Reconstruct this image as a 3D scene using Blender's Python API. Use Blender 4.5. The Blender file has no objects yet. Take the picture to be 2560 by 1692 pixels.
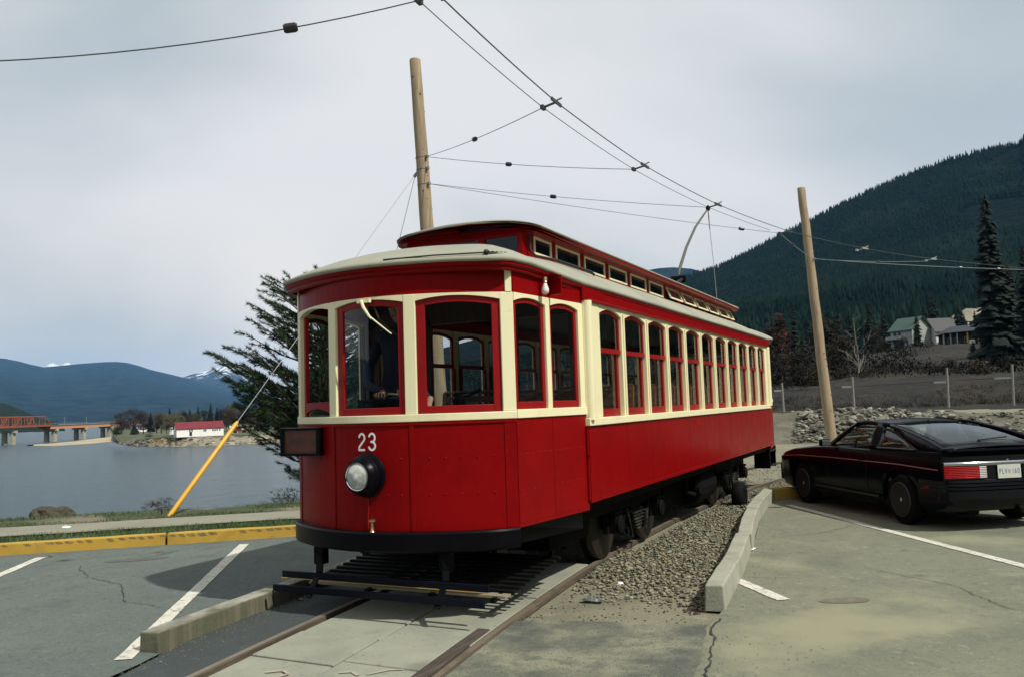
import bpy, bmesh, math, random
import numpy as np
from mathutils import Vector, Matrix, noise as mnoise

SC = bpy.context.scene
COL = SC.collection
R = math.radians
rng = random.Random(7)

# ------------------------------------------------------------------ camera
F_PX, YAW, PITCH, ROLL = 2122.07, R(26.5535), R(4.5342), R(1.9254)
CAM = Vector((3.9241, -6.879, 1.5714))
_fw = Vector((-math.sin(YAW)*math.cos(PITCH), math.cos(YAW)*math.cos(PITCH), math.sin(PITCH)))
_r0 = Vector((math.cos(YAW), math.sin(YAW), 0.0))
_u0 = _r0.cross(_fw)
_rt = _r0*math.cos(ROLL) - _u0*math.sin(ROLL)
_up = _u0*math.cos(ROLL) + _r0*math.sin(ROLL)
cd = bpy.data.cameras.new('camera')
cam = bpy.data.objects.new('camera', cd)
COL.objects.link(cam)
cd.sensor_width = 36.0
cd.lens = 36.0*F_PX/2560.0
cd.clip_start, cd.clip_end = 0.05, 40000
_m = Matrix((_rt, _up, -_fw)).transposed().to_4x4()
_m.translation = CAM
cam.matrix_world = _m
SC.camera = cam

# ------------------------------------------------------------------ light
SUN_AZ = math.atan2(0.975, -0.19)          # compass: x = sin, y = cos
SUN_EL = R(50)
w = bpy.data.worlds.new('World'); SC.world = w; w.use_nodes = True
wt = w.node_tree; wt.nodes.clear()
SKY_LOC = (-6.29, 0.23, 6.71)
def wn(t, **k):
    n = wt.nodes.new(t)
    for a, b in k.items(): setattr(n, a, b)
    return n
sky = wn('ShaderNodeTexSky', sky_type='NISHITA', sun_disc=False, sun_elevation=SUN_EL, sun_rotation=SUN_AZ)
sky.altitude, sky.air_density, sky.dust_density = 530, 1.0, 2.5
tc = wn('ShaderNodeTexCoord'); mp = wn('ShaderNodeMapping'); mp.inputs['Scale'].default_value = (1.0, 1.0, 1.7)
mp.inputs['Location'].default_value = SKY_LOC
nz = wn('ShaderNodeTexNoise'); nz.inputs['Scale'].default_value = 1.15; nz.inputs['Detail'].default_value = 5; nz.inputs['Roughness'].default_value = 0.42
nz.inputs['Distortion'].default_value = 0.35
rp = wn('ShaderNodeMapRange', interpolation_type='SMOOTHSTEP'); rp.inputs['From Min'].default_value = 0.30; rp.inputs['From Max'].default_value = 0.60
thin = wn('ShaderNodeMix', data_type='RGBA'); thin.inputs['Factor'].default_value = 0.85; thin.inputs['B'].default_value = (3.9, 4.75, 5.0, 1)
mx = wn('ShaderNodeMix', data_type='RGBA')
sp = wn('ShaderNodeSeparateXYZ'); el = wn('ShaderNodeMapRange', interpolation_type='SMOOTHSTEP'); el.inputs['From Min'].default_value = 0.02; el.inputs['From Max'].default_value = 0.30
dn = wn('ShaderNodeMix', data_type='RGBA'); dn.inputs['A'].default_value = (10.6, 9.6, 8.3, 1); dn.inputs['B'].default_value = (8.1, 8.1, 8.1, 1)
bg = wn('ShaderNodeBackground'); bg.inputs['Strength'].default_value = 0.1
wo = wn('ShaderNodeOutputWorld')
L = wt.links.new
L(tc.outputs['Generated'], mp.inputs['Vector']); L(mp.outputs[0], nz.inputs['Vector']); L(nz.outputs['Fac'], rp.inputs['Value'])
L(tc.outputs['Generated'], sp.inputs[0]); L(sp.outputs['Z'], el.inputs['Value']); L(el.outputs[0], dn.inputs['Factor']); L(dn.outputs['Result'], mx.inputs['B'])
L(sky.outputs[0], thin.inputs['A']); L(rp.outputs[0], mx.inputs['Factor']); L(thin.outputs['Result'], mx.inputs['A'])
L(mx.outputs['Result'], bg.inputs['Color']); L(bg.outputs[0], wo.inputs['Surface'])

sl = bpy.data.lights.new('sun', 'SUN'); sl.energy = 4.6; sl.angle = R(0.9); sl.color = (1.0, 0.96, 0.87)
so = bpy.data.objects.new('sun', sl); COL.objects.link(so)
_sd = Vector((math.sin(SUN_AZ)*math.cos(SUN_EL), math.cos(SUN_AZ)*math.cos(SUN_EL), math.sin(SUN_EL)))
so.rotation_euler = _sd.to_track_quat('Z', 'Y').to_euler()

SC.view_settings.view_transform = 'Standard'
try: SC.view_settings.look = 'None'
except Exception: pass
SC.view_settings.exposure = 0.05; SC.view_settings.gamma = 1.0
SC.view_settings.use_curve_mapping = False
SC.cycles.use_denoising = True
SC.cycles.max_bounces = 8; SC.cycles.transparent_max_bounces = 24
SC.cycles.volume_bounces = 0

# ------------------------------------------------------------------ picking points in the place
PX = 2560/2372.0                             # survey notes were taken on a 2372 wide print
def ray(u, v):
    return _fw*F_PX + _rt*(u*PX - 1280) - _up*(v*PX - 846)
def at(u, v, z=0.0):                         # where the sight line meets level z
    d = ray(u, v); t = (z - CAM.z)/d.z
    return CAM + d*t
def far(u, v, dist):                         # the sight line at a horizontal distance
    d = ray(u, v); t = dist/math.hypot(d.x, d.y)
    return CAM + d*t
def azel(u, v):
    d = ray(u, v)
    return math.atan2(d.x, d.y), d.z/math.hypot(d.x, d.y)

# ------------------------------------------------------------------ objects
def tag(o, label=None, cat=None, group=None, kind=None):
    if label: o['label'] = label
    if cat: o['category'] = cat
    if group: o['group'] = group
    if kind: o['kind'] = kind
    return o
def empty(name, loc, label=None, cat=None, group=None, kind=None, rz=0.0):
    o = bpy.data.objects.new(name, None); COL.objects.link(o)
    o.location = loc; o.rotation_euler = (0, 0, rz); o.empty_display_size = 0.2
    return tag(o, label, cat, group, kind)
ORIG = {}
def link(name, me, mat=None, parent=None, world=True):
    """world=True: mesh verts are in world coordinates even when parented."""
    o = bpy.data.objects.new(name, me); COL.objects.link(o)
    if mat and not me.materials: me.materials.append(mat)
    if parent is not None:
        o.parent = parent
        if world: o.matrix_parent_inverse = wmat(parent).inverted()
    return o
def wmat(o):
    m = Matrix.LocRotScale(o.location, o.rotation_euler, o.scale)
    if o.parent: m = wmat(o.parent) @ o.matrix_parent_inverse @ m
    return m
def copy_tree(o, parent=None, top=True):
    c = o.copy(); COL.objects.link(c)
    if parent is not None: c.parent = parent
    for ch in list(o.children): copy_tree(ch, c, False)
    return c

class MB:
    def __init__(s): s.v = []; s.f = []
    def add(s, vs, fs):
        b = len(s.v); s.v += [tuple(x) for x in vs]; s.f += [tuple(i+b for i in f) for f in fs]; return s
    def box(s, c, d, rz=0.0, M=None):
        x, y, z = d[0]/2, d[1]/2, d[2]/2
        vs = [Vector((a*x, b*y, e*z)) for a in (-1, 1) for b in (-1, 1) for e in (-1, 1)]
        if M is None: M = Matrix.Rotation(rz, 3, 'Z')
        vs = [M @ q + Vector(c) for q in vs]
        return s.add(vs, [(0,1,3,2), (4,6,7,5), (0,4,5,1), (2,3,7,6), (0,2,6,4), (1,5,7,3)])
    def bar(s, a, b, wx, wz):                # rectangular bar between two points
        a, b = Vector(a), Vector(b); d = b-a
        q = d.to_track_quat('Y', 'Z').to_matrix()
        return s.box((a+b)/2, (wx, d.length, wz), M=q)
    def tube(s, pts, r, n=8, cap=True):
        pts = [Vector(p) for p in pts]; m = len(pts)
        rs = r if isinstance(r, (list, tuple)) else [r]*m
        vs = []; up = None
        for i, p in enumerate(pts):
            d = (pts[min(i+1, m-1)] - pts[max(i-1, 0)]).normalized()
            a = Vector((0,0,1)) if abs(d.z) < 0.9 else Vector((1,0,0))
            if up is not None and abs(up.dot(d)) < 0.95: a = up
            e1 = (a - d*a.dot(d)).normalized(); e2 = d.cross(e1); up = e1
            for k in range(n):
                t = 2*math.pi*k/n
                vs.append(p + (e1*math.cos(t) + e2*math.sin(t))*rs[i])
        fs = [(i*n+k, i*n+(k+1) % n, (i+1)*n+(k+1) % n, (i+1)*n+k) for i in range(m-1) for k in range(n)]
        if cap: fs += [tuple(range(n-1, -1, -1)), tuple((m-1)*n+k for k in range(n))]
        return s.add(vs, fs)
    def lathe(s, prof, o=(0,0,0), axis='Z', n=20):   # profile of (r, h)
        o = Vector(o); vs = []
        for r, h in prof:
            for k in range(n):
                t = 2*math.pi*k/n; a, b = r*math.cos(t), r*math.sin(t)
                vs.append(o + Vector({'Z': (a, b, h), 'Y': (a, h, b), 'X': (h, a, b)}[axis]))
        m = len(prof)
        fs = [(i*n+k, i*n+(k+1) % n, (i+1)*n+(k+1) % n, (i+1)*n+k) for i in range(m-1) for k in range(n)]
        fs += [tuple(range(n)), tuple((m-1)*n+k for k in range(n))]
        return s.add(vs, fs)
    def prism(s, poly, off):                 # closed polygon swept by an offset
        n = len(poly); off = Vector(off)
        vs = [Vector(p) for p in poly] + [Vector(p)+off for p in poly]
        return s.add(vs, [tuple(range(n)), tuple(range(2*n-1, n-1, -1))] + [(i, (i+1) % n, n+(i+1) % n, n+i) for i in range(n)])
    def band(s, f, s0, s1, zl, zh, n0, n1, ns=1):
        """slab on a surface f(s,z,n): between z curves zl(s), zh(s), depth n0..n1."""
        zl_ = zl if callable(zl) else (lambda q: zl); zh_ = zh if callable(zh) else (lambda q: zh)
        vs = []
        for i in range(ns+1):
            q = s0 + (s1-s0)*i/ns
            a, b = zl_(q), zh_(q)
            vs += [f(q, a, n0), f(q, b, n0), f(q, b, n1), f(q, a, n1)]
        fs = []
        for i in range(ns):
            for k in range(4):
                fs.append((i*4+k, i*4+(k+1) % 4, (i+1)*4+(k+1) % 4, (i+1)*4+k))
        fs += [(0,1,2,3), (ns*4+3, ns*4+2, ns*4+1, ns*4)]
        return s.add(vs, fs)
    def grid(s, rows, close=False):          # list of rows of points
        n = len(rows[0]); vs = [p for r in rows for p in r]
        fs = [(i*n+k, i*n+k+1, (i+1)*n+k+1, (i+1)*n+k) for i in range(len(rows)-1) for k in range(n-1)]
        return s.add(vs, fs)
    def mesh(s, name, smooth=False, recalc=True):
        me = bpy.data.meshes.new(name); me.from_pydata([tuple(q) for q in s.v], [], s.f)
        if recalc:
            bm = bmesh.new(); bm.from_mesh(me); bmesh.ops.recalc_face_normals(bm, faces=bm.faces); bm.to_mesh(me); bm.free()
        if smooth:
            me.polygons.foreach_set('use_smooth', [True]*len(me.polygons))
        me.update(); return me
    def build(s, name, mat, parent=None, smooth=False, bevel=0.0, world=True, label=None, cat=None, group=None, kind=None, recalc=True, seg=2, angle=None):
        me = s.mesh(name, smooth, recalc); o = link(name, me, mat, parent, world)
        if bevel:
            b = o.modifiers.new('bevel', 'BEVEL'); b.width = bevel; b.segments = seg; b.limit_method = 'ANGLE'; b.angle_limit = R(35)
        if smooth and angle:
            e = o.modifiers.new('split', 'EDGE_SPLIT'); e.split_angle = R(angle)
        return tag(o, label, cat, group, kind)

def np_mesh(name, V, Fc, k):                 # fast mesh: all faces have k corners
    me = bpy.data.meshes.new(name)
    V = np.asarray(V, np.float32); Fc = np.asarray(Fc, np.int32)
    me.vertices.add(len(V)); me.vertices.foreach_set('co', V.ravel())
    me.loops.add(Fc.size); me.loops.foreach_set('vertex_index', Fc.ravel())
    me.polygons.add(len(Fc)); me.polygons.foreach_set('loop_start', np.arange(0, Fc.size, k, dtype=np.int32))
    me.polygons.foreach_set('loop_total', np.full(len(Fc), k, np.int32))
    me.update(calc_edges=True); me.validate(); return me

# ------------------------------------------------------------------ materials
def new_mat(name):
    m = bpy.data.materials.new(name); m.use_nodes = True
    nt = m.node_tree; b = nt.nodes['Principled BSDF']
    return m, nt, b
def node(nt, t, **k):
    n = nt.nodes.new(t)
    for a, b in k.items(): setattr(n, a, b)
    return n
def c4(c): return (c[0], c[1], c[2], 1)
def nzn(nt, vec, scale, detail=4, rough=0.6, dist=0.0):
    n = node(nt, 'ShaderNodeTexNoise'); n.inputs['Scale'].default_value = scale; n.inputs['Detail'].default_value = detail
    n.inputs['Roughness'].default_value = rough; n.inputs['Distortion'].default_value = dist
    nt.links.new(vec, n.inputs['Vector']); return n.outputs['Fac']
def ramp(nt, fac, a, b):
    n = node(nt, 'ShaderNodeMapRange', interpolation_type='SMOOTHSTEP'); n.inputs['From Min'].default_value = a; n.inputs['From Max'].default_value = b
    nt.links.new(fac, n.inputs['Value']); return n.outputs[0]
def mixc(nt, fac, a, b):
    n = node(nt, 'ShaderNodeMix', data_type='RGBA')
    nt.links.new(fac, n.inputs['Factor'])
    for key, q in (('A', a), ('B', b)):
        if isinstance(q, (tuple, list)): n.inputs[key].default_value = c4(q)
        else: nt.links.new(q, n.inputs[key])
    return n.outputs['Result']
def mat(name, base, rough=0.6, layers=(), bump=None, metal=0.0, spec=0.5, coat=0.0, stretch=None, coords='Object', rvar=0.0, gain=None):
    if gain:
        g_ = lambda c: tuple(x*y for x, y in zip(c, gain)); base = g_(base); layers = [(g_(l[0]),)+tuple(l[1:]) for l in layers]
    """layers: (colour, scale, lo, hi[, detail]) laid over base where noise passes lo..hi"""
    m, nt, b = new_mat(name)
    tcn = node(nt, 'ShaderNodeTexCoord'); vec = tcn.outputs[coords]
    if stretch:
        mpn = node(nt, 'ShaderNodeMapping'); mpn.inputs['Scale'].default_value = stretch
        nt.links.new(vec, mpn.inputs['Vector']); vec = mpn.outputs[0]
    c = None
    for i, l in enumerate(layers):
        f = ramp(nt, nzn(nt, vec, l[1], l[4] if len(l) > 4 else 5), l[2], l[3])
        c = mixc(nt, f, base if c is None else c, l[0])
    if c is None: b.inputs['Base Color'].default_value = c4(base)
    else: nt.links.new(c, b.inputs['Base Color'])
    b.inputs['Roughness'].default_value = rough; b.inputs['Metallic'].default_value = metal
    if rvar:
        mr = node(nt, 'ShaderNodeMapRange'); mr.inputs['To Min'].default_value = max(rough-rvar, 0.02); mr.inputs['To Max'].default_value = rough+rvar
        nt.links.new(nzn(nt, vec, 3.0, 4), mr.inputs['Value']); nt.links.new(mr.outputs[0], b.inputs['Roughness'])
    b.inputs['Specular IOR Level'].default_value = spec
    if coat: b.inputs['Coat Weight'].default_value = coat; b.inputs['Coat Roughness'].default_value = 0.05
    if bump:
        bn = node(nt, 'ShaderNodeBump'); bn.inputs['Strength'].default_value = bump[1]; bn.inputs['Distance'].default_value = bump[2] if len(bump) > 2 else 0.01
        nt.links.new(nzn(nt, vec, bump[0], 5), bn.inputs['Height']); nt.links.new(bn.outputs[0], b.inputs['Normal'])
    return m
def glass_mat(name, tint, rough=0.0):
    m, nt, b = new_mat(name); nt.nodes.remove(b)
    out = nt.nodes['Material Output']
    tr = node(nt, 'ShaderNodeBsdfTransparent'); tr.inputs[0].default_value = c4(tint)
    gl = node(nt, 'ShaderNodeBsdfGlossy'); gl.inputs['Roughness'].default_value = rough; gl.inputs['Color'].default_value = (1, 1, 1, 1)
    fr = node(nt, 'ShaderNodeFresnel'); fr.inputs['IOR'].default_value = 1.52
    tcn = node(nt, 'ShaderNodeTexCoord'); bn = node(nt, 'ShaderNodeBump'); bn.inputs['Strength'].default_value = 0.04; bn.inputs['Distance'].default_value = 0.01
    nt.links.new(nzn(nt, tcn.outputs['Object'], 2.2, 2), bn.inputs['Height']); nt.links.new(bn.outputs[0], gl.inputs['Normal'])
    mx_ = node(nt, 'ShaderNodeMixShader')
    nt.links.new(tr.outputs[0], mx_.inputs[1]); nt.links.new(gl.outputs[0], mx_.inputs[2])
    geo = node(nt, 'ShaderNodeNewGeometry'); inv = node(nt, 'ShaderNodeMath', operation='SUBTRACT'); inv.inputs[0].default_value = 1.0; nt.links.new(geo.outputs['Backfacing'], inv.inputs[1])
    pr = node(nt, 'ShaderNodeMath', operation='MULTIPLY'); nt.links.new(fr.outputs[0], pr.inputs[0]); nt.links.new(inv.outputs[0], pr.inputs[1]); nt.links.new(pr.outputs[0], mx_.inputs[0])
    nt.links.new(mx_.outputs[0], out.inputs['Surface'])
    return m

RED = mat('red_paint', (0.20, 0.0012, 0.002), 0.34, [((0.160, 0.001, 0.002), 1.6, 0.45, 0.75), ((0.215, 0.003, 0.004), 22, 0.5, 0.8)], (60, 0.05, 0.004), rvar=0.12, spec=.10)
SASH = mat('sash_red', (0.235, 0.004, 0.005), 0.38, [((0.19, 0.004, 0.006), 5, 0.45, 0.7)], rvar=0.08, spec=.25)
CREAM = mat('cream_paint', (0.74, 0.68, 0.43), 0.42, [((0.66, 0.60, 0.37), 3.5, 0.5, 0.8), ((0.50, 0.45, 0.30), 14, 0.66, 0.85)], (40, 0.05, 0.004), gain=(1.02, 1.04, 1.04))
CANVAS = mat('roof_canvas', (0.30, 0.285, 0.225), 0.92, [((0.235, 0.23, 0.19), 1.1, 0.42, 0.72), ((0.33, 0.32, 0.27), 7, 0.5, 0.8), ((0.17, 0.17, 0.15), 30, 0.62, 0.8)], (55, 0.35, 0.006), gain=(0.96, 1, 0.98))
BLACK = mat('black_paint', (0.0025, 0.0025, 0.004), 0.30, [((0.006, 0.006, 0.007), 4, 0.5, 0.8)], (30, 0.08, 0.004), spec=.09)
IRON = mat('grimy_iron', (0.004, 0.004, 0.004), 0.75, [((0.020, 0.018, 0.013), 9, 0.6, 0.85)], (40, 0.4, 0.004), spec=.1)
SPRING = mat('dusty_spring_steel', (0.050, 0.050, 0.038), 0.75, [((0.006, 0.006, 0.005), 7, 0.42, 0.58)], spec=.1)
STEEL = mat('wheel_tread_steel', (0.035, 0.028, 0.022), 0.5, metal=0.5)
DARKWOOD = mat('dark_varnished_wood', (0.055, 0.018, 0.007), 0.45, [((0.10, 0.032, 0.010), 6, 0.4, 0.75)], stretch=(6, 6, 0.6))
BENCHWOOD = mat('bench_wood', (0.20, 0.085, 0.030), 0.5, [((0.12, 0.045, 0.018), 5, 0.4, 0.7)], stretch=(6, 0.7, 6))
LINING = mat('dark_ceiling_lining', (0.022, 0.014, 0.009), 0.6)
GLASS = glass_mat('window_glass', (0.90, 0.92, 0.92))
GLASSD = glass_mat('old_dull_glass', (0.62, 0.62, 0.60), 0.03)
LENS = mat('lamp_lens', (0.62, 0.62, 0.55), 0.10, [((0.30, 0.32, 0.30), 7, 0.42, 0.62)], (9, 0.5, 0.01), spec=0.9, coat=0.8)
CHROME = mat('chrome', (0.75, 0.75, 0.75), 0.15, metal=1.0)
BRASS = mat('brass', (0.55, 0.45, 0.25), 0.35, metal=1.0)
WHITE = mat('white_paint', (0.80, 0.79, 0.74), 0.5)
SIGNRED = mat('sign_red', (0.14, 0.012, 0.008), 0.5, [((0.22, 0.04, 0.02), 5, 0.55, 0.8)], spec=.2)
INK = mat('sign_ink', (0.006, 0.004, 0.005), 0.6)
BULB = mat('frosted_bulb', (0.72, 0.70, 0.68), 0.12, coat=0.6)
CABLE = mat('black_cable', (0.012, 0.012, 0.012), 0.6)

# ================================================================== THE GROUND
def track_x(y, off=0.0): return -0.0957 + off + (y-4.366)**2/91.49
ASPH = mat('weathered_asphalt', (0.138, 0.143, 0.126), 0.92,
           [((0.172, 0.170, 0.142), 0.55, 0.42, 0.70), ((0.105, 0.108, 0.10), 1.7, 0.5, 0.75), ((0.205, 0.20, 0.17), 5, 0.6, 0.85), ((0.07, 0.072, 0.068), 34, 0.54, 0.70, 8), ((0.27, 0.265, 0.23), 48, 0.58, 0.72, 8), ((0.095, 0.098, 0.092), 9, 0.56, 0.74, 8), ((0.23, 0.225, 0.19), 14, 0.60, 0.76, 8)], (120, 0.6, 0.008), gain=(0.66, 0.78, 0.78))
ASPHD = mat('dusty_asphalt', (0.19, 0.182, 0.145), 0.93,
            [((0.145, 0.142, 0.122), 0.8, 0.45, 0.72), ((0.25, 0.232, 0.182), 1.9, 0.5, 0.78), ((0.12, 0.12, 0.108), 4.5, 0.55, 0.8), ((0.10, 0.097, 0.084), 36, 0.55, 0.72, 8), ((0.31, 0.29, 0.235), 50, 0.58, 0.72, 8), ((0.135, 0.13, 0.11), 7, 0.55, 0.72, 8), ((0.275, 0.255, 0.20), 11, 0.56, 0.74, 8), ((0.29, 0.262, 0.195), .45, 0.52, 0.68, 7)], (120, 0.6, 0.008), gain=(0.82, 0.89, 0.76))
PATCHM = mat('fresh_dark_asphalt', (0.062, 0.066, 0.066), 0.9,
             [((0.10, 0.10, 0.09), 2.2, 0.5, 0.75), ((0.18, 0.17, 0.14), 6, 0.62, 0.85), ((0.03, 0.03, 0.03), 80, 0.5, 0.7), ((0.20, 0.195, 0.18), 120, 0.63, 0.76)], (100, 0.9, 0.012), gain=(0.7, 0.82, 0.82))
PATCHR = mat('dusty_dark_patch', (0.082, 0.085, 0.08), 0.92,
             [((0.24, 0.22, 0.17), 1.3, 0.42, 0.62), ((0.13, 0.125, 0.105), 7, 0.45, 0.7), ((0.04, 0.04, 0.04), 80, 0.52, 0.7), ((0.3, 0.28, 0.23), 120, 0.63, 0.76)], (100, 0.8, 0.01), gain=(0.9, 0.97, 0.85))
DIRT = mat('pale_dirt', (0.235, 0.205, 0.148), 0.97,
           [((0.18, 0.158, 0.115), 1.1, 0.42, 0.7), ((0.29, 0.262, 0.205), 5, 0.5, 0.8), ((0.10, 0.088, 0.065), 26, 0.56, 0.74), ((0.36, 0.33, 0.27), 60, 0.62, 0.78)], (50, 0.9, 0.02), gain=(0.85, 0.92, 0.84))
CONC = mat('track_concrete', (0.335, 0.325, 0.262), 0.88,
           [((0.27, 0.268, 0.225), 1.6, 0.42, 0.7), ((0.39, 0.372, 0.30), 4, 0.5, 0.8), ((0.20, 0.195, 0.16), 22, 0.58, 0.72, 8), ((0.38, 0.29, 0.16), 2.3, 0.66, 0.82), ((0.19, 0.185, 0.155), 1.1, 0.56, 0.72, 8), ((0.14, 0.135, 0.11), 55, 0.66, 0.76)], (70, 0.35, 0.006), gain=(0.76, 0.8, 0.75))
CURBC = mat('kerb_concrete', (0.36, 0.345, 0.285), 0.9, [((0.27, 0.262, 0.215), 3, 0.42, 0.7), ((0.16, 0.15, 0.12), 16, 0.6, 0.8), ((0.42, 0.40, 0.34), 60, 0.55, 0.8)], (45, 0.5, 0.008), gain=(0.84, 0.88, 0.82))
RUST = mat('rusty_rail', (0.085, 0.062, 0.043), 0.75, [((0.16, 0.115, 0.075), 3, 0.45, 0.72), ((0.045, 0.035, 0.028), 9, 0.5, 0.75)], (40, 0.4, 0.006), stretch=(3, 0.5, 3), gain=(0.75, 0.8, 0.8))
RAILTOP = mat('worn_rail_top', (0.20, 0.165, 0.12), 0.5, [((0.10, 0.08, 0.06), 3, 0.5, 0.75)], metal=0.3)
LINE = mat('parking_paint', (0.56, 0.54, 0.46), 0.8, [((0.40, 0.385, 0.32), 7, 0.45, 0.7), ((0.17, 0.165, 0.14), 28, 0.57, 0.66)], (80, 0.4, 0.006))
def worn_yellow():
    m, nt, b = new_mat('worn_yellow_paint')
    tcn = node(nt, 'ShaderNodeTexCoord'); v = tcn.outputs['Object']
    c = mixc(nt, ramp(nt, nzn(nt, v, 2.2, 5), 0.42, 0.72), (0.41, 0.255, 0.030), (0.33, 0.20, 0.028))
    c = mixc(nt, ramp(nt, nzn(nt, v, 9, 6), 0.62, 0.74), c, (0.22, 0.18, 0.10))
    c = mixc(nt, ramp(nt, nzn(nt, v, 40, 4), 0.6, 0.75), c, (0.30, 0.20, 0.06))
    nt.links.new(c, b.inputs['Base Color']); b.inputs['Roughness'].default_value = 0.75
    bn = node(nt, 'ShaderNodeBump'); bn.inputs['Strength'].default_value = 0.4; bn.inputs['Distance'].default_value = 0.006
    nt.links.new(nzn(nt, v, 50, 4), bn.inputs['Height']); nt.links.new(bn.outputs[0], b.inputs['Normal'])
    return m
YELLOW = worn_yellow()
KERBMARK = mat('tyre_scuff', (0.15, 0.115, 0.045), 0.85, [((0.30, 0.20, 0.05), 20, 0.45, 0.7)])

# lake side: line along the yellow kerb
KO = Vector((-6.28, -0.41, 0)); KT = Vector((0.768, 0.640, 0)).normalized(); KN = Vector((-KT.y, KT.x, 0))
def kp(s, n, z=0.0): q = KO + KT*s + KN*n; return Vector((q.x, q.y, z))
WATER_Z = -10.0
EDGE = 3.35

def sheet(name, pts, z, mtl, **k):
    mb = MB(); mb.add([(p[0], p[1], z) for p in pts], [tuple(range(len(pts)))])
    me = mb.mesh(name, recalc=False)
    o = link(name, me, mtl)
    if me.polygons[0].normal.z < 0: me.flip_normals()
    return tag(o, **k)

# the land: one sheet out to the horizon on the landward side of the lake bank
def polar(az, d): return (CAM.x + d*math.sin(az), CAM.y + d*math.cos(az))
sheet('ground', [kp(-900, EDGE-0.25)[:2], kp(3.6, EDGE-0.25)[:2], kp(4.6, 4.6)[:2], kp(5.6, 7.4)[:2], polar(-R(26), 30), polar(-R(24), 120), polar(-R(22), 900), polar(R(40), 900), polar(R(90), 1200), kp(900, -2600)[:2], kp(-900, -2600)[:2]], -0.05, DIRT,
      label='pale dirt ground around the tracks and car parks', kind='structure')
sheet('parking_lot', [kp(-14, 0.02)[:2], kp(4.85, 0.02)[:2], (-1.10, 2.6), (-1.02, 0.4), (-0.93, -2.6), (-0.82, -2.95), (-0.42, -5.0), (0.5, -11), (-3, -16)], -0.012, ASPH,
      label='grey asphalt car park between the yellow kerb and the tracks', kind='structure')
sheet('parking_lot', [(2.37, -0.9), (2.36, -0.35), (2.05, 2.4), (1.72, 4.6), (1.50, 6.9), (5.2, 10.1), (16, 18), (30, 0), (14, -16), (2.3, -14), (2.5, -4)], -0.012, ASPHD,
      label='dusty asphalt car park under the black car', kind='structure')
lx = lambda y: track_x(y, -0.7525)
ys = [3.0, 1.5, 0.4, -0.8, -1.6, -2.4, -3.2, -4.0, -5.5, -8]
sheet('asphalt_patch', [(lx(y)-0.055, y) for y in ys] + [(lx(y)-0.60+(0.12 if y < -2.7 else 0), y) for y in reversed(ys)], -0.007, PATCHM,
      label='strip of fresh dark asphalt along the left rail', kind='structure')
sheet('asphalt_patch', [*[(1.02+1.34*i/40, -1.17+.36*(i/40)**.8+.035*mnoise.noise(Vector((i*.45, 3, 1)))+.012*mnoise.noise(Vector((i*1.7, 3, 1)))) for i in range(41)], *[(2.37+.72*(i/60)+.022*mnoise.noise(Vector((i*.5, 9, 1)))+.012*mnoise.noise(Vector((i*1.9, 9, 1))), -.86-4.1*(i/60)) for i in range(1, 61)], (3.2, -8), (1.75, -8), (1.5, -4.5), (1.22, -2.6), (1.03, -1.6)], -0.007, PATCHR,
      label='dusty dark asphalt patch beside the right rail', kind='structure')

# painted lines
def line(a, b, wd, lab):
    a, b = Vector((*a, 0)), Vector((*b, 0)); d = (b-a).normalized(); n = Vector((-d.y, d.x, 0))*wd/2
    mb = MB(); k = 24; r1 = random.Random(int(a.x*100))
    lo = []; hi = []
    for i in range(k+1):
        q = a.lerp(b, i/k); e1 = 1+r1.uniform(-.08, .08); e2 = 1+r1.uniform(-.08, .08)
        lo.append((q.x-n.x*e1, q.y-n.y*e1, -0.006)); hi.append((q.x+n.x*e2, q.y+n.y*e2, -0.006))
    mb.grid([lo, hi]); o = mb.build('parking_line', LINE, label=lab, kind='structure', recalc=False)
    if o.data.polygons[0].normal.z < 0: o.data.flip_normals()
line((-3.84, 1.10), (-1.00, -2.92), 0.115, 'white parking line running past the end of the left kerb')
line((-5.60, -0.35), (-2.77, -4.36), 0.11, 'white parking line at the left edge of the photo')
line((2.22, 0.76), (2.73, 0.11), 0.115, 'short white parking line stub beside the right kerb')
line((1.84, 6.18), (7.0, -1.79), 0.115, 'long white parking line beside the black car')

# cracks and stains in the paving
CRACK = mat('crack_dark', (0.028, 0.027, 0.024), .95)
def crack(pts, wd, lab, seed, z=-0.0045):
    r1 = random.Random(seed); P = [Vector((*q, z)) for q in pts]; Q = []
    for a, b in zip(P, P[1:]):
        n = max(2, int((b-a).length/.05)); Q += [a.lerp(b, i/n) for i in range(n)]
    Q.append(P[-1]); lo, hi = [], []; o = 0
    for i, q in enumerate(Q):
        d = (Q[min(i+1, len(Q)-1)]-Q[max(i-1, 0)]).normalized(); nn = Vector((-d.y, d.x, 0)); o = o*.75+r1.gauss(0, .010); w2 = wd*r1.uniform(.25, 1.0)*.5
        lo.append(q+nn*(o-w2)); hi.append(q+nn*(o+w2))
    mb = MB(); mb.grid([lo, hi]); ob = mb.build('pavement_crack', CRACK, recalc=False, label=lab, kind='structure')
    if ob.data.polygons[0].normal.z < 0: ob.data.flip_normals()
crack([(2.39, -.62), (2.40, -.9), (2.47, -1.2), (2.53, -1.5), (2.64, -2.0), (2.74, -2.5)], .020, 'dark crack running from the end of the nearest kerb along the edge of the patch', 1)
crack([(-4.6, -.6), (-3.9, -1.0), (-3.2, -1.15), (-2.5, -1.7), (-1.7, -1.8)], .010, 'thin crack across the car park left of the tracks', 2)
crack([(3.2, 1.6), (3.9, 1.1), (4.3, .3), (5.0, .0)], .010, 'thin crack in the dusty car park in front of the black car', 3)
crack([(2.2, 3.2), (2.6, 3.6), (2.9, 4.3)], .010, 'thin crack beside the middle kerb block', 4)
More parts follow.
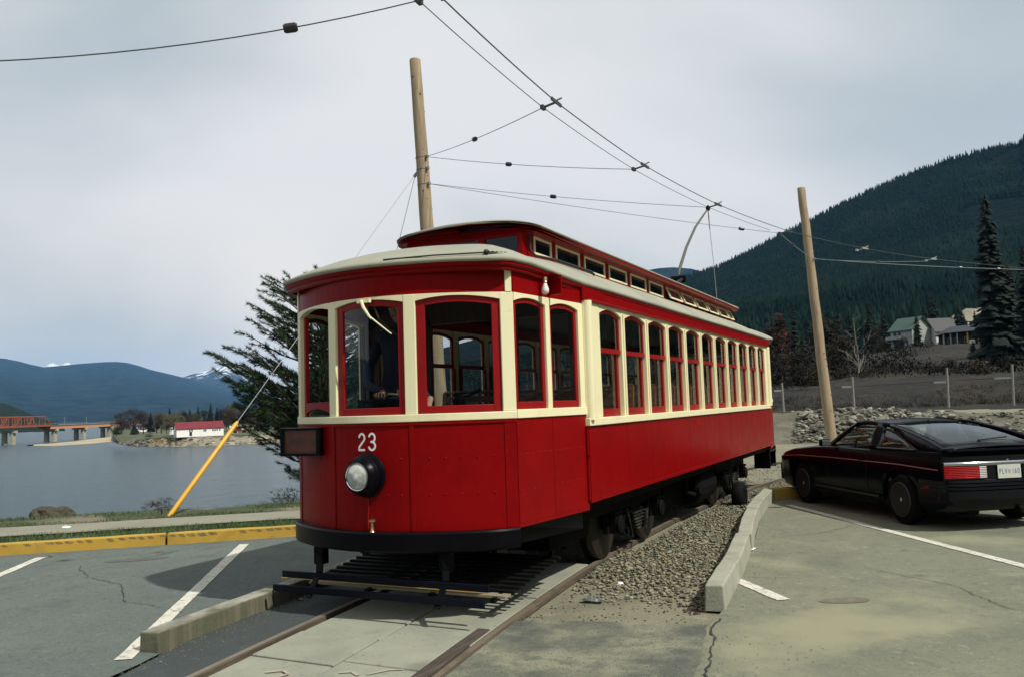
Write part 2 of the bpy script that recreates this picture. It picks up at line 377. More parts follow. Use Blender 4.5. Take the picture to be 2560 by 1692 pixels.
STAIN = mat('oily_stain', (0.115, 0.105, 0.068), .9, [((0.15, 0.14, 0.10), 9, .4, .7)])
def stain(c, rx, ry, rot, lab, m=STAIN, seed=0):
    mb = MB(); n = 40; r1 = random.Random(seed); vs = []
    for i in range(n):
        t = 2*math.pi*i/n; k = 1+.22*mnoise.noise(Vector((math.cos(t)*1.6, math.sin(t)*1.6, seed))); x, y = rx*k*math.cos(t), ry*k*math.sin(t)
        vs.append((c[0]+x*math.cos(rot)-y*math.sin(rot), c[1]+x*math.sin(rot)+y*math.cos(rot), -0.0085))
    mb.add(vs, [tuple(range(n))]); mb.build('stain', m, recalc=False, label=lab, kind='structure')
stain((3.17, .24), .20, .09, .5, 'olive oil stain on the dusty car park', seed=1)
stain((-4.3, -.1), .35, .10, .7, 'dark damp stain on the left car park', mat('damp_stain', (0.085, 0.09, 0.082), .9), 3)
# ------------------------------------------------------------------ tram track
trk = empty('tram_track', (0, 0, 0), 'curved tram track with rusty rails set in concrete slabs', None, None, 'structure')
def rail_piece(off, w0, w1, z0, z1, ya, yb, name, m, dy=0.4):
    mb = MB(); n = max(2, int((yb-ya)/dy))
    mb.band(lambda s, z, q: (track_x(s, off+q), s, z), ya, yb, z0, z1, w0, w1, n)
    return mb.build(name, m, trk, bevel=0.006)
for sgn in (-1, 1):
    o_ = sgn*0.7525
    rail_piece(o_, -0.035, 0.035, -0.04, 0.004, -9, 32, 'rail', RUST if sgn > 0 else RUST)
    rail_piece(o_, -0.008, 0.008, -0.13, -0.04, 0.9, 32, 'rail_web', RUST)
    rail_piece(o_, -0.065, 0.065, -0.155, -0.13, 0.9, 32, 'rail_foot', RUST)
    rail_piece(o_, -0.022, 0.022, 0.004, 0.0065, -9, 32, 'rail_tread', RAILTOP)
# guard timbers just inside the right rail, and flangeway dirt
GT = mat('weathered_guard_timber', (0.055, 0.042, 0.032), 0.9, [((0.095, 0.075, 0.055), 4, 0.45, 0.7), ((0.02, 0.016, 0.012), 12, 0.5, 0.7)], (30, 0.7, 0.01), stretch=(6, 0.5, 6))
rail_piece(0.7525, -0.165, -0.065, -0.05, -0.002, -9, -1.45, 'guard_timber', GT)
rail_piece(0.7525, -0.062, -0.038, -0.06, -0.03, -9, 0.9, 'flangeway', mat('flangeway_grime', (0.02, 0.017, 0.013), 0.95))
rail_piece(-0.7525, 0.038, 0.075, -0.06, -0.03, -9, 0.9, 'flangeway', bpy.data.materials['flangeway_grime'])
GRIME = mat('joint_grime', (0.03, 0.026, 0.02), .95)
mb = MB(); mb.band(lambda s, z, q: (track_x(s, q), s, z), -9, 1.0, -.05, -.034, -.68, .70, 24); mb.build('joint_bed', GRIME, trk)
def slab(off0, off1, ya, yb, seed):
    r1 = random.Random(seed); n = max(2, int((yb-ya)/0.2)); mb = MB(); dz = r1.uniform(-0.004, 0.004)
    mb.band(lambda s, z, q: (track_x(s, q), s + r1.uniform(-.004, .004), z), ya, yb, -0.06, -0.006+dz, off0, off1, n)
    mb.build('slab', CONC, trk, bevel=0.008)
LJ = [1.0, -0.55, -1.93, -2.54, -4.0, -5.3, -6.8, -9]; RJ = [1.05, -0.45, -1.85, -2.44, -3.9, -5.4, -6.9, -9]
for i in range(len(LJ)-1): slab(-0.672, 0.002, LJ[i+1]+0.009, LJ[i]-0.009, i)
for i in range(len(RJ)-1):
    inner = 0.585 if RJ[i] <= -1.8 else 0.70
    slab(0.022, inner if i > 0 else 0.70, RJ[i+1]+0.009, RJ[i]-0.009, 20+i)
# faint orange survey scribbles sprayed on the slabs
SPRAY = mat('orange_spray', (0.42, 0.285, 0.20), 0.9, [((0.335, 0.32, 0.26), 22, 0.40, 0.58)])
def scribble(pts, wd, parent):
    mb = MB()
    for a, b in zip(pts, pts[1:]):
        a, b = Vector((*a, 0.0)), Vector((*b, 0.0)); d = (b-a).normalized(); n = Vector((-d.y, d.x, 0))*wd/2
        mb.add([a-n, b-n, b+n, a+n], [(0, 1, 2, 3)])
    for i, q in enumerate(mb.v): mb.v[i] = (q[0], q[1], 0.0035)
    o = mb.build('spray_mark', SPRAY, parent, recalc=False)
    return o
p = lambda u, v: at(u, v)[:2]
scribble([p(615, 1556), p(655, 1552), p(668, 1560), p(650, 1566)], 0.02, trk)
scribble([p(785, 1558), p(815, 1556), p(830, 1564)], 0.022, trk)
scribble([p(850, 1562), p(900, 1552), p(935, 1550)], 0.018, trk)
# sleepers beyond the slabs
mb = MB()
SLEEP = mat('sleeper_wood', (0.07, 0.055, 0.04), 0.9, [((0.12, 0.10, 0.075), 5, 0.45, 0.7)], (25, 0.6, 0.01))
y = 1.4
while y < 31:
    d = 2*(y-4.366)/91.49
    mb2 = MB(); mb2.box((track_x(y), y, -0.215), (2.45, 0.22, 0.12), rz=-math.atan(d)); mb2.build('sleeper', SLEEP, trk)
    y += 0.62
mb = MB()   # fishplate joint on the right rail
for dy in (-0.12, 0.12): mb.box((track_x(3.6+dy, 0.7525+0.018), 3.6+dy, -0.085), (0.022, 0.22, 0.075))
for k in range(4): mb.lathe([(0.013, 0), (0.013, 0.02)], (track_x(3.4+k*.13, 0.785), 3.4+k*.13, -0.085), 'X', 6)
mb.build('fishplate', RUST, trk)

# ------------------------------------------------------------------ kerbs
def kerb(name, pts, wd, h, mtl, lab, cat='kerb', group=None, seed=0, base=-0.03):
    """pts: the road-side edge line; the block extends to its left by wd"""
    r1 = random.Random(seed); mb = MB(); rows = []
    P = [Vector((*q, 0)) for q in pts]
    Q = []
    for a, b in zip(P, P[1:]):
        k = max(2, int((b-a).length/0.22))
        for i in range(k): Q.append(a.lerp(b, i/k))
    Q.append(P[-1])
    for i, q in enumerate(Q):
        d = (Q[min(i+1, len(Q)-1)]-Q[max(i-1, 0)]).normalized(); n = Vector((-d.y, d.x, 0))
        j = lambda s=0.004: r1.uniform(-s, s)
        rows.append([q + Vector((0, 0, base)), q + n*(0.008+j()) + Vector((0, 0, h+j())), q + n*(wd-0.008+j()) + Vector((0, 0, h+j())), q + n*wd + Vector((0, 0, base))])
    mb.grid(rows)
    m = len(rows); mb.f += [(0, 1, 2, 3), (4*m-1, 4*m-2, 4*m-3, 4*m-4)]
    return mb.build(name, mtl, bevel=0.012, label=lab, cat=cat, group=group, seg=2)
KC = 'grey concrete kerbs along the tracks'
CURBS = mat('stained_kerb_concrete', (0.33, 0.32, 0.265), 0.9, [((0.27, 0.262, 0.215), 3, 0.42, 0.7), ((0.16, 0.15, 0.12), 16, 0.6, 0.8)], (45, 0.5, 0.008))
_nt = CURBS.node_tree; _b = _nt.nodes['Principled BSDF']; _c = _b.inputs['Base Color'].links[0].from_socket
_tc = node(_nt, 'ShaderNodeTexCoord'); _sp = node(_nt, 'ShaderNodeSeparateXYZ'); _nt.links.new(_tc.outputs['Object'], _sp.inputs[0])
_ad = node(_nt, 'ShaderNodeMath', operation='MULTIPLY_ADD'); _ad.inputs[1].default_value = -0.05; _nt.links.new(nzn(_nt, _tc.outputs['Object'], 5, 4), _ad.inputs[0]); _nt.links.new(_sp.outputs['Z'], _ad.inputs[2])
_f = ramp(_nt, _ad.outputs[0], 0.112, 0.088); _mpn = node(_nt, 'ShaderNodeMapping'); _mpn.inputs['Scale'].default_value = (1, 5, .6); _nt.links.new(_tc.outputs['Object'], _mpn.inputs['Vector'])
_st = mixc(_nt, ramp(_nt, nzn(_nt, _mpn.outputs[0], 2.2, 5), .42, .66), (0.085, 0.085, 0.052), (0.135, 0.13, 0.088))
_nt.links.new(mixc(_nt, _f, _c, _st), _b.inputs['Base Color'])
kl = [(track_x(y, -0.7525)-0.60, y) for y in (-2.72, -1.7, -0.7, 0.4, 1.4)]
kerb('concrete_kerb', kl, 0.165, 0.125, CURBS, 'long grey concrete kerb left of the tracks, by the white parking line', group=KC, seed=1)
kerb('concrete_kerb', [(2.375, -0.32), (2.235, 1.0), (2.06, 2.28)], 0.16, 0.165, CURBC, 'nearest grey concrete kerb block right of the gravel, with its cut end showing', group=KC, seed=2)
kerb('concrete_kerb', [(2.075, 2.30), (1.89, 3.4), (1.745, 4.42)], 0.16, 0.16, CURBC, 'middle grey concrete kerb block between the gravel and the dusty car park', group=KC, seed=3)
kerb('concrete_kerb', [(1.735, 4.45), (1.62, 5.6), (1.535, 6.82)], 0.165, 0.165, CURBC, 'farthest grey concrete kerb block, touching the yellow kerb by the black car', group=KC, seed=4)
YG = 'yellow painted kerbs'
for i, (a, b, lab) in enumerate([(-9.0, -3.15, 'worn yellow kerb block running out of the photo at the left'), (-3.13, 1.86, 'marked yellow kerb block at the left, ending at the joint near the leaning yellow pipe'), (1.885, 4.9, 'yellow kerb block reaching behind the front of the red streetcar')]):
    kerb('yellow_kerb', [kp(a, 0)[:2], kp(b, 0)[:2]], 0.15, 0.125, YELLOW, lab, group=YG, seed=10+i)
for i, (a, b, lab) in enumerate([((1.50, 6.87), (2.60, 7.82), 'yellow kerb block in front of the nose of the black car'), ((2.62, 7.84), (6.4, 11.1), 'yellow kerb block hidden behind the black car')][:1]):
    kerb('yellow_kerb', [a, (5.4, 10.2)], 0.16, 0.15, YELLOW, lab, group=YG, seed=20+i)
# the row of short slanted dark brown marks along the top of the lake-side kerb
mb = MB(); r1 = random.Random(3)
for k in range(64):
    s = -3.3 + k*0.118 + r1.uniform(-.02, .02)
    a = r1.uniform(0.035, 0.06); z1 = 0.112; z0 = z1 - r1.uniform(0.018, 0.04)
    if r1.random() < 0.12: continue
    f = lambda ss, zz: kp(ss, 0.008*(zz+0.03)/0.155-0.0035, zz)
    mb.add([f(s, z1), f(s+a*1.5, z1), f(s+a*1.5+.03, z0), f(s+.035, z0)], [(0, 1, 2, 3)])
mb.build('kerb_marks', KERBMARK, bpy.data.objects['yellow_kerb.001'])

# ------------------------------------------------------------------ lakeside verge, path, bank, water
VERGE = mat('patchy_verge_soil', (0.050, 0.066, 0.024), 0.95,
            [((0.036, 0.055, 0.018), 3, 0.4, 0.65), ((0.17, 0.15, 0.105), 0.9, 0.46, 0.58), ((0.24, 0.22, 0.17), 5, 0.60, 0.76)], (40, 1.0, 0.03))
PATHM = mat('gravel_path', (0.27, 0.245, 0.195), 0.95, [((0.22, 0.20, 0.155), 1.2, 0.4, 0.7), ((0.33, 0.31, 0.26), 30, 0.55, 0.75), ((0.13, 0.12, 0.095), 45, 0.6, 0.75)], (60, 0.8, 0.02), gain=(0.9, 0.95, 0.9))
def bank_z(n):
    if n < EDGE: return 0.085
    t = (n-EDGE)/13.0
    return 0.085 - 10.9*(t**0.75 if t > 0 else 0)
mb = MB(); rows = []
ss = [-30+i*0.5 for i in range(75)]
for n in [0.10, 0.3, 0.8, 1.2, 1.7, 2.2, 2.7, 3.0, 3.2, 3.35, 3.6, 4.2, 5.5, 8, 12, 17]:
    row = []
    for s in ss:
        wob = 0.22*mnoise.noise(Vector((s*0.5, n*0.1, 3)))
        q = kp(s, n + (wob if n > 2.9 else 0), 0)
        z = bank_z(n) + (0.035*mnoise.noise(Vector((s*1.3, n*1.3, 0))) if 1.9 < n < 4 else 0) + 0.012*mnoise.noise(Vector((s*4, n*4, 1)))
        if n < 0.2: z = 0.09
        row.append((q.x, q.y, z))
    rows.append(row)
mb.grid(rows); mb.build('grass_verge', VERGE, smooth=True, label='patchy grass and soil bank between the kerb and the lake', kind='structure', recalc=False)
mb = MB(); lo, hi = [], []
for i in range(72):
    s = -30+i*0.5
    lo.append(kp(s, 0.84+0.10*mnoise.noise(Vector((s*.9, 0, 7))), 0.118)); hi.append(kp(s, 1.86+0.13*mnoise.noise(Vector((s*.8, 5, 7))), 0.118))
mid = [a.lerp(b, 0.5)+Vector((0, 0, .012)) for a, b in zip(lo, hi)]
mb.grid([lo, mid, hi]); mb.build('gravel_path', PATHM, smooth=True, label='beige gravel path between two strips of grass', kind='structure', recalc=False)

def blades(name, n, place, h, lab, m):
    h0 = h
    V, Fc = [], []; r1 = random.Random(5)
    while len(Fc) < n:
        q = place(r1)
        if q is None: continue
        x, y, z = q[:3]
        hh = h0*(q[3] if len(q) > 3 else 1)*r1.uniform(0.5, 1.3); a = r1.uniform(0, 6.28); wd = r1.uniform(.004, .009); ln = hh*r1.uniform(.1, .8); b = r1.uniform(0, 6.28)
        k = len(V)
        V += [(x-wd*math.cos(a), y-wd*math.sin(a), z), (x+wd*math.cos(a), y+wd*math.sin(a), z), (x+ln*math.cos(b), y+ln*math.sin(b), z+hh)]
        Fc.append((k, k+1, k+2))
    me = np_mesh(name, V, Fc, 3); return tag(link(name, me, m), lab, None, None, 'stuff')
GRASS = mat('grass_blades', (0.050, 0.088, 0.024), 0.7, [((0.085, 0.115, 0.038), 0.9, 0.45, 0.7), ((0.022, 0.048, 0.013), 3.3, 0.5, 0.7), ((0.14, 0.13, 0.06), 9, 0.64, 0.75)])
def gplace(r1):
    s = r1.uniform(-8, 9)
    if r1.random() < 0.45: n = r1.uniform(0.14, 0.90); thr = -0.55
    else: n = r1.uniform(1.80, 3.5); thr = 0.12 if n < 2.95 else -0.2
    if 1.7 < n < 2.0: thr = -0.35
    if mnoise.noise(Vector((s*0.75, n*2.1, 9))) < thr + r1.uniform(-.15, .15): return None
    q = kp(s, n); return q.x, q.y, bank_z(n)+0.004, (.8 if n < 1 else .55)*(1+.5*mnoise.noise(Vector((s*3, n*3, 2))))
blades('grass', 42000, gplace, 0.06, 'short green grass on the verge beside the gravel path', GRASS)

def lake():
    m, nt, b = new_mat('lake_water')
    tcn = node(nt, 'ShaderNodeTexCoord'); v = tcn.outputs['Object']
    b.inputs['Base Color'].default_value = (0.05, 0.085, 0.10, 1); b.inputs['Roughness'].default_value = 0.22
    b.inputs['IOR'].default_value = 1.33
    mpn = node(nt, 'ShaderNodeMapping'); mpn.inputs['Rotation'].default_value = (0, 0, R(20)); mpn.inputs['Scale'].default_value = (1, 0.45, 1)
    nt.links.new(v, mpn.inputs['Vector'])
    a = nzn(nt, mpn.outputs[0], 0.75, 5, 0.7); c = nzn(nt, mpn.outputs[0], 0.16, 4, 0.65)
    ad = node(nt, 'ShaderNodeMath', operation='ADD'); nt.links.new(a, ad.inputs[0])
    mu = node(nt, 'ShaderNodeMath', operation='MULTIPLY'); mu.inputs[1].default_value = 2.2; nt.links.new(c, mu.inputs[0]); nt.links.new(mu.outputs[0], ad.inputs[1])
    bn = node(nt, 'ShaderNodeBump'); bn.inputs['Strength'].default_value = 1.0; bn.inputs['Distance'].default_value = 1.5
    nt.links.new(ad.outputs[0], bn.inputs['Height']); nt.links.new(bn.outputs[0], b.inputs['Normal'])
    return m
mb = MB()
mb.add([kp(-4500, 8, WATER_Z), kp(1200, 8, WATER_Z), kp(3000, 6000, WATER_Z), kp(-4500, 6000, WATER_Z)], [(0, 1, 2, 3)])
mb.build('lake', lake(), label='grey blue rippled lake water', kind='structure', recalc=False)

# ------------------------------------------------------------------ terrain from surveyed profiles
def interp(pts, x):
    if x <= pts[0][0]: return pts[0][1]
    for (a, b), (c, d) in zip(pts, pts[1:]):
        if x <= c: t = (x-a)/(c-a) if c > a else 0; return b + (d-b)*t
    return pts[-1][1]
def profile(uv):                                             # print points -> (azimuth, tan elevation)
    return sorted(azel(u, v) for u, v in uv)
TERR = []
def terrain(name, rows, az0, az1, nc, mtl, noise=(), back=None, sub=1, lab=None, kind='structure', smooth=True):
    """rows: (distance, [(az, tanel)] or constant z). Real heights at real distances from the station point."""
    G = []
    allrows = []
    for (d0, p0), (d1, p1) in zip(rows, rows[1:]):
        for k in range(sub): allrows.append((d0, p0, d1, p1, k/sub))
    allrows.append((rows[-1][0], rows[-1][1], rows[-1][0], rows[-1][1], 0))
    def zof(p_, d, a): return p_ if isinstance(p_, (int, float)) else CAM.z + d*interp(p_, a)
    for ri, (d0, p0, d1, p1, t) in enumerate(allrows):
        d = d0 + (d1-d0)*t; row = []
        for i in range(nc+1):
            a = az0 + (az1-az0)*i/nc
            z = zof(p0, d0, a)*(1-t) + zof(p1, d1, a)*t
            x, y = CAM.x + d*math.sin(a), CAM.y + d*math.cos(a)
            for sc_, amp in noise: z += amp*mnoise.noise(Vector((x*sc_, y*sc_, 1.7)))*(0.25 if (ri == 0 or ri == len(allrows)-1) else 1)
            row.append((x, y, z))
        G.append(row)
    if back:
        row = [(CAM.x + back*math.sin(az0+(az1-az0)*i/nc), CAM.y + back*math.cos(az0+(az1-az0)*i/nc), WATER_Z-5) for i in range(nc+1)]
        G.append(row)
    mb = MB(); mb.grid(G)
    o = mb.build(name, mtl, smooth=smooth, label=lab, kind=kind, recalc=False)
    if o.data.polygons[len(o.data.polygons)//2].normal.z < 0: o.data.flip_normals()
    return o, G
def forest_mat(name, a, b_, rock, s, rk=(0.62, 0.72), snow=None):
    m, nt, b = new_mat(name)
    tcn = node(nt, 'ShaderNodeTexCoord'); v = tcn.outputs['Object']
    c = mixc(nt, ramp(nt, nzn(nt, v, 0.045*s, 6, .7), 0.4, 0.65), a, b_)
    c = mixc(nt, ramp(nt, nzn(nt, v, 0.005*s, 6, .65), rk[0], rk[1]), c, rock)
    if snow:
        g = node(nt, 'ShaderNodeSeparateXYZ'); nt.links.new(v, g.inputs[0])
        mr = node(nt, 'ShaderNodeMapRange'); mr.inputs['From Min'].default_value = snow[0]; mr.inputs['From Max'].default_value = snow[1]
        nt.links.new(g.outputs['Z'], mr.inputs['Value'])
        mpn = node(nt, 'ShaderNodeMapping'); mpn.inputs['Rotation'].default_value = (0, R(35), R(-40)); mpn.inputs['Scale'].default_value = (1, 0.28, 1)
        nt.links.new(v, mpn.inputs['Vector'])
        n2 = nzn(nt, mpn.outputs[0], 0.011, 6, .7)
        ad = node(nt, 'ShaderNodeMath', operation='MULTIPLY_ADD'); nt.links.new(n2, ad.inputs[0]); ad.inputs[1].default_value = 2.6; nt.links.new(mr.outputs[0], ad.inputs[2])
        c = mixc(nt, ramp(nt, ad.outputs[0], snow[2], snow[2]+0.10), c, (0.78, 0.80, 0.84))
    nt.links.new(c, b.inputs['Base Color']); b.inputs['Roughness'].default_value = 1.0; b.inputs['Specular IOR Level'].default_value = 0.05
    bn = node(nt, 'ShaderNodeBump'); bn.inputs['Strength'].default_value = 1.0; bn.inputs['Distance'].default_value = 14
    nt.links.new(nzn(nt, v, 0.05*s, 5, .7), bn.inputs['Height']); nt.links.new(bn.outputs[0], b.inputs['Normal'])
    return m

HILL_L = forest_mat('far_forest', (0.004, 0.013, 0.018), (0.020, 0.036, 0.038), (0.035, 0.05, 0.052), 0.22, (0.62, 0.76), snow=(700, 800, 2.05))
HILL_S = forest_mat('snowy_peak', (0.02, 0.028, 0.03), (0.036, 0.045, 0.045), (0.10, 0.10, 0.10), 0.6, (0.62, 0.74), snow=(430, 800, 1.88))
HILL_R = forest_mat('near_forest', (0.003, 0.009, 0.009), (0.006, 0.014, 0.012), (0.035, 0.035, 0.028), 1.2, (0.64, 0.74))
HILL_D = forest_mat('dark_forest', (0.012, 0.024, 0.018), (0.026, 0.042, 0.026), (0.05, 0.055, 0.04), 1.6, (0.66, 0.76))

ridgeL = profile([(0, 829), (25, 831), (50, 838), (75, 845), (100, 851), (125, 848), (150, 846), (200, 841), (250, 838), (280, 838), (310, 843), (345, 855), (385, 864), (420, 872), (460, 883), (500, 894), (540, 907), (580, 919), (620, 931), (660, 943), (720, 962)])
ridgeL = [(-R(150), 0.055), (-R(110), 0.075), (-R(80), 0.088), (-R(66), 0.080)] + ridgeL
aL1 = azel(720, 962)[0]
NL = [(0.0012, 40), (0.004, 16)]
terrain('mountain_left', [(4200, -12), (6300, [(a, e*0.45) for a, e in ridgeL]), (8500, [(a, e*0.76) for a, e in ridgeL]), (11000, ridgeL)], -R(150), aL1, 170, HILL_L, [(0.0012, 40), (0.004, 14)], back=12500, sub=7, lab='blue hazy forested mountain across the lake')
ridgeS = profile([(330, 900), (400, 885), (427, 871), (450, 864), (470, 860), (490, 855), (508, 851), (522, 846), (538, 855), (552, 868), (568, 880), (600, 902), (650, 925), (740, 945)])
terrain('mountain_snowy', [(9500, -12), (11500, [(a, e*0.62) for a, e in ridgeS]), (13500, ridgeS)], ridgeS[0][0], ridgeS[-1][0], 90, HILL_S, [(0.003, 45), (0.01, 14)], back=14500, sub=12, lab='distant mountain with snow on its upper slopes')
ridgeP = profile([(80, 862), (104, 850), (112, 843), (122, 840), (130, 844), (140, 846), (150, 841), (158, 839), (166, 845), (180, 856)])
terrain('mountain_snowy', [(12200, 200), (13000, ridgeP)], ridgeP[0][0], ridgeP[-1][0], 50, HILL_S, [(0.007, 22)], back=13600, sub=6, lab='tip of a snowy crag behind the left mountain')
ridgeD = profile([(540, 985), (560, 968), (580, 955), (600, 944), (620, 936), (640, 932), (680, 930), (740, 935), (800, 940)])
terrain('hill', [(900, -8), (1500, ridgeD)], ridgeD[0][0], ridgeD[-1][0], 40, HILL_D, [(0.01, 8)], back=2000, sub=6, lab='dark wooded hill behind the pine tree')
ridgeE = profile([(0, 930), (20, 936), (45, 946), (70, 957), (95, 968), (120, 980), (150, 992)])
ridgeE = [(-R(100), 0.09), (-R(75), 0.06)] + ridgeE
terrain('hill', [(1150, -11), (1300, [(a, e*0.4-0.004) for a, e in ridgeE]), (1700, ridgeE)], -R(100), ridgeE[-1][0], 60, HILL_D, [(0.012, 9), (0.04, 3)], back=2300, sub=6, lab='dark wooded hillside beyond the orange bridge')
ridgeC = profile([(1380, 665), (1440, 640), (1500, 626), (1530, 621), (1560, 619), (1600, 622), (1640, 632), (1700, 655)])
terrain('mountain_far', [(3300, 40), (3900, ridgeC)], ridgeC[0][0], ridgeC[-1][0], 40, HILL_L, [(0.004, 14)], back=5000, sub=6, lab='rounded blue mountain behind the trolley pole')
ridgeR = profile([(700, 900), (900, 840), (1200, 760), (1450, 690), (1560, 655), (1600, 640), (1650, 628), (1700, 606), (1750, 580), (1810, 546), (1880, 511), (1940, 481), (2000, 453), (2050, 431), (2100, 409), (2150, 389), (2200, 372), (2250, 358), (2300, 347), (2372, 334)])
ridgeR = ridgeR + [(R(8), 0.315), (R(15), 0.34), (R(24), 0.32), (R(35), 0.36), (R(50), 0.30), (R(70), 0.33), (R(95), 0.28), (R(120), 0.30), (R(145), 0.24), (R(170), 0.25), (R(195), 0.19), (R(215), 0.17)]
aR0 = azel(700, 900)[0]
footR = [(a, min(0.10, 0.04+e*0.28)) for a, e in ridgeR]
footR2 = [(a, max(0.04, e*0.66)) for a, e in ridgeR]
_, GR = terrain('mountain_right', [(600, -12), (620, footR), (1150, footR2), (1650, ridgeR)], aR0, R(215), 280, HILL_R, [(0.006, 9), (0.02, 3)], back=2600, sub=10, lab='dark forested mountain rising on the right')

# conifers clothing the right mountain: far too many to count
def cones(name, G, n, hr, m, lab, a0, a1, seed, keep=None):
    r1 = np.random.RandomState(seed); G = np.array(G[:-1]); nr, ncol = G.shape[:2]
    V, Fc = [], []; cnt = 0
    k5 = 5
    az = np.arctan2(G[0, :, 0]-CAM.x, G[0, :, 1]-CAM.y); az = np.where(az < aR0-0.01, az+2*math.pi, az)
    cols = np.where((az >= a0) & (az <= a1))[0]
    rr = r1.rand(n)**1.0*(nr-1.001); cc_ = cols[0] + r1.rand(n)*(cols[-1]-cols[0]-0.001)
    ri = rr.astype(int); ci = cc_.astype(int); fr = (rr-ri)[:, None]; fc = (cc_-ci)[:, None]
    P = (G[ri, ci]*(1-fr)*(1-fc) + G[ri+1, ci]*fr*(1-fc) + G[ri, ci+1]*(1-fr)*fc + G[ri+1, ci+1]*fr*fc)
    if keep is not None:
        msk = np.array([keep(q) for q in P]); P = P[msk]
    n = len(P); h = r1.uniform(hr[0], hr[1], n); rad = h*r1.uniform(0.15, 0.24, n)
    th = r1.uniform(0, 6.28, n)[:, None] + np.arange(k5)*2*math.pi/k5
    VV = np.zeros((n, 2*(k5+1), 3)); 
    for t, (zb, zt, rs) in enumerate([(0.08, 0.62, 1.0), (0.42, 1.0, 0.62)]):
        jit = r1.uniform(0.7, 1.2, (n, k5))
        VV[:, t*6:t*6+5, 0] = P[:, 0:1] + np.cos(th+t)*rad[:, None]*rs*jit
        VV[:, t*6:t*6+5, 1] = P[:, 1:2] + np.sin(th+t)*rad[:, None]*rs*jit
        VV[:, t*6:t*6+5, 2] = P[:, 2:3] + (h*zb)[:, None]
        VV[:, t*6+5] = P + np.stack([0*h, 0*h, h*zt], 1)
    base = (np.arange(n)*12)[:, None, None]
    f = np.array([[t*6+k, t*6+(k+1) % 5, t*6+5] for t in range(2) for k in range(5)])[None]
    me = np_mesh(name, VV.reshape(-1, 3), (base+f).reshape(-1, 3), 3)
    return tag(link(name, me, m), lab, None, None, 'stuff')
FIR = mat('fir_mass', (0.006, 0.014, 0.010), 0.95, [((0.011, 0.021, 0.013), 0.06, 0.42, 0.6), ((0.020, 0.028, 0.018), 0.013, 0.52, 0.66), ((0.003, 0.007, 0.006), 0.2, 0.5, 0.65)], spec=0.05, gain=(0.55, 0.8, 0.9))
def keepR(q): return mnoise.noise(Vector((q[0]*.006, q[1]*.006, 4))) > -0.42
cones('forest', GR, 52000, (6, 12), FIR, 'dense conifer forest covering the mountain on the right', azel(1480, 640)[0], R(7), 1, keepR)
cones('forest', GR, 9000, (9, 16), FIR, 'conifer forest on the mountain beyond the frame', R(7), R(90), 2, keepR)

# ------------------------------------------------------------------ right hand hillside, railway bank, berm
SCRUB = mat('winter_scrub', (0.024, 0.020, 0.012), 0.98,
            [((0.046, 0.036, 0.021), 0.16, 0.42, 0.62), ((0.007, 0.008, 0.005), 0.11, 0.46, 0.56), ((0.062, 0.054, 0.034), 0.8, 0.58, 0.72), ((0.006, 0.007, 0.004), 0.55, 0.48, 0.62)], (0.9, 1.0, 0.5), gain=(0.56, 0.48, 0.36))
LAWN = mat('hill_lawn', (0.035, 0.055, 0.018), 0.98, [((0.07, 0.07, 0.03), 0.2, 0.42, 0.6), ((0.018, 0.03, 0.012), 0.5, 0.5, 0.7)], (0.8, 0.8, 0.3))
eT = profile([(1000, 930), (1500, 915), (1800, 905), (2000, 893), (2200, 881), (2372, 870)])
eT = eT + [(R(12), eT[-1][1]*1.1), (R(40), eT[-1][1]*1.1)]
azB = -R(24)
_, GH0 = terrain('railway_bank', [(70, -0.06), (84, -0.02), (92, 0.25), (104, eT)], azB, R(40), 150, SCRUB, [(0.25, 0.22), (0.9, 0.12)], sub=4, lab='brown scrubby railway bank on the right')
terrain('rail_bed', [(103.8, eT), (110, [(a, e) for a, e in eT])], azB, R(40), 60, mat('grey_track_bed', (0.085, 0.085, 0.07), 0.95, [((0.05, 0.05, 0.042), 0.6, 0.4, 0.7)], gain=(0.6, 0.6, 0.55)), lab='grey gravel bed on top of the railway bank')
hA = profile([(1000, 915), (1500, 900), (1800, 893), (1950, 870), (2080, 855), (2280, 850), (2372, 846)]) + [(R(40), 0.03)]
hB = profile([(1000, 905), (1500, 885), (1800, 872), (1900, 856), (1960, 836), (2030, 818), (2100, 806), (2180, 799), (2280, 793), (2372, 790)]) + [(R(40), 0.06)]
hC = profile([(1000, 880), (1500, 860), (1800, 840), (1950, 815), (2100, 795), (2280, 780), (2372, 776)]) + [(R(40), 0.08)]
hD = profile([(1000, 850), (1500, 800), (1700, 760), (1800, 745), (2000, 735), (2372, 715)]) + [(R(40), 0.12)]
_, GH1 = terrain('hillside', [(110, [(a, e-0.004) for a, e in eT]), (150, hA), (205, hB), (232, [(a, e+0.0015) for a, e in hB])], azB, R(40), 120, SCRUB, [(0.12, 0.7), (0.4, 0.4)], sub=5, lab='dark scrub covered slope below the houses')
terrain('lawn', [(208, [(a, e+0.0006) for a, e in hB]), (233, [(a, e+0.0020) for a, e in hB])], profile([(1960, 0)])[0][0], R(10), 60, LAWN, [(0.1, 0.15)], sub=3, lab='strip of green lawn in front of the hillside houses')
_, GH2 = terrain('hillside', [(232, [(a, e+0.0012) for a, e in hB]), (320, hC), (660, hD), (760, [(a, e+0.03) for a, e in hD])], azB, R(40), 110, HILL_R, [(0.05, 1.6)], sub=5, lab='wooded lower slope behind the hillside houses')

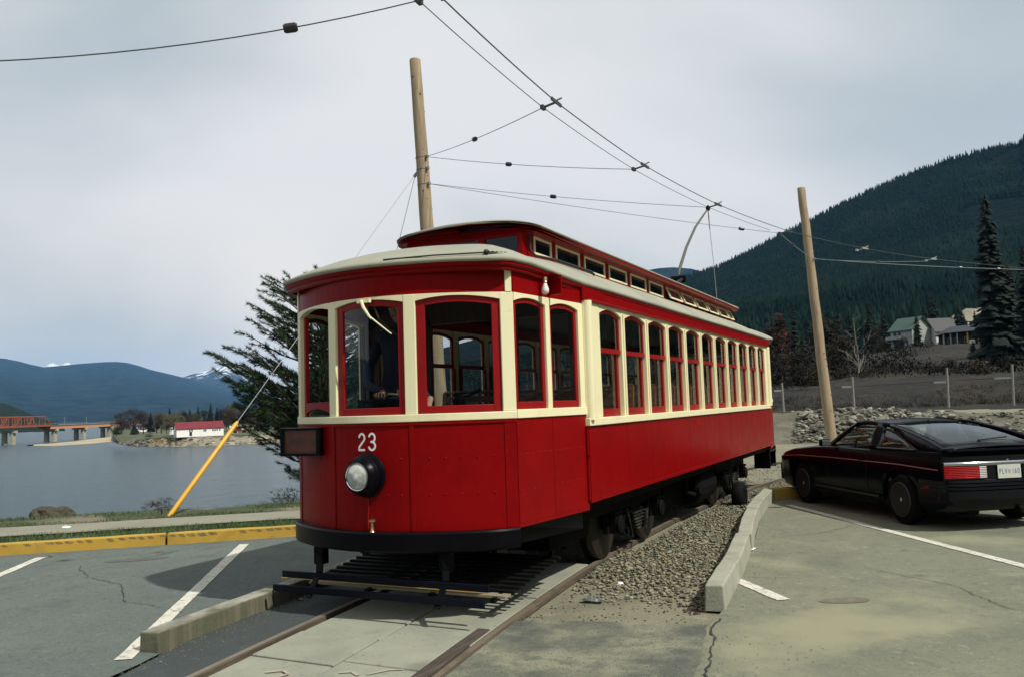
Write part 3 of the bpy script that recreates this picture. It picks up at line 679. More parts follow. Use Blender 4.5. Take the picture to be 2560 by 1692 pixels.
def brush(name, G, n, hr, m, lab, seed, lo=0.0, hi=1.0, dens=0.0):
    r1 = random.Random(seed); Ga = np.array(G); nr, nc = Ga.shape[:2]; V, Fc = [], []; k = 0
    while k < n:
        ri = r1.uniform(lo, hi)*(nr-1.01); ci = r1.uniform(0, nc-1.01); i, j = int(ri), int(ci); f, g = ri-i, ci-j
        q = Ga[i, j]*(1-f)*(1-g)+Ga[i+1, j]*f*(1-g)+Ga[i, j+1]*(1-f)*g+Ga[i+1, j+1]*f*g
        k += 1
        if mnoise.noise(Vector((q[0]*.07, q[1]*.07, 5))) < dens: continue
        h = r1.uniform(*hr); w_ = h*r1.uniform(.5, 1.1)
        for _ in range(26):
            a = r1.uniform(0, 6.28); rr = w_*math.sqrt(r1.random()); z = h*r1.uniform(.05, 1)*(1-.5*(rr/w_)**2); x, y = q[0]+rr*math.cos(a), q[1]+rr*math.sin(a)
            d1 = Vector((r1.gauss(0, .6), r1.gauss(0, .6), r1.gauss(.5, .8))).normalized()*h*r1.uniform(.15, .38); sd_ = Vector((r1.gauss(0, 1), r1.gauss(0, 1), r1.gauss(0, .4))).normalized()*h*.07
            b = len(V); V += [(x-sd_.x, y-sd_.y, q[2]+z), (x+sd_.x, y+sd_.y, q[2]+z), (x+d1.x, y+d1.y, q[2]+z+d1.z)]; Fc.append((b, b+1, b+2))
    return tag(link(name, np_mesh(name, V, Fc, 3), m), lab, None, None, 'stuff')
BRU = mat('dark_brush', (0.020, 0.018, 0.011), .95, [((0.036, 0.026, 0.016), .25, .45, .6), ((0.007, 0.010, 0.006), .18, .5, .62)], spec=.1, gain=(0.5, 0.5, 0.5))
BRU2 = mat('dry_bank_weeds', (0.050, 0.040, 0.024), .95, [((0.075, 0.062, 0.038), .4, .45, .62), ((0.018, 0.018, 0.010), .2, .52, .62)], spec=.1, gain=(0.55, 0.55, 0.55))
brush('brush', GH1, 2600, (1.0, 2.6), BRU, 'tangled dark brush covering the slope below the houses', 1, .12, .82, -.12)
brush('weeds', GH0, 2600, (.25, .7), BRU2, 'dry brown weeds on the railway bank', 2, .55, 1.0, -.25)
cones('forest', GH2, 2600, (6, 15), FIR, 'dark conifers on the lower slope behind the houses', azB, R(30), 5, lambda q: math.hypot(q[0]-CAM.x, q[1]-CAM.y) > 262 and mnoise.noise(Vector((q[0]*.02, q[1]*.02, 8))) > -.15)
# low berm of rubble behind the tracks
bT = profile([(1400, 968), (1700, 960), (1800, 957), (1880, 953), (1920, 949), (1990, 947), (2060, 951), (2130, 957), (2250, 958), (2372, 956)]) + [(R(14), -0.004)]
bM = [(a, (e-0.052)*0.5) for a, e in bT]
_, GB = terrain('berm', [(31.4, -0.06), (33.2, bM), (35.2, bT), (38, [(a, e-0.01) for a, e in bT]), (42, -0.06)], profile([(1500, 0)])[0][0], R(16), 120,
        mat('rubble_soil', (0.095, 0.086, 0.06), 0.97, [((0.145, 0.134, 0.10), 1.1, 0.42, 0.68), ((0.075, 0.07, 0.045), 2.6, 0.5, 0.7), ((0.06, 0.075, 0.03), 0.5, 0.60, 0.72)], (9, 1.0, 0.06)), [(0.9, 0.10), (2.5, 0.06)], sub=4, lab='low berm of pale soil and rubble behind the tracks')

# rocks: a few shared shapes
def rock_mesh(seed, sub=1, flat=0.7):
    bm = bmesh.new(); bmesh.ops.create_icosphere(bm, subdivisions=sub, radius=1)
    r1 = random.Random(seed); o = Vector((seed*7.3, seed*1.7, 0))
    for v in bm.verts:
        v.co *= 1 + 0.42*mnoise.noise(v.co*1.3+o) + r1.uniform(-.13, .13); v.co.z *= flat
    me = bpy.data.meshes.new('rock'); bm.to_mesh(me); bm.free(); return me
ROCKM = [mat('rubble_stone', (0.165, 0.158, 0.122), 0.9, [((0.11, 0.106, 0.082), 3, 0.42, 0.7), ((0.23, 0.22, 0.175), 9, 0.55, 0.8)], (14, 0.5, 0.02)),
         mat('pale_rubble', (0.29, 0.275, 0.22), 0.9, [((0.20, 0.19, 0.15), 4, 0.42, 0.7)], (14, 0.5, 0.02)),
         mat('dark_rubble', (0.055, 0.056, 0.044), 0.92, [((0.10, 0.095, 0.075), 4, 0.45, 0.7)], (14, 0.5, 0.02))]
RMESH = []
for i in range(9):
    me = rock_mesh(i, 1, 0.55+0.05*(i % 4)); me.materials.append(ROCKM[(0, 0, 1, 2, 0, 0, 1, 2, 0)[i]]); RMESH.append(me)
pile = empty('rock_pile', far(1920, 1016, 32.5), 'heap of broken grey rubble behind the leaning wooden pole', 'rock pile')
GBa = np.array(GB)
def berm_pt(u, t, r1):
    a = azel(u, 0)[0]; az = np.arctan2(GBa[0, :, 0]-CAM.x, GBa[0, :, 1]-CAM.y); ci = int(np.clip(np.searchsorted(az, a), 1, len(az)-2))
    ri = min(int(t*11), 11); f = t*11-ri
    return GBa[ri, ci]*(1-f) + GBa[ri+1, ci]*f
r1 = random.Random(21); nrk = 0
while nrk < 285:
    u = r1.uniform(1790, 2085); t = r1.random()**0.8*0.80
    if r1.random() < 0.10: u = r1.uniform(2080, 2400); t = r1.uniform(0.3, 0.8)
    q = berm_pt(u, t, r1); s_ = r1.uniform(0.07, 0.18)*(1.5 if r1.random() < 0.10 else 1)*(.6 if u > 2085 else 1)
    o = bpy.data.objects.new('rock', r1.choice(RMESH)); COL.objects.link(o)
    o.parent = pile; o.matrix_parent_inverse = wmat(pile).inverted()
    o.location = (q[0]+r1.uniform(-.3, .3), q[1]+r1.uniform(-.3, .3), q[2]+s_*0.25); o.scale = (s_*r1.uniform(.8, 1.5), s_, s_*r1.uniform(.6, 1)); o.rotation_euler = (r1.uniform(-.6, .6), r1.uniform(-.6, .6), r1.uniform(0, 6.28)); nrk += 1
def stones(name, pts, meshes, lab, mats, parent=None):
    """many small stones joined into one object; pts: (x,y,z,size)"""
    base = [(np.array([v.co[:] for v in m.vertices]), np.array([p_.vertices[:] for p_ in m.polygons])) for m in meshes]
    V, Fc, off = [], [], 0; rs = np.random.RandomState(3); mi = []
    for x, y, z, s_ in pts:
        b, f = base[rs.randint(len(base))]; a = rs.uniform(0, 6.28); c, s2 = math.cos(a), math.sin(a)
        q = b*np.array([s_*rs.uniform(.8, 1.4), s_, s_*rs.uniform(.5, .9)])
        q = np.stack([q[:, 0]*c-q[:, 1]*s2, q[:, 0]*s2+q[:, 1]*c, q[:, 2]], 1) + np.array([x, y, z])
        V.append(q); Fc.append(f+off); off += len(q); mi += [rs.randint(len(mats))]*len(f)
    me = np_mesh(name, np.concatenate(V), np.concatenate(Fc), 3)
    for m in mats: me.materials.append(m)
    me.polygons.foreach_set('material_index', mi)
    o = link(name, me, None, parent); return tag(o, lab, None, None, 'stuff')
pts = []
for i in range(2600):
    u = r1.uniform(1780, 2100) if r1.random() < 0.75 else r1.uniform(2050, 2420); t = r1.random()*0.85; q = berm_pt(u, t, r1)
    pts.append((q[0]+r1.uniform(-.4, .4), q[1]+r1.uniform(-.4, .4), q[2]+0.01, r1.uniform(.03, .09)))
stones('small_rubble', pts, RMESH, 'small broken stones filling the rubble heap', ROCKM, pile)

# railway ballast beside the right rail
BAL = [mat('ballast_pale', (0.36, 0.33, 0.265), 0.85, [((0.26, 0.24, 0.195), 9, 0.4, 0.7)], gain=(0.72, 0.77, 0.66)), mat('ballast_mid', (0.24, 0.22, 0.175), 0.88, [((0.16, 0.15, 0.12), 9, 0.4, 0.7)], gain=(0.72, 0.77, 0.66)),
       mat('ballast_dark', (0.12, 0.115, 0.095), 0.88, gain=(0.72, 0.77, 0.66)), mat('ballast_tan', (0.30, 0.235, 0.16), 0.88, gain=(0.72, 0.77, 0.66))]
bm_ = [rock_mesh(40+i, 1, 0.7) for i in range(6)]
pts = []; r1 = random.Random(8)
def kerb_x(y):
    return interp([(-0.32, 2.21), (2.28, 1.90), (4.42, 1.585), (6.82, 1.36), (9, 1.6), (14, 2.6), (30, 7.5)], y)
n_ = 0
while n_ < 19000:
    y = -0.9 + 15*r1.random()**1.55
    x0 = track_x(y, 0.7525+0.05); x1 = kerb_x(y)
    if r1.random() < 0.12 and y > 1.2: x0, x1 = track_x(y, -1.4), track_x(y, 0.70)
    x = r1.uniform(x0, x1)
    dens = min(1, max(0.0, (y+0.25)/1.1)) 
    if y < 0.6 and x < 1.25: dens *= 0.35
    dens *= 0.55+0.9*max(0, mnoise.noise(Vector((x*1.8, y*1.8, 2)))+0.35)
    if y > 2.0: dens = 1
    if x > x1-0.28 and y < 6.6: dens *= 0.35
    if r1.random() > dens: continue
    t = (x-x0)/max(x1-x0, .01)
    lay = r1.uniform(0, 0.045)*min(1, max(0, y+0.2))
    z = -0.045 + lay*(1-0.4*abs(t-0.5)) - (0.05 if y > 2 and t < 0.12 else 0)
    pts.append((x, y, z, r1.uniform(.007, .021)*(1.0 if r1.random() < 0.93 else 1.6))); n_ += 1
stones('gravel', pts, bm_, 'grey and tan track gravel between the right rail and the kerb', BAL)
for u, v, s_, lab in ((1436, 1352, 0.032, 'white stone alone on the dirt beside the right rail'),):
    q = at(u, v, -0.03); o = link('pale_stone', rock_mesh(77, 2, 0.7), WHITE, None); o.location = q; o.scale = (s_, s_, s_); tag(o, lab, 'stone')
# dark bits of soil and bark along the kerb foot
pts = []
for i in range(900):
    y = r1.uniform(-0.4, 6.5); x = kerb_x(y) - abs(r1.gauss(0, 0.13)) - 0.01; pts.append((x, y, -0.046, r1.uniform(.006, .018)))
for i in range(260):
    y = r1.uniform(-1.0, 1.0); x = r1.uniform(1.0, 2.2); pts.append((x, y, -0.047, r1.uniform(.004, .012)))
stones('soil_crumbs', pts, bm_, 'dark crumbs of soil and bark along the kerb', [mat('dark_soil', (0.035, 0.028, 0.02), 0.95), mat('bark_bits', (0.075, 0.055, 0.038), 0.95)])

# loose grit lying on the paving near the tracks and kerbs
pts = []; r1 = random.Random(31)
for i in range(1500):
    k = r1.random()
    if k < .35: y = r1.uniform(-3.2, 1.2); x = track_x(y, -.7525)-.58+abs(r1.gauss(0, .12))
    elif k < .6: y = r1.uniform(-.3, 6.8); x = kerb_x(y)+.18+abs(r1.gauss(0, .22))
    elif k < .85: x = r1.uniform(1.0, 3.2); y = -1.0-abs(r1.gauss(0, .9))
    else: x = r1.uniform(-5, -1.2); y = r1.uniform(-3, 1.5)
    if (KN.dot(Vector((x, y, 0))-KO)) > -.05: continue
    pts.append((x, y, -0.006, r1.uniform(.002, .0055)))
stones('grit', pts, bm_[:3], 'loose grit scattered on the paving', BAL)
# litter
mb = MB(); q = at(1736, 1271, -0.008)
mb.add([q+Vector((-.052, -.02, 0)), q+Vector((.05, -.045, .004)), q+Vector((.062, .045, .012)), q+Vector((-.04, .06, .004))], [(0, 1, 2, 3)])
o = mb.build('paper_scrap', mat('white_paper', (0.85, 0.84, 0.80), 0.7), label='small square of white paper on the asphalt by the kerb', cat='litter', recalc=False); sd = o.modifiers.new('s', 'SOLIDIFY'); sd.thickness = 0.001
q = at(1375, 1392, -0.04); mb = MB(); r1 = random.Random(4)
rows = []
for i in range(6):
    rows.append([q+Vector((-.09+.036*i+r1.uniform(-.012, .012), -.045+.03*k+r1.uniform(-.01, .01), abs(r1.gauss(0, .018))+.004)) for k in range(4)])
mb.grid(rows); mb.build('plastic_scrap', mat('grey_plastic', (0.16, 0.19, 0.19), 0.35, [((0.04, 0.045, 0.045), 30, 0.4, 0.6)]), label='crumpled grey green plastic scrap on the dirt by the rail', cat='litter', recalc=False)
for u, v, sz, col, lab in ((118, 1288, .05, (0.25, 0.12, 0.05), 'dry brown leaf at the foot of the yellow kerb'), (694, 1390, .04, (0.30, 0.13, 0.06), 'dry reddish leaf by the left kerb under the fender')):
    q = at(u, v, -0.008); mb = MB(); mb.add([q+Vector((-sz, 0, .004)), q+Vector((0, -sz*.5, .018)), q+Vector((sz, 0, .01)), q+Vector((0, sz*.5, .02))], [(0, 1, 2), (0, 2, 3)])
    o = mb.build('dry_leaf', mat('leaf_brown', col, 0.8), label=lab, cat='leaf', recalc=False); sd = o.modifiers.new('s', 'SOLIDIFY'); sd.thickness = 0.001
# scattered white litter on the verge
for (u, v, lab) in ((152, 1317/1.0793, 'white scrap on the grass edge of the path'),):
    q = at(u, v, 0.13); o = link('pale_stone', rock_mesh(78, 2, 0.5), WHITE); o.location = q; o.scale = (.07, .05, .04); tag(o, lab, 'stone')

# earth and rock lump on the lake edge, shrubs
mb_rock = rock_mesh(91, 3, 0.55); mb_rock.materials.append(mat('mossy_rock', (0.055, 0.045, 0.03), 0.95, [((0.10, 0.08, 0.055), 3, 0.42, 0.65), ((0.02, 0.035, 0.012), 2, 0.52, 0.68)], (10, 1, .05)))
q = at(118, 1180, 0.12)
o = bpy.data.objects.new('boulder', mb_rock); COL.objects.link(o); o.location = (q.x, q.y, 0.02); o.scale = (0.34, 0.26, 0.30); o.rotation_euler = (0, 0, 0.7)
tag(o, 'low dark boulder with earth on the lake edge at the left', 'boulder')

# ------------------------------------------------------------------ trees
BARK = mat('grey_bark', (0.06, 0.05, 0.04), 0.95, [((0.10, 0.085, 0.07), 6, 0.45, 0.7)], (20, 0.8, .02), stretch=(3, 3, .6))
BIRCH = mat('pale_bark', (0.15, 0.14, 0.115), 0.9, [((0.12, 0.11, 0.10), 3, 0.5, 0.7)])
TWIG = mat('bare_twigs', (0.055, 0.042, 0.034), 0.95)
def leaf_mat(n, a, b_): return mat(n, a, 0.85, [(b_, 0.45, 0.42, 0.62)], spec=0.2)
LM = {'fir': leaf_mat('fir_needles', (0.004, 0.010, 0.0075), (0.008, 0.017, 0.011)), 'red': leaf_mat('red_brown_twigs', (0.060, 0.026, 0.020), (0.035, 0.018, 0.014)),
      'plum': leaf_mat('plum_buds', (0.030, 0.020, 0.020), (0.050, 0.030, 0.028)), 'pale': leaf_mat('pale_spring_twigs', (0.11, 0.105, 0.06), (0.075, 0.07, 0.042)),
      'lime': leaf_mat('lime_spring_leaf', (0.15, 0.17, 0.035), (0.10, 0.12, 0.03)), 'brown': leaf_mat('brown_twigs', (0.036, 0.030, 0.021), (0.020, 0.018, 0.013)),
      'dark': leaf_mat('dark_evergreen', (0.005, 0.011, 0.007), (0.012, 0.020, 0.010)), 'olive': leaf_mat('olive_buds', (0.075, 0.065, 0.022), (0.05, 0.05, 0.02))}
def conifer_meshes(h, r, seed, n=26, per=11):
    r1 = random.Random(seed); V, Fc = [], []
    for i in range(n):
        t = (i+0.5*r1.random())/n; z = h*(0.10+0.90*t); rr = r*(1-t)**0.85*r1.uniform(0.75, 1.15)+0.02*h
        for k in range(per):
            if r1.random() < 0.10: continue
            a = r1.uniform(0, 6.28); ln = rr*r1.uniform(0.6, 1.1); dr = ln*r1.uniform(0.15, 0.45); wd = ln*r1.uniform(0.16, 0.30)
            c, s_ = math.cos(a), math.sin(a); b = len(V)
            for q, lat, dz in ((0.1, 0, 0.02*h), (0.45, wd, -dr*.35), (0.55, -wd, -dr*.35), (1.0, 0, -dr), (0.75, wd*.9, -dr*1.1), (0.8, -wd*.9, -dr*1.1)):
                V.append((c*ln*q - s_*lat, s_*ln*q + c*lat, z+dz))
            Fc += [(b, b+1, b+3), (b, b+3, b+2), (b+1, b+4, b+3), (b+2, b+3, b+5)]
    for k in range(10):
        a = r1.uniform(0, 6.28); b = len(V); V += [(0, 0, h), (math.cos(a)*.05*r, math.sin(a)*.05*r, h*.9), (math.cos(a+1.5)*.05*r, math.sin(a+1.5)*.05*r, h*.9)]; Fc.append((b, b+1, b+2))
    t_ = MB().tube([(0, 0, -h*.02), (0, 0, h*.5), (0, 0, h*.97)], [h*.018, h*.011, h*.002], 6)
    return np_mesh('crown', V, Fc, 3), t_.mesh('trunk')
def round_meshes(h, r, seed, n=900, leaf=0.05, low=0.25, twiggy=True):
    r1 = random.Random(seed); V, Fc = [], []
    cl = [Vector((r1.gauss(0, .45), r1.gauss(0, .45), r1.uniform(low, 0.92))) for _ in range(14)]
    for i in range(n):
        c = r1.choice(cl); q = Vector((c.x+r1.gauss(0, .22), c.y+r1.gauss(0, .22), c.z+r1.gauss(0, .085)))
        rad = math.hypot(q.x, q.y); lim = math.sqrt(max(0.02, 1-((q.z-.58)/.46)**2)) if abs(q.z-.58) < .46 else 0.1
        if rad > lim: continue
        x, y, z = q.x*r, q.y*r, q.z*h; s_ = leaf*h*r1.uniform(.5, 1.3)
        d1 = Vector((r1.gauss(0, 1), r1.gauss(0, 1), r1.gauss(0.3, 1))).normalized()*s_; d2 = Vector((r1.gauss(0, 1), r1.gauss(0, 1), r1.gauss(0, 1))).normalized()*s_*(0.35 if twiggy else 0.8)
        b = len(V); V += [(x-d1.x, y-d1.y, z-d1.z), (x+d2.x, y+d2.y, z+d2.z), (x+d1.x, y+d1.y, z+d1.z)]; Fc.append((b, b+1, b+2))
    t_ = MB(); t_.tube([(0, 0, -.05*h), (0, 0, h*.35), (r*.05, 0, h*.6)], [h*.028, h*.02, h*.008], 6)
    for c in cl:
        t_.tube([(0, 0, h*r1.uniform(.12, .4)), (c.x*r*.55, c.y*r*.55, c.z*h*.75), (c.x*r, c.y*r, c.z*h)], [h*.012, h*.008, h*.003], 4)
    return np_mesh('crown', V, Fc, 3), t_.mesh('trunk')
def tree(name, base, meshes, m, lab, cat='tree', group=None, bark=BARK, rz=0.0):
    t = empty(name, base, lab, cat, group, None, rz)
    link('crown', meshes[0], m, t, False); link('trunk', meshes[1], bark, t, False)
    return t
PXM = PX/F_PX
def tree_at(u, vtop, vbase, dist, wpx, kind, lab, group, seed, name=None):
    b = far(u, vbase, dist); h = (vbase-vtop)*PXM*dist; r = wpx*PXM*dist/2
    if kind in ('fir', 'dark') and name != 'bush': ms = conifer_meshes(h, r, seed, max(16, int(20+1.3*h)), 13); nm = 'fir_tree'
    else: ms = round_meshes(h, r, seed, 3600 if h > 7 else 2200, 0.05 if h > 6 else .065, 0.2 if name != 'bush' else 0.05, kind not in ('lime',)); nm = 'bare_tree'
    return tree(name or nm, b, ms, LM[kind], lab, 'tree' if name != 'bush' else 'bush', group)

# far shore spit with its trees and buildings
SPIT = mat('spit_ground', (0.055, 0.072, 0.028), 0.97, [((0.11, 0.10, 0.06), 0.06, 0.45, 0.62), ((0.035, 0.05, 0.018), 0.2, 0.5, 0.7)])
SHORE = mat('rocky_shore', (0.22, 0.195, 0.135), 0.95, [((0.36, 0.33, 0.26), 0.35, 0.52, 0.66), ((0.10, 0.09, 0.06), 0.25, 0.5, 0.66), ((0.24, 0.16, 0.06), 0.04, 0.52, 0.66)], (0.8, 1, .4))
SAND = mat('sandbar', (0.38, 0.32, 0.21), 0.95, [((0.30, 0.25, 0.16), 0.05, 0.45, 0.65)])
def strip(name, lo, hi, m, lab, nsub=14, amp=0.0):
    mb = MB(); rows = [[], [], [], []]
    for i in range(nsub*(len(lo)-1)+1):
        k = min(i//nsub, len(lo)-2); t = i/nsub-k
        a = Vector(lo[k]).lerp(Vector(lo[k+1]), t); b = Vector(hi[k]).lerp(Vector(hi[k+1]), t)
        for j, f in enumerate((0, .33, .66, 1)):
            q = a.lerp(b, f); q.z += amp*mnoise.noise(q*0.15)*(1 if 0 < j else 0)+amp*.5*mnoise.noise(q*.5)*(1 if 0 < j else 0); rows[j].append(q)
    mb.grid(rows); o = mb.build(name, m, smooth=True, label=lab, kind='structure', recalc=False)
    if o.data.polygons[0].normal.z < 0: o.data.flip_normals()
    return o
zl = WATER_Z
sh_lo = [at(u, v, zl-.4) for u, v in ((272, 1030), (300, 1034), (340, 1036), (400, 1036), (470, 1035), (560, 1031), (640, 1027), (760, 1024), (900, 1022))]
sh_d = [(q-CAM).to_2d().length for q in sh_lo]
sh_hi = [far(u, v, d+12) for (u, v), d in zip(((276, 1024), (300, 1022), (340, 1016), (400, 1013), (470, 1011), (560, 1007), (640, 1004), (760, 1002), (900, 1001)), sh_d)]
strip('shore', sh_lo, sh_hi, SHORE, 'stony beach along the far shore', amp=0.7)
sp_hi = [far(u, v, 520) for u, v in ((262, 1006), (300, 998), (340, 994), (400, 995), (470, 996), (560, 994), (640, 993), (760, 990), (900, 986))]
strip('far_shore', [q+Vector((0, 0, -.1)) for q in sh_hi], sp_hi, SPIT, 'grassy spit of land across the water', amp=0.5)
sp_b = [far(u, v, 900) for u, v in ((262, 998), (300, 990), (340, 985), (400, 984), (470, 984), (560, 982), (640, 981), (760, 978), (900, 975))]
strip('far_shore', sp_hi, sp_b, SPIT, 'land behind the trees of the spit')
strip('sandbar', [at(u, v, zl-.1) for u, v in ((60, 1031), (120, 1033), (170, 1031), (220, 1028), (262, 1024), (290, 1022))], [at(u, v, zl+.5) for u, v in ((64, 1029.5), (120, 1026), (170, 1021), (220, 1015), (262, 1010), (285, 1009))], SAND, 'pale sandbar in front of the bridge piers')
TG = 'trees on the far shore'
FT = [(308, 957, 1001, 380, 70, 'plum', 'broad dark plum coloured tree at the end of the bridge'), (282, 966, 1001, 395, 40, 'plum', 'smaller plum coloured tree leaning over the bridge deck'),
 (312, 985, 1002, 372, 20, 'dark', 'short dark fir in front of the plum coloured tree'), (270, 990, 1009, 400, 25, 'lime', 'small lime green tree on the sandbar by the bridge'),
 (349, 961, 1000, 380, 20, 'fir', 'narrow fir left of the pale bare trees'), (374, 962, 1000, 390, 34, 'pale', 'pale bare tree right of the narrow fir'), (398, 960, 1000, 395, 40, 'pale', 'pale bare tree above the left end of the red roof'),
 (418, 958, 998, 410, 30, 'brown', 'brown bare tree behind the red roof at its left end'), (363, 968, 1000, 400, 24, 'brown', 'brown bare tree just right of the narrow fir'), (393, 950, 985, 520, 16, 'fir', 'dark fir top showing behind the pale bare trees'),
 (440, 952, 985, 470, 15, 'fir', 'left of the pair of firs behind the red roof'), (459, 947, 985, 470, 16, 'fir', 'taller right fir of the pair behind the red roof'), (488, 942, 985, 470, 19, 'fir', 'tallest fir behind the middle of the red roof'), (503, 948, 985, 470, 17, 'fir', 'fir leaning to the tallest one behind the red roof'),
 (470, 955, 985, 500, 26, 'brown', 'brown bare tree between the firs behind the red roof'), (519, 950, 988, 500, 34, 'plum', 'dark plum tree behind the right end of the red roof'), (545, 940, 990, 480, 44, 'olive', 'round olive brown tree behind the yellow pipe'), (580, 950, 990, 500, 46, 'brown', 'grey brown bare tree right of the round olive tree'),
 (606, 962, 992, 500, 40, 'dark', 'dark evergreen half hidden by the pine'), (525, 970, 992, 430, 24, 'red', 'reddish shrub tree by the end of the white building'), (332, 966, 1001, 384, 34, 'plum', 'plum coloured tree just right of the broad one at the bridge end'), (386, 968, 1001, 384, 30, 'pale', 'thin pale bare tree left of the red roof'), (408, 955, 998, 402, 34, 'pale', 'tall pale bare tree at the left end of the red roof'), (430, 966, 996, 430, 30, 'brown', 'low brown tree behind the left third of the red roof'), (450, 962, 994, 440, 28, 'olive', 'olive coloured tree between the two firs behind the red roof'), (535, 955, 990, 470, 30, 'red', 'reddish bare tree right of the white building'), (562, 955, 992, 460, 34, 'brown', 'brown tree behind the top of the yellow pipe'),
 (600, 952, 990, 480, 44, 'olive', 'olive tree left of the half hidden evergreen'), (345, 1003, 1012, 330, 22, 'dark', 'dark bush on the far bank left of the white building')]
for i, (u, vt, vb, d, wd, k, lab) in enumerate(FT): tree_at(u, vt-(vb-vt)*.10, vb+1, d, wd*1.15, k, lab, TG, 100+i, 'bush' if 'bush' in lab else None)

# white boathouse with the red roof
def up_box(mb, o, ex, ey, x0, x1, y0, y1, z0, z1):
    vs = [o+ex*x+ey*y+Vector((0, 0, z)) for x in (x0, x1) for y in (y0, y1) for z in (z0, z1)]
    return mb.add(vs, [(0,1,3,2), (4,6,7,5), (0,4,5,1), (2,3,7,6), (0,2,6,4), (1,5,7,3)])
WALLW = mat('white_siding', (0.80, 0.79, 0.74), 0.6, [((0.70, 0.69, 0.64), 0.6, 0.5, 0.8)])
ROOFR = mat('red_metal_roof', (0.17, 0.026, 0.035), 0.6, [((0.13, 0.022, 0.03), 0.5, 0.45, 0.7)], spec=.2)
DARKG = mat('dark_window', (0.02, 0.025, 0.03), 0.2)
def gable_house(name, o, ex, ln, dp, wh, rh, wm, rm, lab, cat, over=0.4, wins=(), doors=(), group=None):
    """ridge along ex; o = front left corner on the ground; front faces -ey"""
    ey = Vector((-ex.y, ex.x, 0)); t = empty(name, o, lab, cat, group)
    mb = MB(); up_box(mb, o, ex, ey, 0, ln, 0, dp, -0.6, wh)
    for x in (0, ln): 
        a, b, c = o+ex*x+Vector((0, 0, wh)), o+ex*x+ey*dp+Vector((0, 0, wh)), o+ex*x+ey*dp/2+Vector((0, 0, wh+rh)); mb.add([a, b, c], [(0, 1, 2)])
    mb.build('wall', wm, t)
    mb = MB(); sl_ = rh/(dp/2)
    for sgn in (0, 1):
        ye = -over if sgn == 0 else dp+over; ze = wh-over*sl_
        q = [o+ex*(-over)+ey*ye+Vector((0, 0, ze)), o+ex*(ln+over)+ey*ye+Vector((0, 0, ze)), o+ex*(ln+over)+ey*dp/2+Vector((0, 0, wh+rh)), o+ex*(-over)+ey*dp/2+Vector((0, 0, wh+rh))]
        mb.prism(q, (0, 0, 0.18))
    mb.build('roof', rm, t)
    for (x, z, ww, hh) in wins:
        f = MB(); up_box(f, o, ex, ey, x-.08, x+ww+.08, -0.05, 0.02, z-.08, z+hh+.08); fo = f.build('window', wm, t)
        g = MB(); up_box(g, o, ex, ey, x, x+ww, -0.07, -0.04, z, z+hh); g.build('pane', DARKG, fo)
    for (x, ww, hh) in doors:
        f = MB(); up_box(f, o, ex, ey, x, x+ww, -0.06, 0.02, -0.2, hh); f.build('door', DARKG, t)
    return t
a = far(409, 1007.5, 372); b = far(518, 1003, 376); a.z = b.z = -5.9
ex = (b-a).normalized(); ln = (b-a).length
sc_ = ln/110.0
gable_house('boathouse', a, ex, ln, 6.0, 2.9, 2.4, WALLW, ROOFR, 'long white building with a red roof on the far shore', 'building', 0.35,
            [(ln*.262, 1.5, .55, .9), (ln*.308, 1.5, .55, .9), (ln*.565, 1.4, .5, .8), (ln*.60, 1.4, .5, .8), (ln*.755, 1.4, .5, .8), (ln*.80, 1.4, .5, .8), (ln*.845, 1.5, .5, .8), (ln*.905, 1.5, .5, .8)], [(ln*.268, 1.0, 1.4)])
a = far(393, 1002, 385); gable_house('white_shed', a, ex, 2.6, 2.5, 1.6, .6, WALLW, WALLW, 'tiny white shed left of the white building on the far shore', 'shed', .2)
a = far(318, 996.5, 400); gable_house('white_bungalow', a, ex, 6.2, 4, 0.8, .7, WALLW, mat('pale_roof', (0.55, 0.55, 0.55), .7), 'low pale house between the trees at the bridge end', 'house', .3)
# dark red railway wagon on the far shore
o = far(541, 1001, 385); t = empty('red_wagon', o, 'dark red railway wagon right of the white building', 'railway wagon')
ey = Vector((-ex.y, ex.x, 0)); WAG = mat('wagon_red', (0.10, 0.015, 0.015), .6)
mb = MB(); up_box(mb, o, ex, ey, 0, 5.6, 0, 1.8, .5, 2.3); mb.build('body', WAG, t)
mb = MB(); up_box(mb, o, ex, ey, 3.4, 5.0, -.05, .5, 1.2, 2.0); mb.build('panel', WALLW, t)
mb = MB(); up_box(mb, o, ex, ey, -.1, 5.7, -.1, 1.9, 2.3, 2.45); mb.build('roof', DARKG, t)
for x in (.9, 4.7): mb = MB(); mb.add([], []); up_box(mb, o, ex, ey, x-.6, x+.6, .1, 1.7, -.2, .5); mb.build('bogie', IRON, t)
a = far(534, 1000, 400); gable_house('grey_shed', a, ex, 3.2, 3, 1.9, 1.2, mat('grey_siding', (.35, .36, .36), .7), mat('light_roof', (.6, .62, .64), .6), 'small grey shed behind the red wagon on the far shore', 'shed', .3)
a = far(632, 986, 520); gable_house('white_house', a, ex, 9, 6, 2.5, 1.6, WALLW, mat('grey_roof', (.4, .42, .45), .7), 'white house half hidden behind the pine on the far shore', 'house', .4)
# far bank boulders
pts = []; r1 = random.Random(12)
for i in range(420):
    k = r1.uniform(0, 7.99); j = int(k); f = k-j; q = sh_lo[j].lerp(sh_lo[j+1], f).lerp(sh_hi[j].lerp(sh_hi[j+1], f), r1.uniform(.15, .95)); pts.append((q.x, q.y, q.z+.1, r1.uniform(.2, .7)))
stones('shore_rocks', pts, RMESH, 'pale rocks strewn along the far bank', ROCKM)

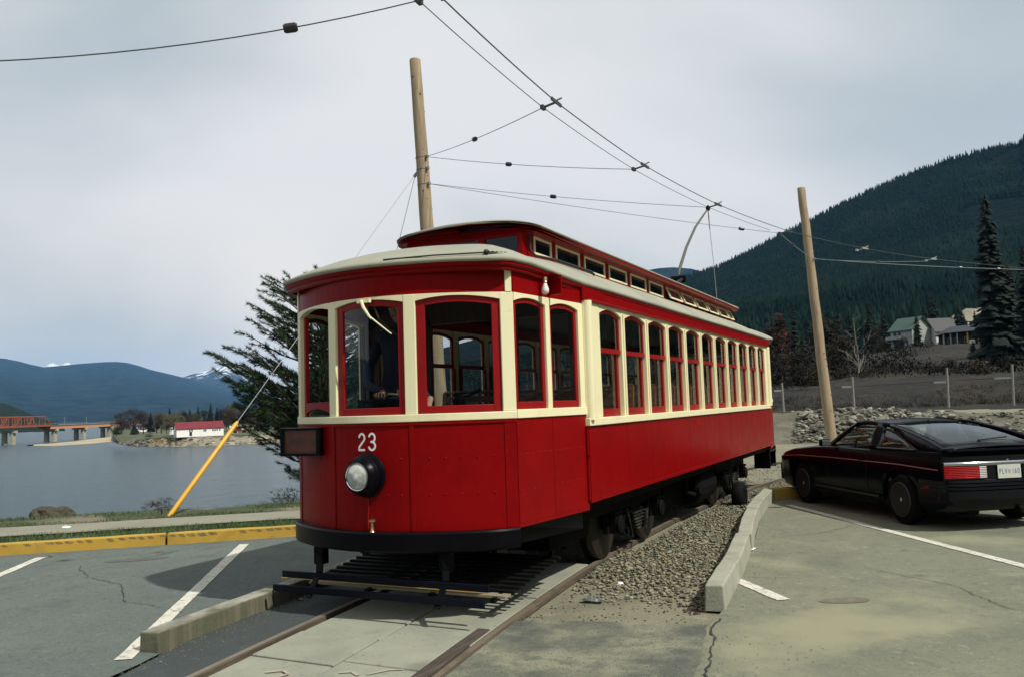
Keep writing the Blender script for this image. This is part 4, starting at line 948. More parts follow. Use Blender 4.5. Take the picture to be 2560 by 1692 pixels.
# orange bridge
ORG = mat('bridge_orange', (0.30, 0.075, 0.032), .7, [((0.24, 0.062, 0.03), .3, .45, .7)])
PIER = mat('pier_concrete', (0.36, 0.34, 0.25), .9, [((0.26, 0.25, 0.19), .25, .45, .7)])
BD = 560.0
br = empty('bridge', far(115, 1018, BD), 'orange steel truss bridge on concrete piers at the far left', 'bridge')
e0 = far(101, 985, BD); e1 = far(290, 977, BD+75); dz = 0
e0.z = e1.z = (e0.z+e1.z)/2
bx = (e1-e0).normalized(); by = Vector((-bx.y, bx.x, 0)); Ld = (e1-e0).length
mb = MB(); up_box(mb, e0, bx, by, -260, Ld+40, -4.5, 4.5, -0.5, 0.0); mb.build('deck', mat('bridge_deck', (0.10, 0.09, 0.08), .8), br)
mb = MB(); up_box(mb, e0, bx, by, 0, Ld+40, -4.3, -3.9, -2.1, -.5); up_box(mb, e0, bx, by, 0, Ld+40, 3.9, 4.3, -2.1, -.5); mb.build('girder', mat('girder_pale_orange', (0.55, 0.25, 0.12), .6), br)
mb = MB()
for sgn in (-1, 1):
    up_box(mb, e0, bx, by, 0, Ld+40, sgn*4.5-.06, sgn*4.5+.06, 1.0, 1.12)
    for i in range(int((Ld+40)/3)): up_box(mb, e0, bx, by, i*3, i*3+.12, sgn*4.5-.06, sgn*4.5+.06, 0, 1.0)
mb.build('railing', mat('rail_grey', (.2, .2, .2), .7), br)
TH = 5.3; PN = 5.2
for sgn in (-1, 1):
    yo = by*(sgn*4.4)
    mb = MB(); mb.bar(e0+yo+bx*(-PN*44), e0+yo, .6, .9); mb.build('bottom_chord', ORG, br)
    mb = MB(); mb.bar(e0+yo+bx*(-PN*44)+Vector((0, 0, TH)), e0+yo+bx*(-PN)+Vector((0, 0, TH)), .5, .6); mb.build('top_chord', ORG, br)
    for i in range(1, 45):
        mb = MB(); q = e0+yo-bx*(PN*i)
        if i % 1 == 0: mb.bar(q, q+Vector((0, 0, TH)), .26, .26)
        mb.build('vertical', ORG, br)
        mb = MB(); mb.bar(q+Vector((0, 0, TH)), q+bx*PN, .34, .42) if i == 1 else mb.bar(q+Vector((0, 0, TH)), q-bx*PN*(1 if i % 2 else -1), .22, .24); mb.build('diagonal', ORG, br)
mb = MB()
for i in range(1, 45): q = e0-bx*(PN*i)+Vector((0, 0, TH)); mb.bar(q-by*4.4, q+by*4.4, .3, .3)
mb.build('cross_brace', ORG, br)
for px_ in (117, 185, 246, 20, -90):
    a_ = azel(px_, 990)[0]; dv = Vector((math.sin(a_), math.cos(a_), 0)); c0 = CAM.to_2d(); 
    den = dv.x*bx.y - dv.y*bx.x; rel = e0.to_2d()-c0; tt = (rel.x*bx.y - rel.y*bx.x)/den; q = Vector((c0.x+dv.x*tt, c0.y+dv.y*tt, 0))
    mb = MB()
    for sgn in (-1, 1):
        cc2 = q+by*(sgn*2.3); h0, h1 = WATER_Z-2, e0.z-2.1
        vs = [cc2+bx*(x*(1.2 if z else 1.3))+by*(y*(.85 if z else .95))+Vector((0, 0, h1 if z else h0)) for z in (0, 1) for x, y in ((-1, -1), (1, -1), (1, 1), (-1, 1))]
        mb.add(vs, [(0, 1, 2, 3), (4, 5, 6, 7)]+[(i, (i+1) % 4, 4+(i+1) % 4, 4+i) for i in range(4)])
    up_box(mb, q, bx, by, -1.3, 1.3, -4.4, 4.4, h1-1.2, h1); mb.build('pier', PIER, br)
for i, (u, vt) in enumerate(((150, 965), (200, 963), (275, 967))):
    b = far(u, 980, BD+20+i*22); mb = MB(); mb.tube([b-Vector((0, 0, 1)), b+Vector((0, 0, 4.2))], .09, 6); mb.build('lamp_post', mat('post_grey', (.3, .3, .28), .7), br)

# ================================================================== THE STREETCAR
W, LB, YR = 1.199, 8.80, 8.80
KF = 0.408; YF = -1.551
tram = empty('streetcar', (0, 4.4, 0), 'old red and cream electric streetcar numbered 23 standing on the tracks', 'streetcar')
def f_front(s, z, n):
    sl_ = 2*KF*s; q = math.hypot(1, sl_); return (s + n*sl_/q, YF + KF*s*s - n/q, z)
VA, VB = Vector((1.053, -1.099)), Vector((1.178, 0.0)); VL = (VB-VA).length; VD = (VB-VA)/VL; VN = Vector((VD.y, -VD.x))
def f_vest(s, z, n): q = VA + VD*s + VN*n; return (q.x, q.y, z)
def f_body(s, z, n): return (W+n, s, z)
def mirx(f): return lambda s, z, n: (lambda q: (-q[0], q[1], q[2]))(f(s, z, n))
def miry(f): return lambda s, z, n: (lambda q: (q[0], YR-q[1], q[2]))(f(s, z, n))
ZS, ZL, ZB = 1.479, 2.440, 0.667
ROOFZ = 2.63
def tb(mb, name, m, parent=tram, **k): return mb.build(name, m, parent, **k)
def arch(s0, s1, z, rise):
    c, h = (s0+s1)/2, (s1-s0)/2
    return lambda s: z + rise*(1-((s-c)/h)**2)
def window(f, s0, s1, z0, zsp, rise, fl, fr, fb, ft, n0, n1, ns, m, midrail=None, gl=GLASS, name='window_frame', parent=tram):
    """arched sash: stiles fl/fr, bottom rail fb, top ft; pane inside"""
    top = arch(s0, s1, zsp, rise); itop = lambda s: top(s)-ft
    mb = MB()
    mb.band(f, s0, s0+fl, z0, top, n0, n1, 2); mb.band(f, s1-fr, s1, z0, top, n0, n1, 2)
    mb.band(f, s0+fl, s1-fr, z0, z0+fb, n0, n1, max(2, ns//2)); mb.band(f, s0+fl, s1-fr, itop, top, n0, n1, ns)
    if midrail: mb.band(f, s0+fl, s1-fr, midrail[0], midrail[1], n0+0.004, n1+0.008, 2)
    o = tb(mb, name, m, parent, bevel=0.004)
    g = MB(); nm = (n0+n1)/2
    g.band(f, s0+fl-.004, s1-fr+.004, z0+fb-.004, lambda s: itop(s)+.004, nm-.002, nm+.002, ns); tb(g, 'pane', gl, o, smooth=False)
    return o
PB = 0.757
def vestibule(fy, rear=False):
    F, VR, VLf = fy(f_front), fy(f_vest), fy(mirx(f_vest))
    NSF = 24
    # curved dash panels, three sheets with narrow gaps, battens and the step under the sill
    for a, b in ((-1.049, -0.368), (-0.364, 0.364), (0.368, 1.049)):
        mb = MB(); mb.band(F, a, b, ZB, 1.452, -0.03, 0.0, 10); tb(mb, 'dash_panel', RED, smooth=False)
    for s in (-0.366, 0.366):
        mb = MB(); mb.band(F, s-.017, s+.017, ZB, 1.452, 0.0005, 0.007, 2); tb(mb, 'batten', RED, bevel=.003)
    for sg in (-1, 1):
        mb = MB(); mb.band(F, sg*1.012-.036, sg*1.012+.036, ZB, 1.452, 0.0005, 0.006, 2); tb(mb, 'batten', RED, bevel=.003)
    mb = MB(); mb.band(F, -1.052, 1.052, 1.452, ZS-0.001, -0.03, 0.010, NSF); tb(mb, 'sill_moulding', RED, bevel=.003)
    mb = MB(); mb.band(F, -1.054, 1.054, ZS, 1.536, -0.04, 0.016, NSF); tb(mb, 'window_sill', CREAM, bevel=.005)
    # posts
    for s, w_ in ((-0.367, 0.045), (0.367, 0.045)):
        mb = MB(); mb.band(F, s-w_, s+w_, 1.536, ZL, -0.055, 0.004, 2); tb(mb, 'window_post', CREAM, bevel=.006)
    for sg in (-1, 1):
        mb = MB(); mb.band(F, sg*1.014-.040, sg*1.014+.040, 1.536, ZL, -0.055, 0.004, 2); tb(mb, 'corner_post', CREAM, bevel=.006)
        mb = MB(); mb.band(F, sg*1.026-.020, sg*1.026+.020, ZL, 2.625, -0.02, 0.008, 2); tb(mb, 'corner_post', CREAM, bevel=.004)
    # arched headers between posts and the letterboard
    for a, b in ((-0.975, -0.411), (-0.321, 0.321), (0.411, 0.975)):
        mb = MB(); mb.band(F, a, b, arch(a, b, 2.388, 0.034), ZL, -0.045, 0.002, 16); tb(mb, 'window_header', CREAM)
    mb = MB(); mb.band(F, -1.05, 1.05, ZL+.0005, 2.645, -0.035, 0.0, NSF); tb(mb, 'letterboard', RED)
    # sashes
    for a, b in ((-0.321, 0.321), (0.411, 0.975)):
        window(F, a+.002, b-.002, 1.538, 2.386, 0.034, .066, .050, .055, .047, -0.045, -0.018, 16, SASH)
    a, b = -0.975, -0.411                                       # lowered sash on the far panel: frame drops, showing its arched top
    if rear: window(F, a+.002, b-.002, 1.538, 2.386, 0.034, .05, .05, .055, .045, -0.045, -0.018, 16, SASH)
    else:
        mb = MB(); mb.band(F, a+.002, a+.05, 1.538, 2.386, -.06, -.03, 2); mb.band(F, b-.03, b-.002, 1.538, 2.386, -.06, -.03, 2)
        mb.band(F, a+.05, b-.03, lambda s: arch(a, b, 1.548, .055)(s), 1.655, -.06, -.03, 14); o = tb(mb, 'lowered_sash', SASH)
        g = MB(); g.band(F, a+.05, b-.03, 1.54, lambda s: arch(a, b, 1.55, .055)(s), -.047, -.043, 14); tb(g, 'pane', GLASS, o)
    for sg, V in ((1, VR), (-1, VLf)):
        dark = sg < 0 and not rear
        n1 = 0.0
        mb = MB(); mb.band(V, 0.0, 0.53, ZB-.004, 1.478, -0.03, 0.0, 2); tb(mb, 'apron_panel', RED)
        mb = MB(); mb.band(V, 0.534, VL, ZB-.004, 1.478, -0.03, 0.0, 2); tb(mb, 'apron_panel', RED)
        mb = MB(); mb.band(V, 0.0, VL, 1.479, 1.546, -0.04, 0.014, 2); tb(mb, 'window_sill', CREAM, bevel=.004)
        mb = MB(); mb.band(V, 0.478, 0.546, 1.546, ZL, -0.05, 0.003, 2); tb(mb, 'window_post', CREAM, bevel=.006)
        mb = MB(); mb.band(V, 1.024, VL, 1.546, ZL, -0.05, 0.003, 2); tb(mb, 'window_post', CREAM, bevel=.005)
        for a, b in ((0.012, 0.478), (0.546, 1.024)):
            mb = MB(); mb.band(V, a, b, arch(a, b, 2.375, 0.037), ZL, -0.045, 0.001, 14); tb(mb, 'window_header', CREAM)
            if dark and a > .5: continue                         # open doorway on the lake side
            window(V, a+.002, b-.002, 1.548, 2.373, 0.037, .048, .040, .055, .038, -0.042, -0.018, 14, SASH if not dark else DARKWOOD)
        mb = MB(); mb.band(V, 0.003, VL, ZL+.0005, lambda q: 2.645-.048*min(1, max(0, q/VL)), -0.035, 0.001, 4); tb(mb, 'letterboard', RED)
        if dark:
            for k, s in enumerate((0.60, 0.80)):
                mb = MB(); mb.band(V, s, s+.03, .8, 2.35, -.30-.05*k, -.26-.05*k, 1); tb(mb, 'door_leaf', DARKWOOD)
    # floor and ceiling of the platform
    mb = MB(); P = [F(s, 0, -.04) for s in np.linspace(-1.04, 1.04, 15)] + [VR(VL, 0, -.04), VLf(VL, 0, -.04)]
    mb.prism([Vector((p_[0], p_[1], .70)) for p_ in P], (0, 0, .05)); tb(mb, 'platform_floor', DARKWOOD)
    mb = MB(); mb.prism([Vector((p_[0], p_[1], 2.60)) for p_ in P], (0, 0, .02)); tb(mb, 'platform_ceiling', LINING)
    # bulkhead between platform and saloon, open doorway in the middle
    yb = fy(lambda s, z, n: (0, s, 0))(0.06, 0, 0)[1]
    for sg in (-1, 1):
        mb = MB(); mb.box((sg*1.09, yb, 1.6), (.12, .05, 1.7)); mb.box((sg*.46, yb, 1.6), (.10, .05, 1.7)); mb.box((sg*.78, yb, 1.10), (.55, .045, .70)); tb(mb, 'bulkhead', DARKWOOD)
    mb = MB(); mb.box((0, yb, 2.50), (2.3, .05, .26)); tb(mb, 'bulkhead', DARKWOOD)
    # bumper
    mb = MB(); rows = []
    for i in range(29):
        s = -1.05 + 2.10*i/28
        n_ = 0.082 if abs(s) < .85 else 0.082-0.055*((abs(s)-.85)/.2)**2
        q = [F(s, z, n) for z, n in ((0.530, -.02), (0.520, n_-.012), (0.535, n_), (0.655, n_), (0.668, n_-.01), (0.666, -.01))]
        rows.append(q)
    mb.grid(rows); k6 = 6; m_ = len(rows); mb.f += [tuple(range(6)), tuple(range((m_-1)*6+5, (m_-1)*6-1, -1))]
    tb(mb, 'bumper', BLACK, smooth=True, angle=30)
vestibule(lambda f: f); vestibule(miry, True)

# saloon sides
for sg, f in ((1, f_body), (-1, mirx(f_body))):
    posts = [1.016 + PB*i for i in range(-1, 11)]
    w0 = [0.371] + [q+.052 for q in posts[1:-1]] ; w1 = [q-.052 for q in posts[1:-1]] + [posts[-1]-.052]
    for a, b in zip([0.0]+posts[1:-1], posts[1:-1]+[LB]):
        mb = MB(); mb.band(f, a+.0025, b-.0025, 0.722, 1.378, -.03, 0.0, 1); tb(mb, 'side_panel', RED)
    mb = MB(); mb.band(f, 0.0, LB, 0.73, 1.37, -.036, -.031, 1); tb(mb, 'side_frame', BLACK)
    mb = MB(); mb.band(f, -0.012, LB+.012, 1.379, 1.446, -.05, .022, 1); tb(mb, 'window_sill', CREAM, bevel=.006)
    # wide corner posts
    for a, b in ((-0.005, .371), (posts[-1]-.052, LB+.005)):
        mb = MB(); mb.band(f, a, b, 1.446, 2.469, -.06, .002, 1); tb(mb, 'corner_post', CREAM, bevel=.012)
    for yq in (0.045, LB-.045):
        mb = MB(); mb.tube([f(yq, 1.43, .004), f(yq, 2.468, .004)], .048, 14); tb(mb, 'corner_bead', CREAM, smooth=True, angle=40)
    for i, q in enumerate(posts[1:-1]):
        mb = MB(); mb.band(f, q-.052, q+.052, 1.446, 2.469, -.06, .0, 1); mb.band(f, q-.016, q+.016, 1.446, 2.43, .0005, .012, 1); tb(mb, 'window_post', CREAM, bevel=.005)
    for i, (a, b) in enumerate(zip(w0, w1)):
        mb = MB(); mb.band(f, a, b, arch(a, b, 2.388, .052), 2.469, -.045, -.002, 12); tb(mb, 'window_header', CREAM)
        top = arch(a, b, 2.386, .052); mr = 2.055
        mb = MB()                                               # upper arched light
        mb.band(f, a+.002, a+.034, mr+.022, top, -.05, -.026, 1); mb.band(f, b-.034, b-.002, mr+.022, top, -.05, -.026, 1)
        mb.band(f, a+.034, b-.034, lambda s: top(s)-.034, top, -.05, -.026, 12); mb.band(f, a+.002, b-.002, mr-.022, mr+.022, -.056, -.018, 1)
        o = tb(mb, 'upper_sash', SASH)
        g = MB(); g.band(f, a+.03, b-.03, mr+.018, lambda s: top(s)-.03, -.040, -.036, 12); tb(g, 'pane', GLASS, o)
        mb = MB()
        mb.band(f, a+.002, a+.055, 1.448, mr-.022, -.075, -.045, 1); mb.band(f, b-.055, b-.002, 1.448, mr-.022, -.075, -.045, 1); mb.band(f, a+.055, b-.055, 1.448, 1.518, -.075, -.045, 1)
        o = tb(mb, 'lower_sash', SASH)
        g = MB(); g.band(f, a+.05, b-.05, 1.51, mr-.02, -.062, -.058, 1); tb(g, 'pane', GLASS, o)
    mb = MB(); mb.band(f, -.004, LB+.004, 2.4695, 2.596, -.05, .004, 1); tb(mb, 'letterboard', RED)
    mb = MB(); mb.band(f, .03, LB-.03, 2.463, 2.486, .0045, .028, 1); tb(mb, 'drip_moulding', RED, bevel=.006)
    # rain pipe at the front corner
    mb = MB(); mb.tube([f(-.012, 2.60, -.004), f(-.012, 2.47, -.004)], .016, 8); tb(mb, 'grab_pipe', RED); mb = MB(); mb.tube([f(-.014, 1.37, -.01), f(-.014, 0.74, -.01)], .011, 8); mb.box(f(-.014, 1.13, -.004), (.03, .03, .012)); tb(mb, 'drain_pipe', RED)
# rivets
mb = MB()
def rivet(f, s, z, r=0.0085): q0 = [f(s+r*math.cos(t), z+r*math.sin(t), .0005) for t in np.linspace(0, 6.28, 7)[:-1]]; b = len(mb.v); mb.v += [tuple(q) for q in q0]+[tuple(f(s, z, .0075))]; mb.f += [(b+i, b+(i+1) % 6, b+6) for i in range(6)]
for z in (1.205, 0.935):
    for s in np.arange(-0.98, 1.0, 0.105):
        if abs(abs(s)-.366) > .03 and not (abs(s) < .2 and z > 1.1): rivet(f_front, s, z)
    for s in np.arange(0.05, 1.05, 0.085): rivet(f_vest, s, z)
for s in np.arange(0.03, 1.09, 0.037): rivet(f_vest, s, .697, .0045)
for s in np.arange(0.04, 8.75, 0.045): rivet(f_body, s, .752, .0045)
o = tb(mb, 'rivets', RED, recalc=False); tag(o, kind='stuff')

# cornice mouldings and the lower roof
def dz_eave(y):
    k = min(1, max(0, -min(y, YR-y)/1.05)); return -.020 + .062*k*k*(3-2*k)
def outline(off, zf):
    pts = []
    xs = np.linspace(-1.06, 1.06, 25)
    fr = [Vector((x, -1.605+.30*x*x, 0)) for x in xs]
    side = [Vector((1.110, -1.19, 0)), Vector((1.145, -0.95, 0)), Vector((1.18, -.5, 0)), Vector((1.21, 0, 0))]
    front = fr + side
    half = front[12:]                                       # from the middle to the side
    right = half + [Vector((1.222, y, 0)) for y in np.linspace(0.6, LB-.6, 12)] + [Vector((q.x, YR-q.y, 0)) for q in reversed(half)]
    loop = right + [Vector((-q.x, q.y, 0)) for q in reversed(right[1:-1])]
    n = len(loop); out = []
    for i, q in enumerate(loop):
        d = (loop[(i+1) % n]-loop[i-1]).normalized(); nn = Vector((d.y, -d.x, 0)); out.append(q + nn*off + Vector((0, 0, zf + dz_eave(q.y))))
    return out
def ring_solid(mb, rings, capt=True):
    n = len(rings[0]); b = len(mb.v)
    for r_ in rings: mb.v += [tuple(q) for q in r_]
    for j in range(len(rings)-1): mb.f += [(b+j*n+i, b+j*n+(i+1) % n, b+(j+1)*n+(i+1) % n, b+(j+1)*n+i) for i in range(n)]
mb = MB(); ring_solid(mb, [outline(-.075, 2.555), outline(-.050, 2.553), outline(-.034, 2.563), outline(-.034, 2.583), outline(-.028, 2.586), outline(-.012, 2.596), outline(-.008, 2.622), outline(-.1, 2.626)]); tb(mb, 'cornice', RED, smooth=True, angle=25)
def roof_ring(t, dz=0):
    out = []
    for q in outline(0.0, 0):
        sp_ = Vector((0, min(max(q.y, -.15), YR+.15), 0)); k = q.lerp(sp_, t)
        ya_ = min(k.y, YR-k.y); sm_ = min(1, max(0, (ya_+.6)/1.0)); s3 = sm_*sm_*(3-2*sm_); z = 2.655 + dz_eave(q.y) + (0.27+.155*s3)*(1-(1-t)**(2.8-.65*s3)) + dz + 0.004*mnoise.noise(Vector((k.x*5, k.y*5, 1)))
        k.z = z; out.append(k)
    return out
mb = MB(); r0 = roof_ring(0)
ring_solid(mb, [[Vector((q.x, q.y, q.z+2.620)) for q in outline(-.05, 0)], [Vector((q.x, q.y, q.z+2.619+.004*mnoise.noise(q*4))) for q in outline(-.002, 0)], [Vector((q.x, q.y, q.z+2.632)) for q in outline(.010, 0)], [Vector((q.x, q.y, q.z+2.652)) for q in outline(.004, 0)]] + [roof_ring(t) for t in (.02, .06, .12, .2, .3, .4, .5, .6, .75, .95)])
tb(mb, 'lower_roof', CANVAS, smooth=True)
mb = MB()                                                    # inner ceiling
mb.box((0, 4.4, 2.615), (2.3, 8.7, .02)); tb(mb, 'ceiling', LINING)

# clerestory
CX, CY0, CY1, CZ0, CZ1 = 0.62, 0.02, YR-.02, 2.90, 3.168
fc = lambda s, z, n: (CX+n, s, z)
for sg, f in ((1, fc), (-1, mirx(fc))):
    mb = MB(); mb.band(f, CY0, CY1, 3.150, CZ1, -.03, .004, 1); tb(mb, 'clerestory_rail', RED)
    mb = MB(); mb.band(f, CY0, CY1, 2.88, 2.972, -.03, .002, 1); tb(mb, 'clerestory_rail', RED)
    edges = [(0.245, 0.655)] + [(0.755+PB*i, 0.755+PB*i+.63) for i in range(10)] + [(8.30, 8.62)]
    prev = CY0
    for i, (a, b) in enumerate(edges):
        mb = MB(); mb.band(f, prev, a, 2.972, 3.150, -.03, .0, 1); tb(mb, 'clerestory_post', RED)
        tilt = 0.0 if i < 6 else 0.075                        # rear ventilators stand open
        ff = (lambda f_: (lambda s, z, n: f_(s, z, n - tilt*(3.15-z)/.178*0 + tilt*((3.15-z)/.178))))(f)
        mb = MB()
        mb.band(ff, a+.004, a+.030, 2.976, 3.146, -.012, .008, 1); mb.band(ff, b-.030, b-.004, 2.976, 3.146, -.012, .008, 1)
        mb.band(ff, a+.030, b-.030, 3.122, 3.146, -.012, .008, 1); mb.band(ff, a+.030, b-.030, 2.976, 2.998, -.012, .008, 1)
        o = tb(mb, 'clerestory_window', CREAM)
        g = MB(); g.band(ff, a+.028, b-.028, 2.996, 3.124, -.004, -.001, 1); tb(g, 'pane', GLASSD, o)
        prev = b
    mb = MB(); mb.band(f, prev, CY1, 2.972, 3.150, -.03, .0, 1); tb(mb, 'clerestory_post', RED)
for fy_, nm in ((lambda q: q, 0), (lambda q: YR-q, 1)):
    ye = fy_(CY0)
    mb = MB(); mb.box((0, ye, 3.155), (1.24, .04, .07)); tb(mb, 'clerestory_rail', RED)
    for x in (-.60, -.20, .20, .60): mb = MB(); mb.box((x, ye, 3.02), (.075 if abs(x) < .5 else .05, .045, .24)); tb(mb, 'clerestory_post', RED)
    for x in (-.40, 0, .40): mb = MB(); mb.box((x, ye, 3.02), (.33, .012, .235)); tb(mb, 'pane', GLASSD)
mb = MB(); mb.box((0, 4.4, 2.99), (1.0, 8.5, .03)); tb(mb, 'clerestory_lining', LINING)
def up_outline(off, z, crown=0.0):
    P = []; hw, y0, y1, r = .765+off, -.10-off, YR+.10+off, .22
    for cx_, cy_, a0 in ((hw-r, y1-r, 0), (-hw+r, y1-r, 90), (-hw+r, y0+r, 180), (hw-r, y0+r, 270)):
        for k in range(7): t = R(a0+15*k); P.append(Vector((cx_+r*math.cos(t), cy_+r*math.sin(t), 0)))
    # straight edges need points so the crown follows
    Q = []
    for a, b in zip(P, P[1:]+P[:1]):
        n = max(1, int((b-a).length/.12)); Q += [a.lerp(b, i/n) for i in range(n)]
    return [Vector((q.x, q.y - (0.05*(1-(q.x/hw)**2) if q.y < 1 else (-0.05*(1-(q.x/hw)**2) if q.y > YR-1 else 0)), z - .06 + crown*(1-min(1, abs(q.x)/hw)**2))) for q in Q]
def up_ring(t, z0, cr):
    return [Vector((q.x*(1-t), 4.4+(q.y-4.4)*(1-t*.16), z0 - .06 + cr*(1-min(1, abs(q.x*(1-t))/.765)**2))) for q in up_outline(0, 0)]
CR = .06
mb = MB(); ring_solid(mb, [up_outline(-.14, 3.200, CR), up_outline(-.02, 3.204, CR), up_outline(.0, 3.222, CR), up_outline(-.004, 3.246, CR), up_outline(-.10, 3.25, CR)]); tb(mb, 'upper_cornice', RED, smooth=True, angle=30)
mb = MB(); ring_solid(mb, [up_outline(-.02, 3.247, CR), up_outline(.006, 3.249, CR), up_outline(.008, 3.262, CR), up_outline(-.01, 3.274, CR)] + [up_ring(t, 3.276+.012*min(1, t*4), CR+.012*t) for t in (.04, .15, .35, .6, .85, 1.0)]); tb(mb, 'upper_roof', CANVAS, smooth=True)
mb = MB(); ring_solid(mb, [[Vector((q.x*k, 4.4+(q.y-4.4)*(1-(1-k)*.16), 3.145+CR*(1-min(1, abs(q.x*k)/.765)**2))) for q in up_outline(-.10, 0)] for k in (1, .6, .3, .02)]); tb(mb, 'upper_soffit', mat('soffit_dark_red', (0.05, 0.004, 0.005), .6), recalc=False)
# conduit cable down the clerestory corner, wires at the hood edge
mb = MB(); mb.tube([(.64, .06, 3.19), (.655, .10, 3.12), (.655, .10, 2.99), (.69, .13, 2.935), (.80, .36, 2.915), (.93, .62, 2.86), (1.0, .72, 2.83), (1.02, .76, 2.80)], .012, 8); mb.tube([(.2, -1.58, 2.712), (.6, -1.49, 2.716), (.93, -1.335, 2.722), (1.03, -1.22, 2.718), (1.07, -1.05, 2.716)], .006, 6)
for k in range(5): mb.tube([(.93+.02*k, -1.31+.03*k, 2.72), (.95+.02*k, -1.28+.03*k, 2.738), (.98+.02*k, -1.26+.04*k, 2.722)], .006, 5)
mb.lathe([(0, -.02), (.02, -.015), (.024, .0), (.016, .015), (0, .02)], (.95, -1.31, 2.73), 'Z', 10); tb(mb, 'roof_cable', CABLE)

# number, headlight, sign, wiper, bell, marker bulb
def stroke(mb, pts, wd, f, n=10):
    for i, a in enumerate(pts):
        q = [(a[0]+wd/2*math.cos(t), a[1]+wd/2*math.sin(t)) for t in np.linspace(0, 2*math.pi, n, endpoint=False)]
        mb.add([f(x, z, .0035+.00004*i) for x, z in q], [tuple(range(n))])
    for i, (a, b) in enumerate(zip(pts, pts[1:])):
        dx, dz = b[0]-a[0], b[1]-a[1]; l = math.hypot(dx, dz)
        if l < 1e-6: continue
        nx, nz_ = -dz/l*wd/2, dx/l*wd/2
        mb.add([f(a[0]-nx, a[1]-nz_, .0033), f(b[0]-nx, b[1]-nz_, .0033), f(b[0]+nx, b[1]+nz_, .0033), f(a[0]+nx, a[1]+nz_, .0033)], [(0, 1, 2, 3)])
def arc(cx_, cz_, rx, rz, a0, a1, n=14): return [(cx_+rx*math.cos(R(a0+(a1-a0)*i/n)), cz_+rz*math.sin(R(a0+(a1-a0)*i/n))) for i in range(n+1)]
NB, NH = 1.268, .139
two = arc(-.052, NB+.100, .026, .030, 165, -35) + [(-.078, NB+.030), (-.080, NB+.009), (-.079, NB+.008), (-.030, NB+.008)]
three = arc(.042, NB+.100, .026, .031, 160, -75) + [(.036, NB+.069)] + arc(.042, NB+.038, .028, .031, 75, -160)
for nm, pts_ in (('number_two', two), ('number_three', three)):
    mb = MB(); stroke(mb, pts_, .0165, f_front); tb(mb, 'digit', WHITE, recalc=False)
hl = MB(); HY = YF
hl.lathe([(.05, -.002), (.163, -.002), (.168, -.012), (.160, -.022), (.152, -.026), (.152, -.075), (.143, -.085), (.143, -.10), (.128, -.118), (.118, -.142), (.104, -.147), (.100, -.136), (.098, -.115)], (0.0, HY, 1.085), 'Y', 36)
hlo = tb(hl, 'headlight', BLACK, smooth=True, angle=28)
mb = MB(); mb.lathe([(.0, -.160), (.03, -.159), (.06, -.154), (.085, -.146), (.099, -.138), (.099, -.12)], (0, HY, 1.085), 'Y', 28); tb(mb, 'lens', LENS, hlo, smooth=True)
mb = MB(); mb.lathe([(.099, -.139), (.104, -.146), (.107, -.146), (.109, -.139)], (0, HY, 1.085), 'Y', 30); tb(mb, 'lens_rim', CHROME, hlo, smooth=True)
mb = MB(); mb.tube([f_front(.0, .93, .006), f_front(.004, .85, .006), f_front(-.004, .76, .006), f_front(-.003, .67, .006)], .005, 6); tb(mb, 'lamp_wire', SASH)
mb = MB(); mb.lathe([(.02, 0), (.014, .01), (.011, .05), (.016, .07), (.026, .078), (.026, .09), (.012, .098)], (.062, YF-.045, .666), 'Z', 14); tb(mb, 'gong_button', BRASS, smooth=True, angle=40)
# destination box on the far dash panel
sd_, sn = Vector((1, 0, 0)), Vector((0, -1, 0))
A = Matrix((sd_, sn, Vector((0, 0, 1)))).transposed()
sc0 = Vector((-.708, -1.405, 0)); SW = .345
mb = MB()
for dx, dz, wx, wz in ((0, .102, SW+.06, .022), (0, -.102, SW+.06, .022), (-SW/2-.012, 0, .034, .184), (SW/2+.012, 0, .034, .184)): mb.box(sc0 + A @ Vector((dx, .035, 0)) + Vector((0, 0, 1.342+dz)), (wx, .135, wz), M=A)
mb.box(sc0 + A @ Vector((0, -.04, 0)) + Vector((0, 0, 1.342)), (SW+.05, .02, .20), M=A); mb.box(sc0 + A @ Vector((.03, -.11, 0)) + Vector((0, 0, 1.342)), (SW*.8, .12, .12), M=A)
so_ = tb(mb, 'destination_box', BLACK, bevel=.006)
mb = MB(); mb.box(sc0 + A @ Vector((0, .062, 0)) + Vector((0, 0, 1.342)), (SW-.002, .01, .182), M=A); tb(mb, 'sign_face', SIGNRED, so_)
mb = MB(); mb.box(sc0 + A @ Vector((0, .090, 0)) + Vector((0, 0, 1.342)), (SW-.002, .003, .182), M=A); tb(mb, 'glass_cover', GLASS, so_)
def text(s, size, mtl, loc, Mx, parent, name='lettering', ext=.0012, sx=1.0):
    c = bpy.data.curves.new(name, 'FONT'); c.body = s; c.size = size; c.align_x = 'CENTER'; c.align_y = 'CENTER'; c.extrude = ext
    c.materials.append(mtl); o = bpy.data.objects.new(name, c); COL.objects.link(o)
    m4 = Mx.to_4x4(); m4.translation = loc; m4 = m4 @ Matrix.Diagonal((sx, 1, 1, 1))
    bpy.context.view_layer.update()
    me = bpy.data.meshes.new_from_object(o.evaluated_get(bpy.context.evaluated_depsgraph_get())); bpy.data.objects.remove(o)
    me.transform(m4)
    return link(name, me, mtl, parent)
TX = Matrix((sd_, Vector((0, 0, 1)), sn)).transposed()
text('BAKER   ST', .085, INK, sc0 + A @ Vector((.01, .0685, 0)) + Vector((0, 0, 1.340)), TX, so_, sx=.66)
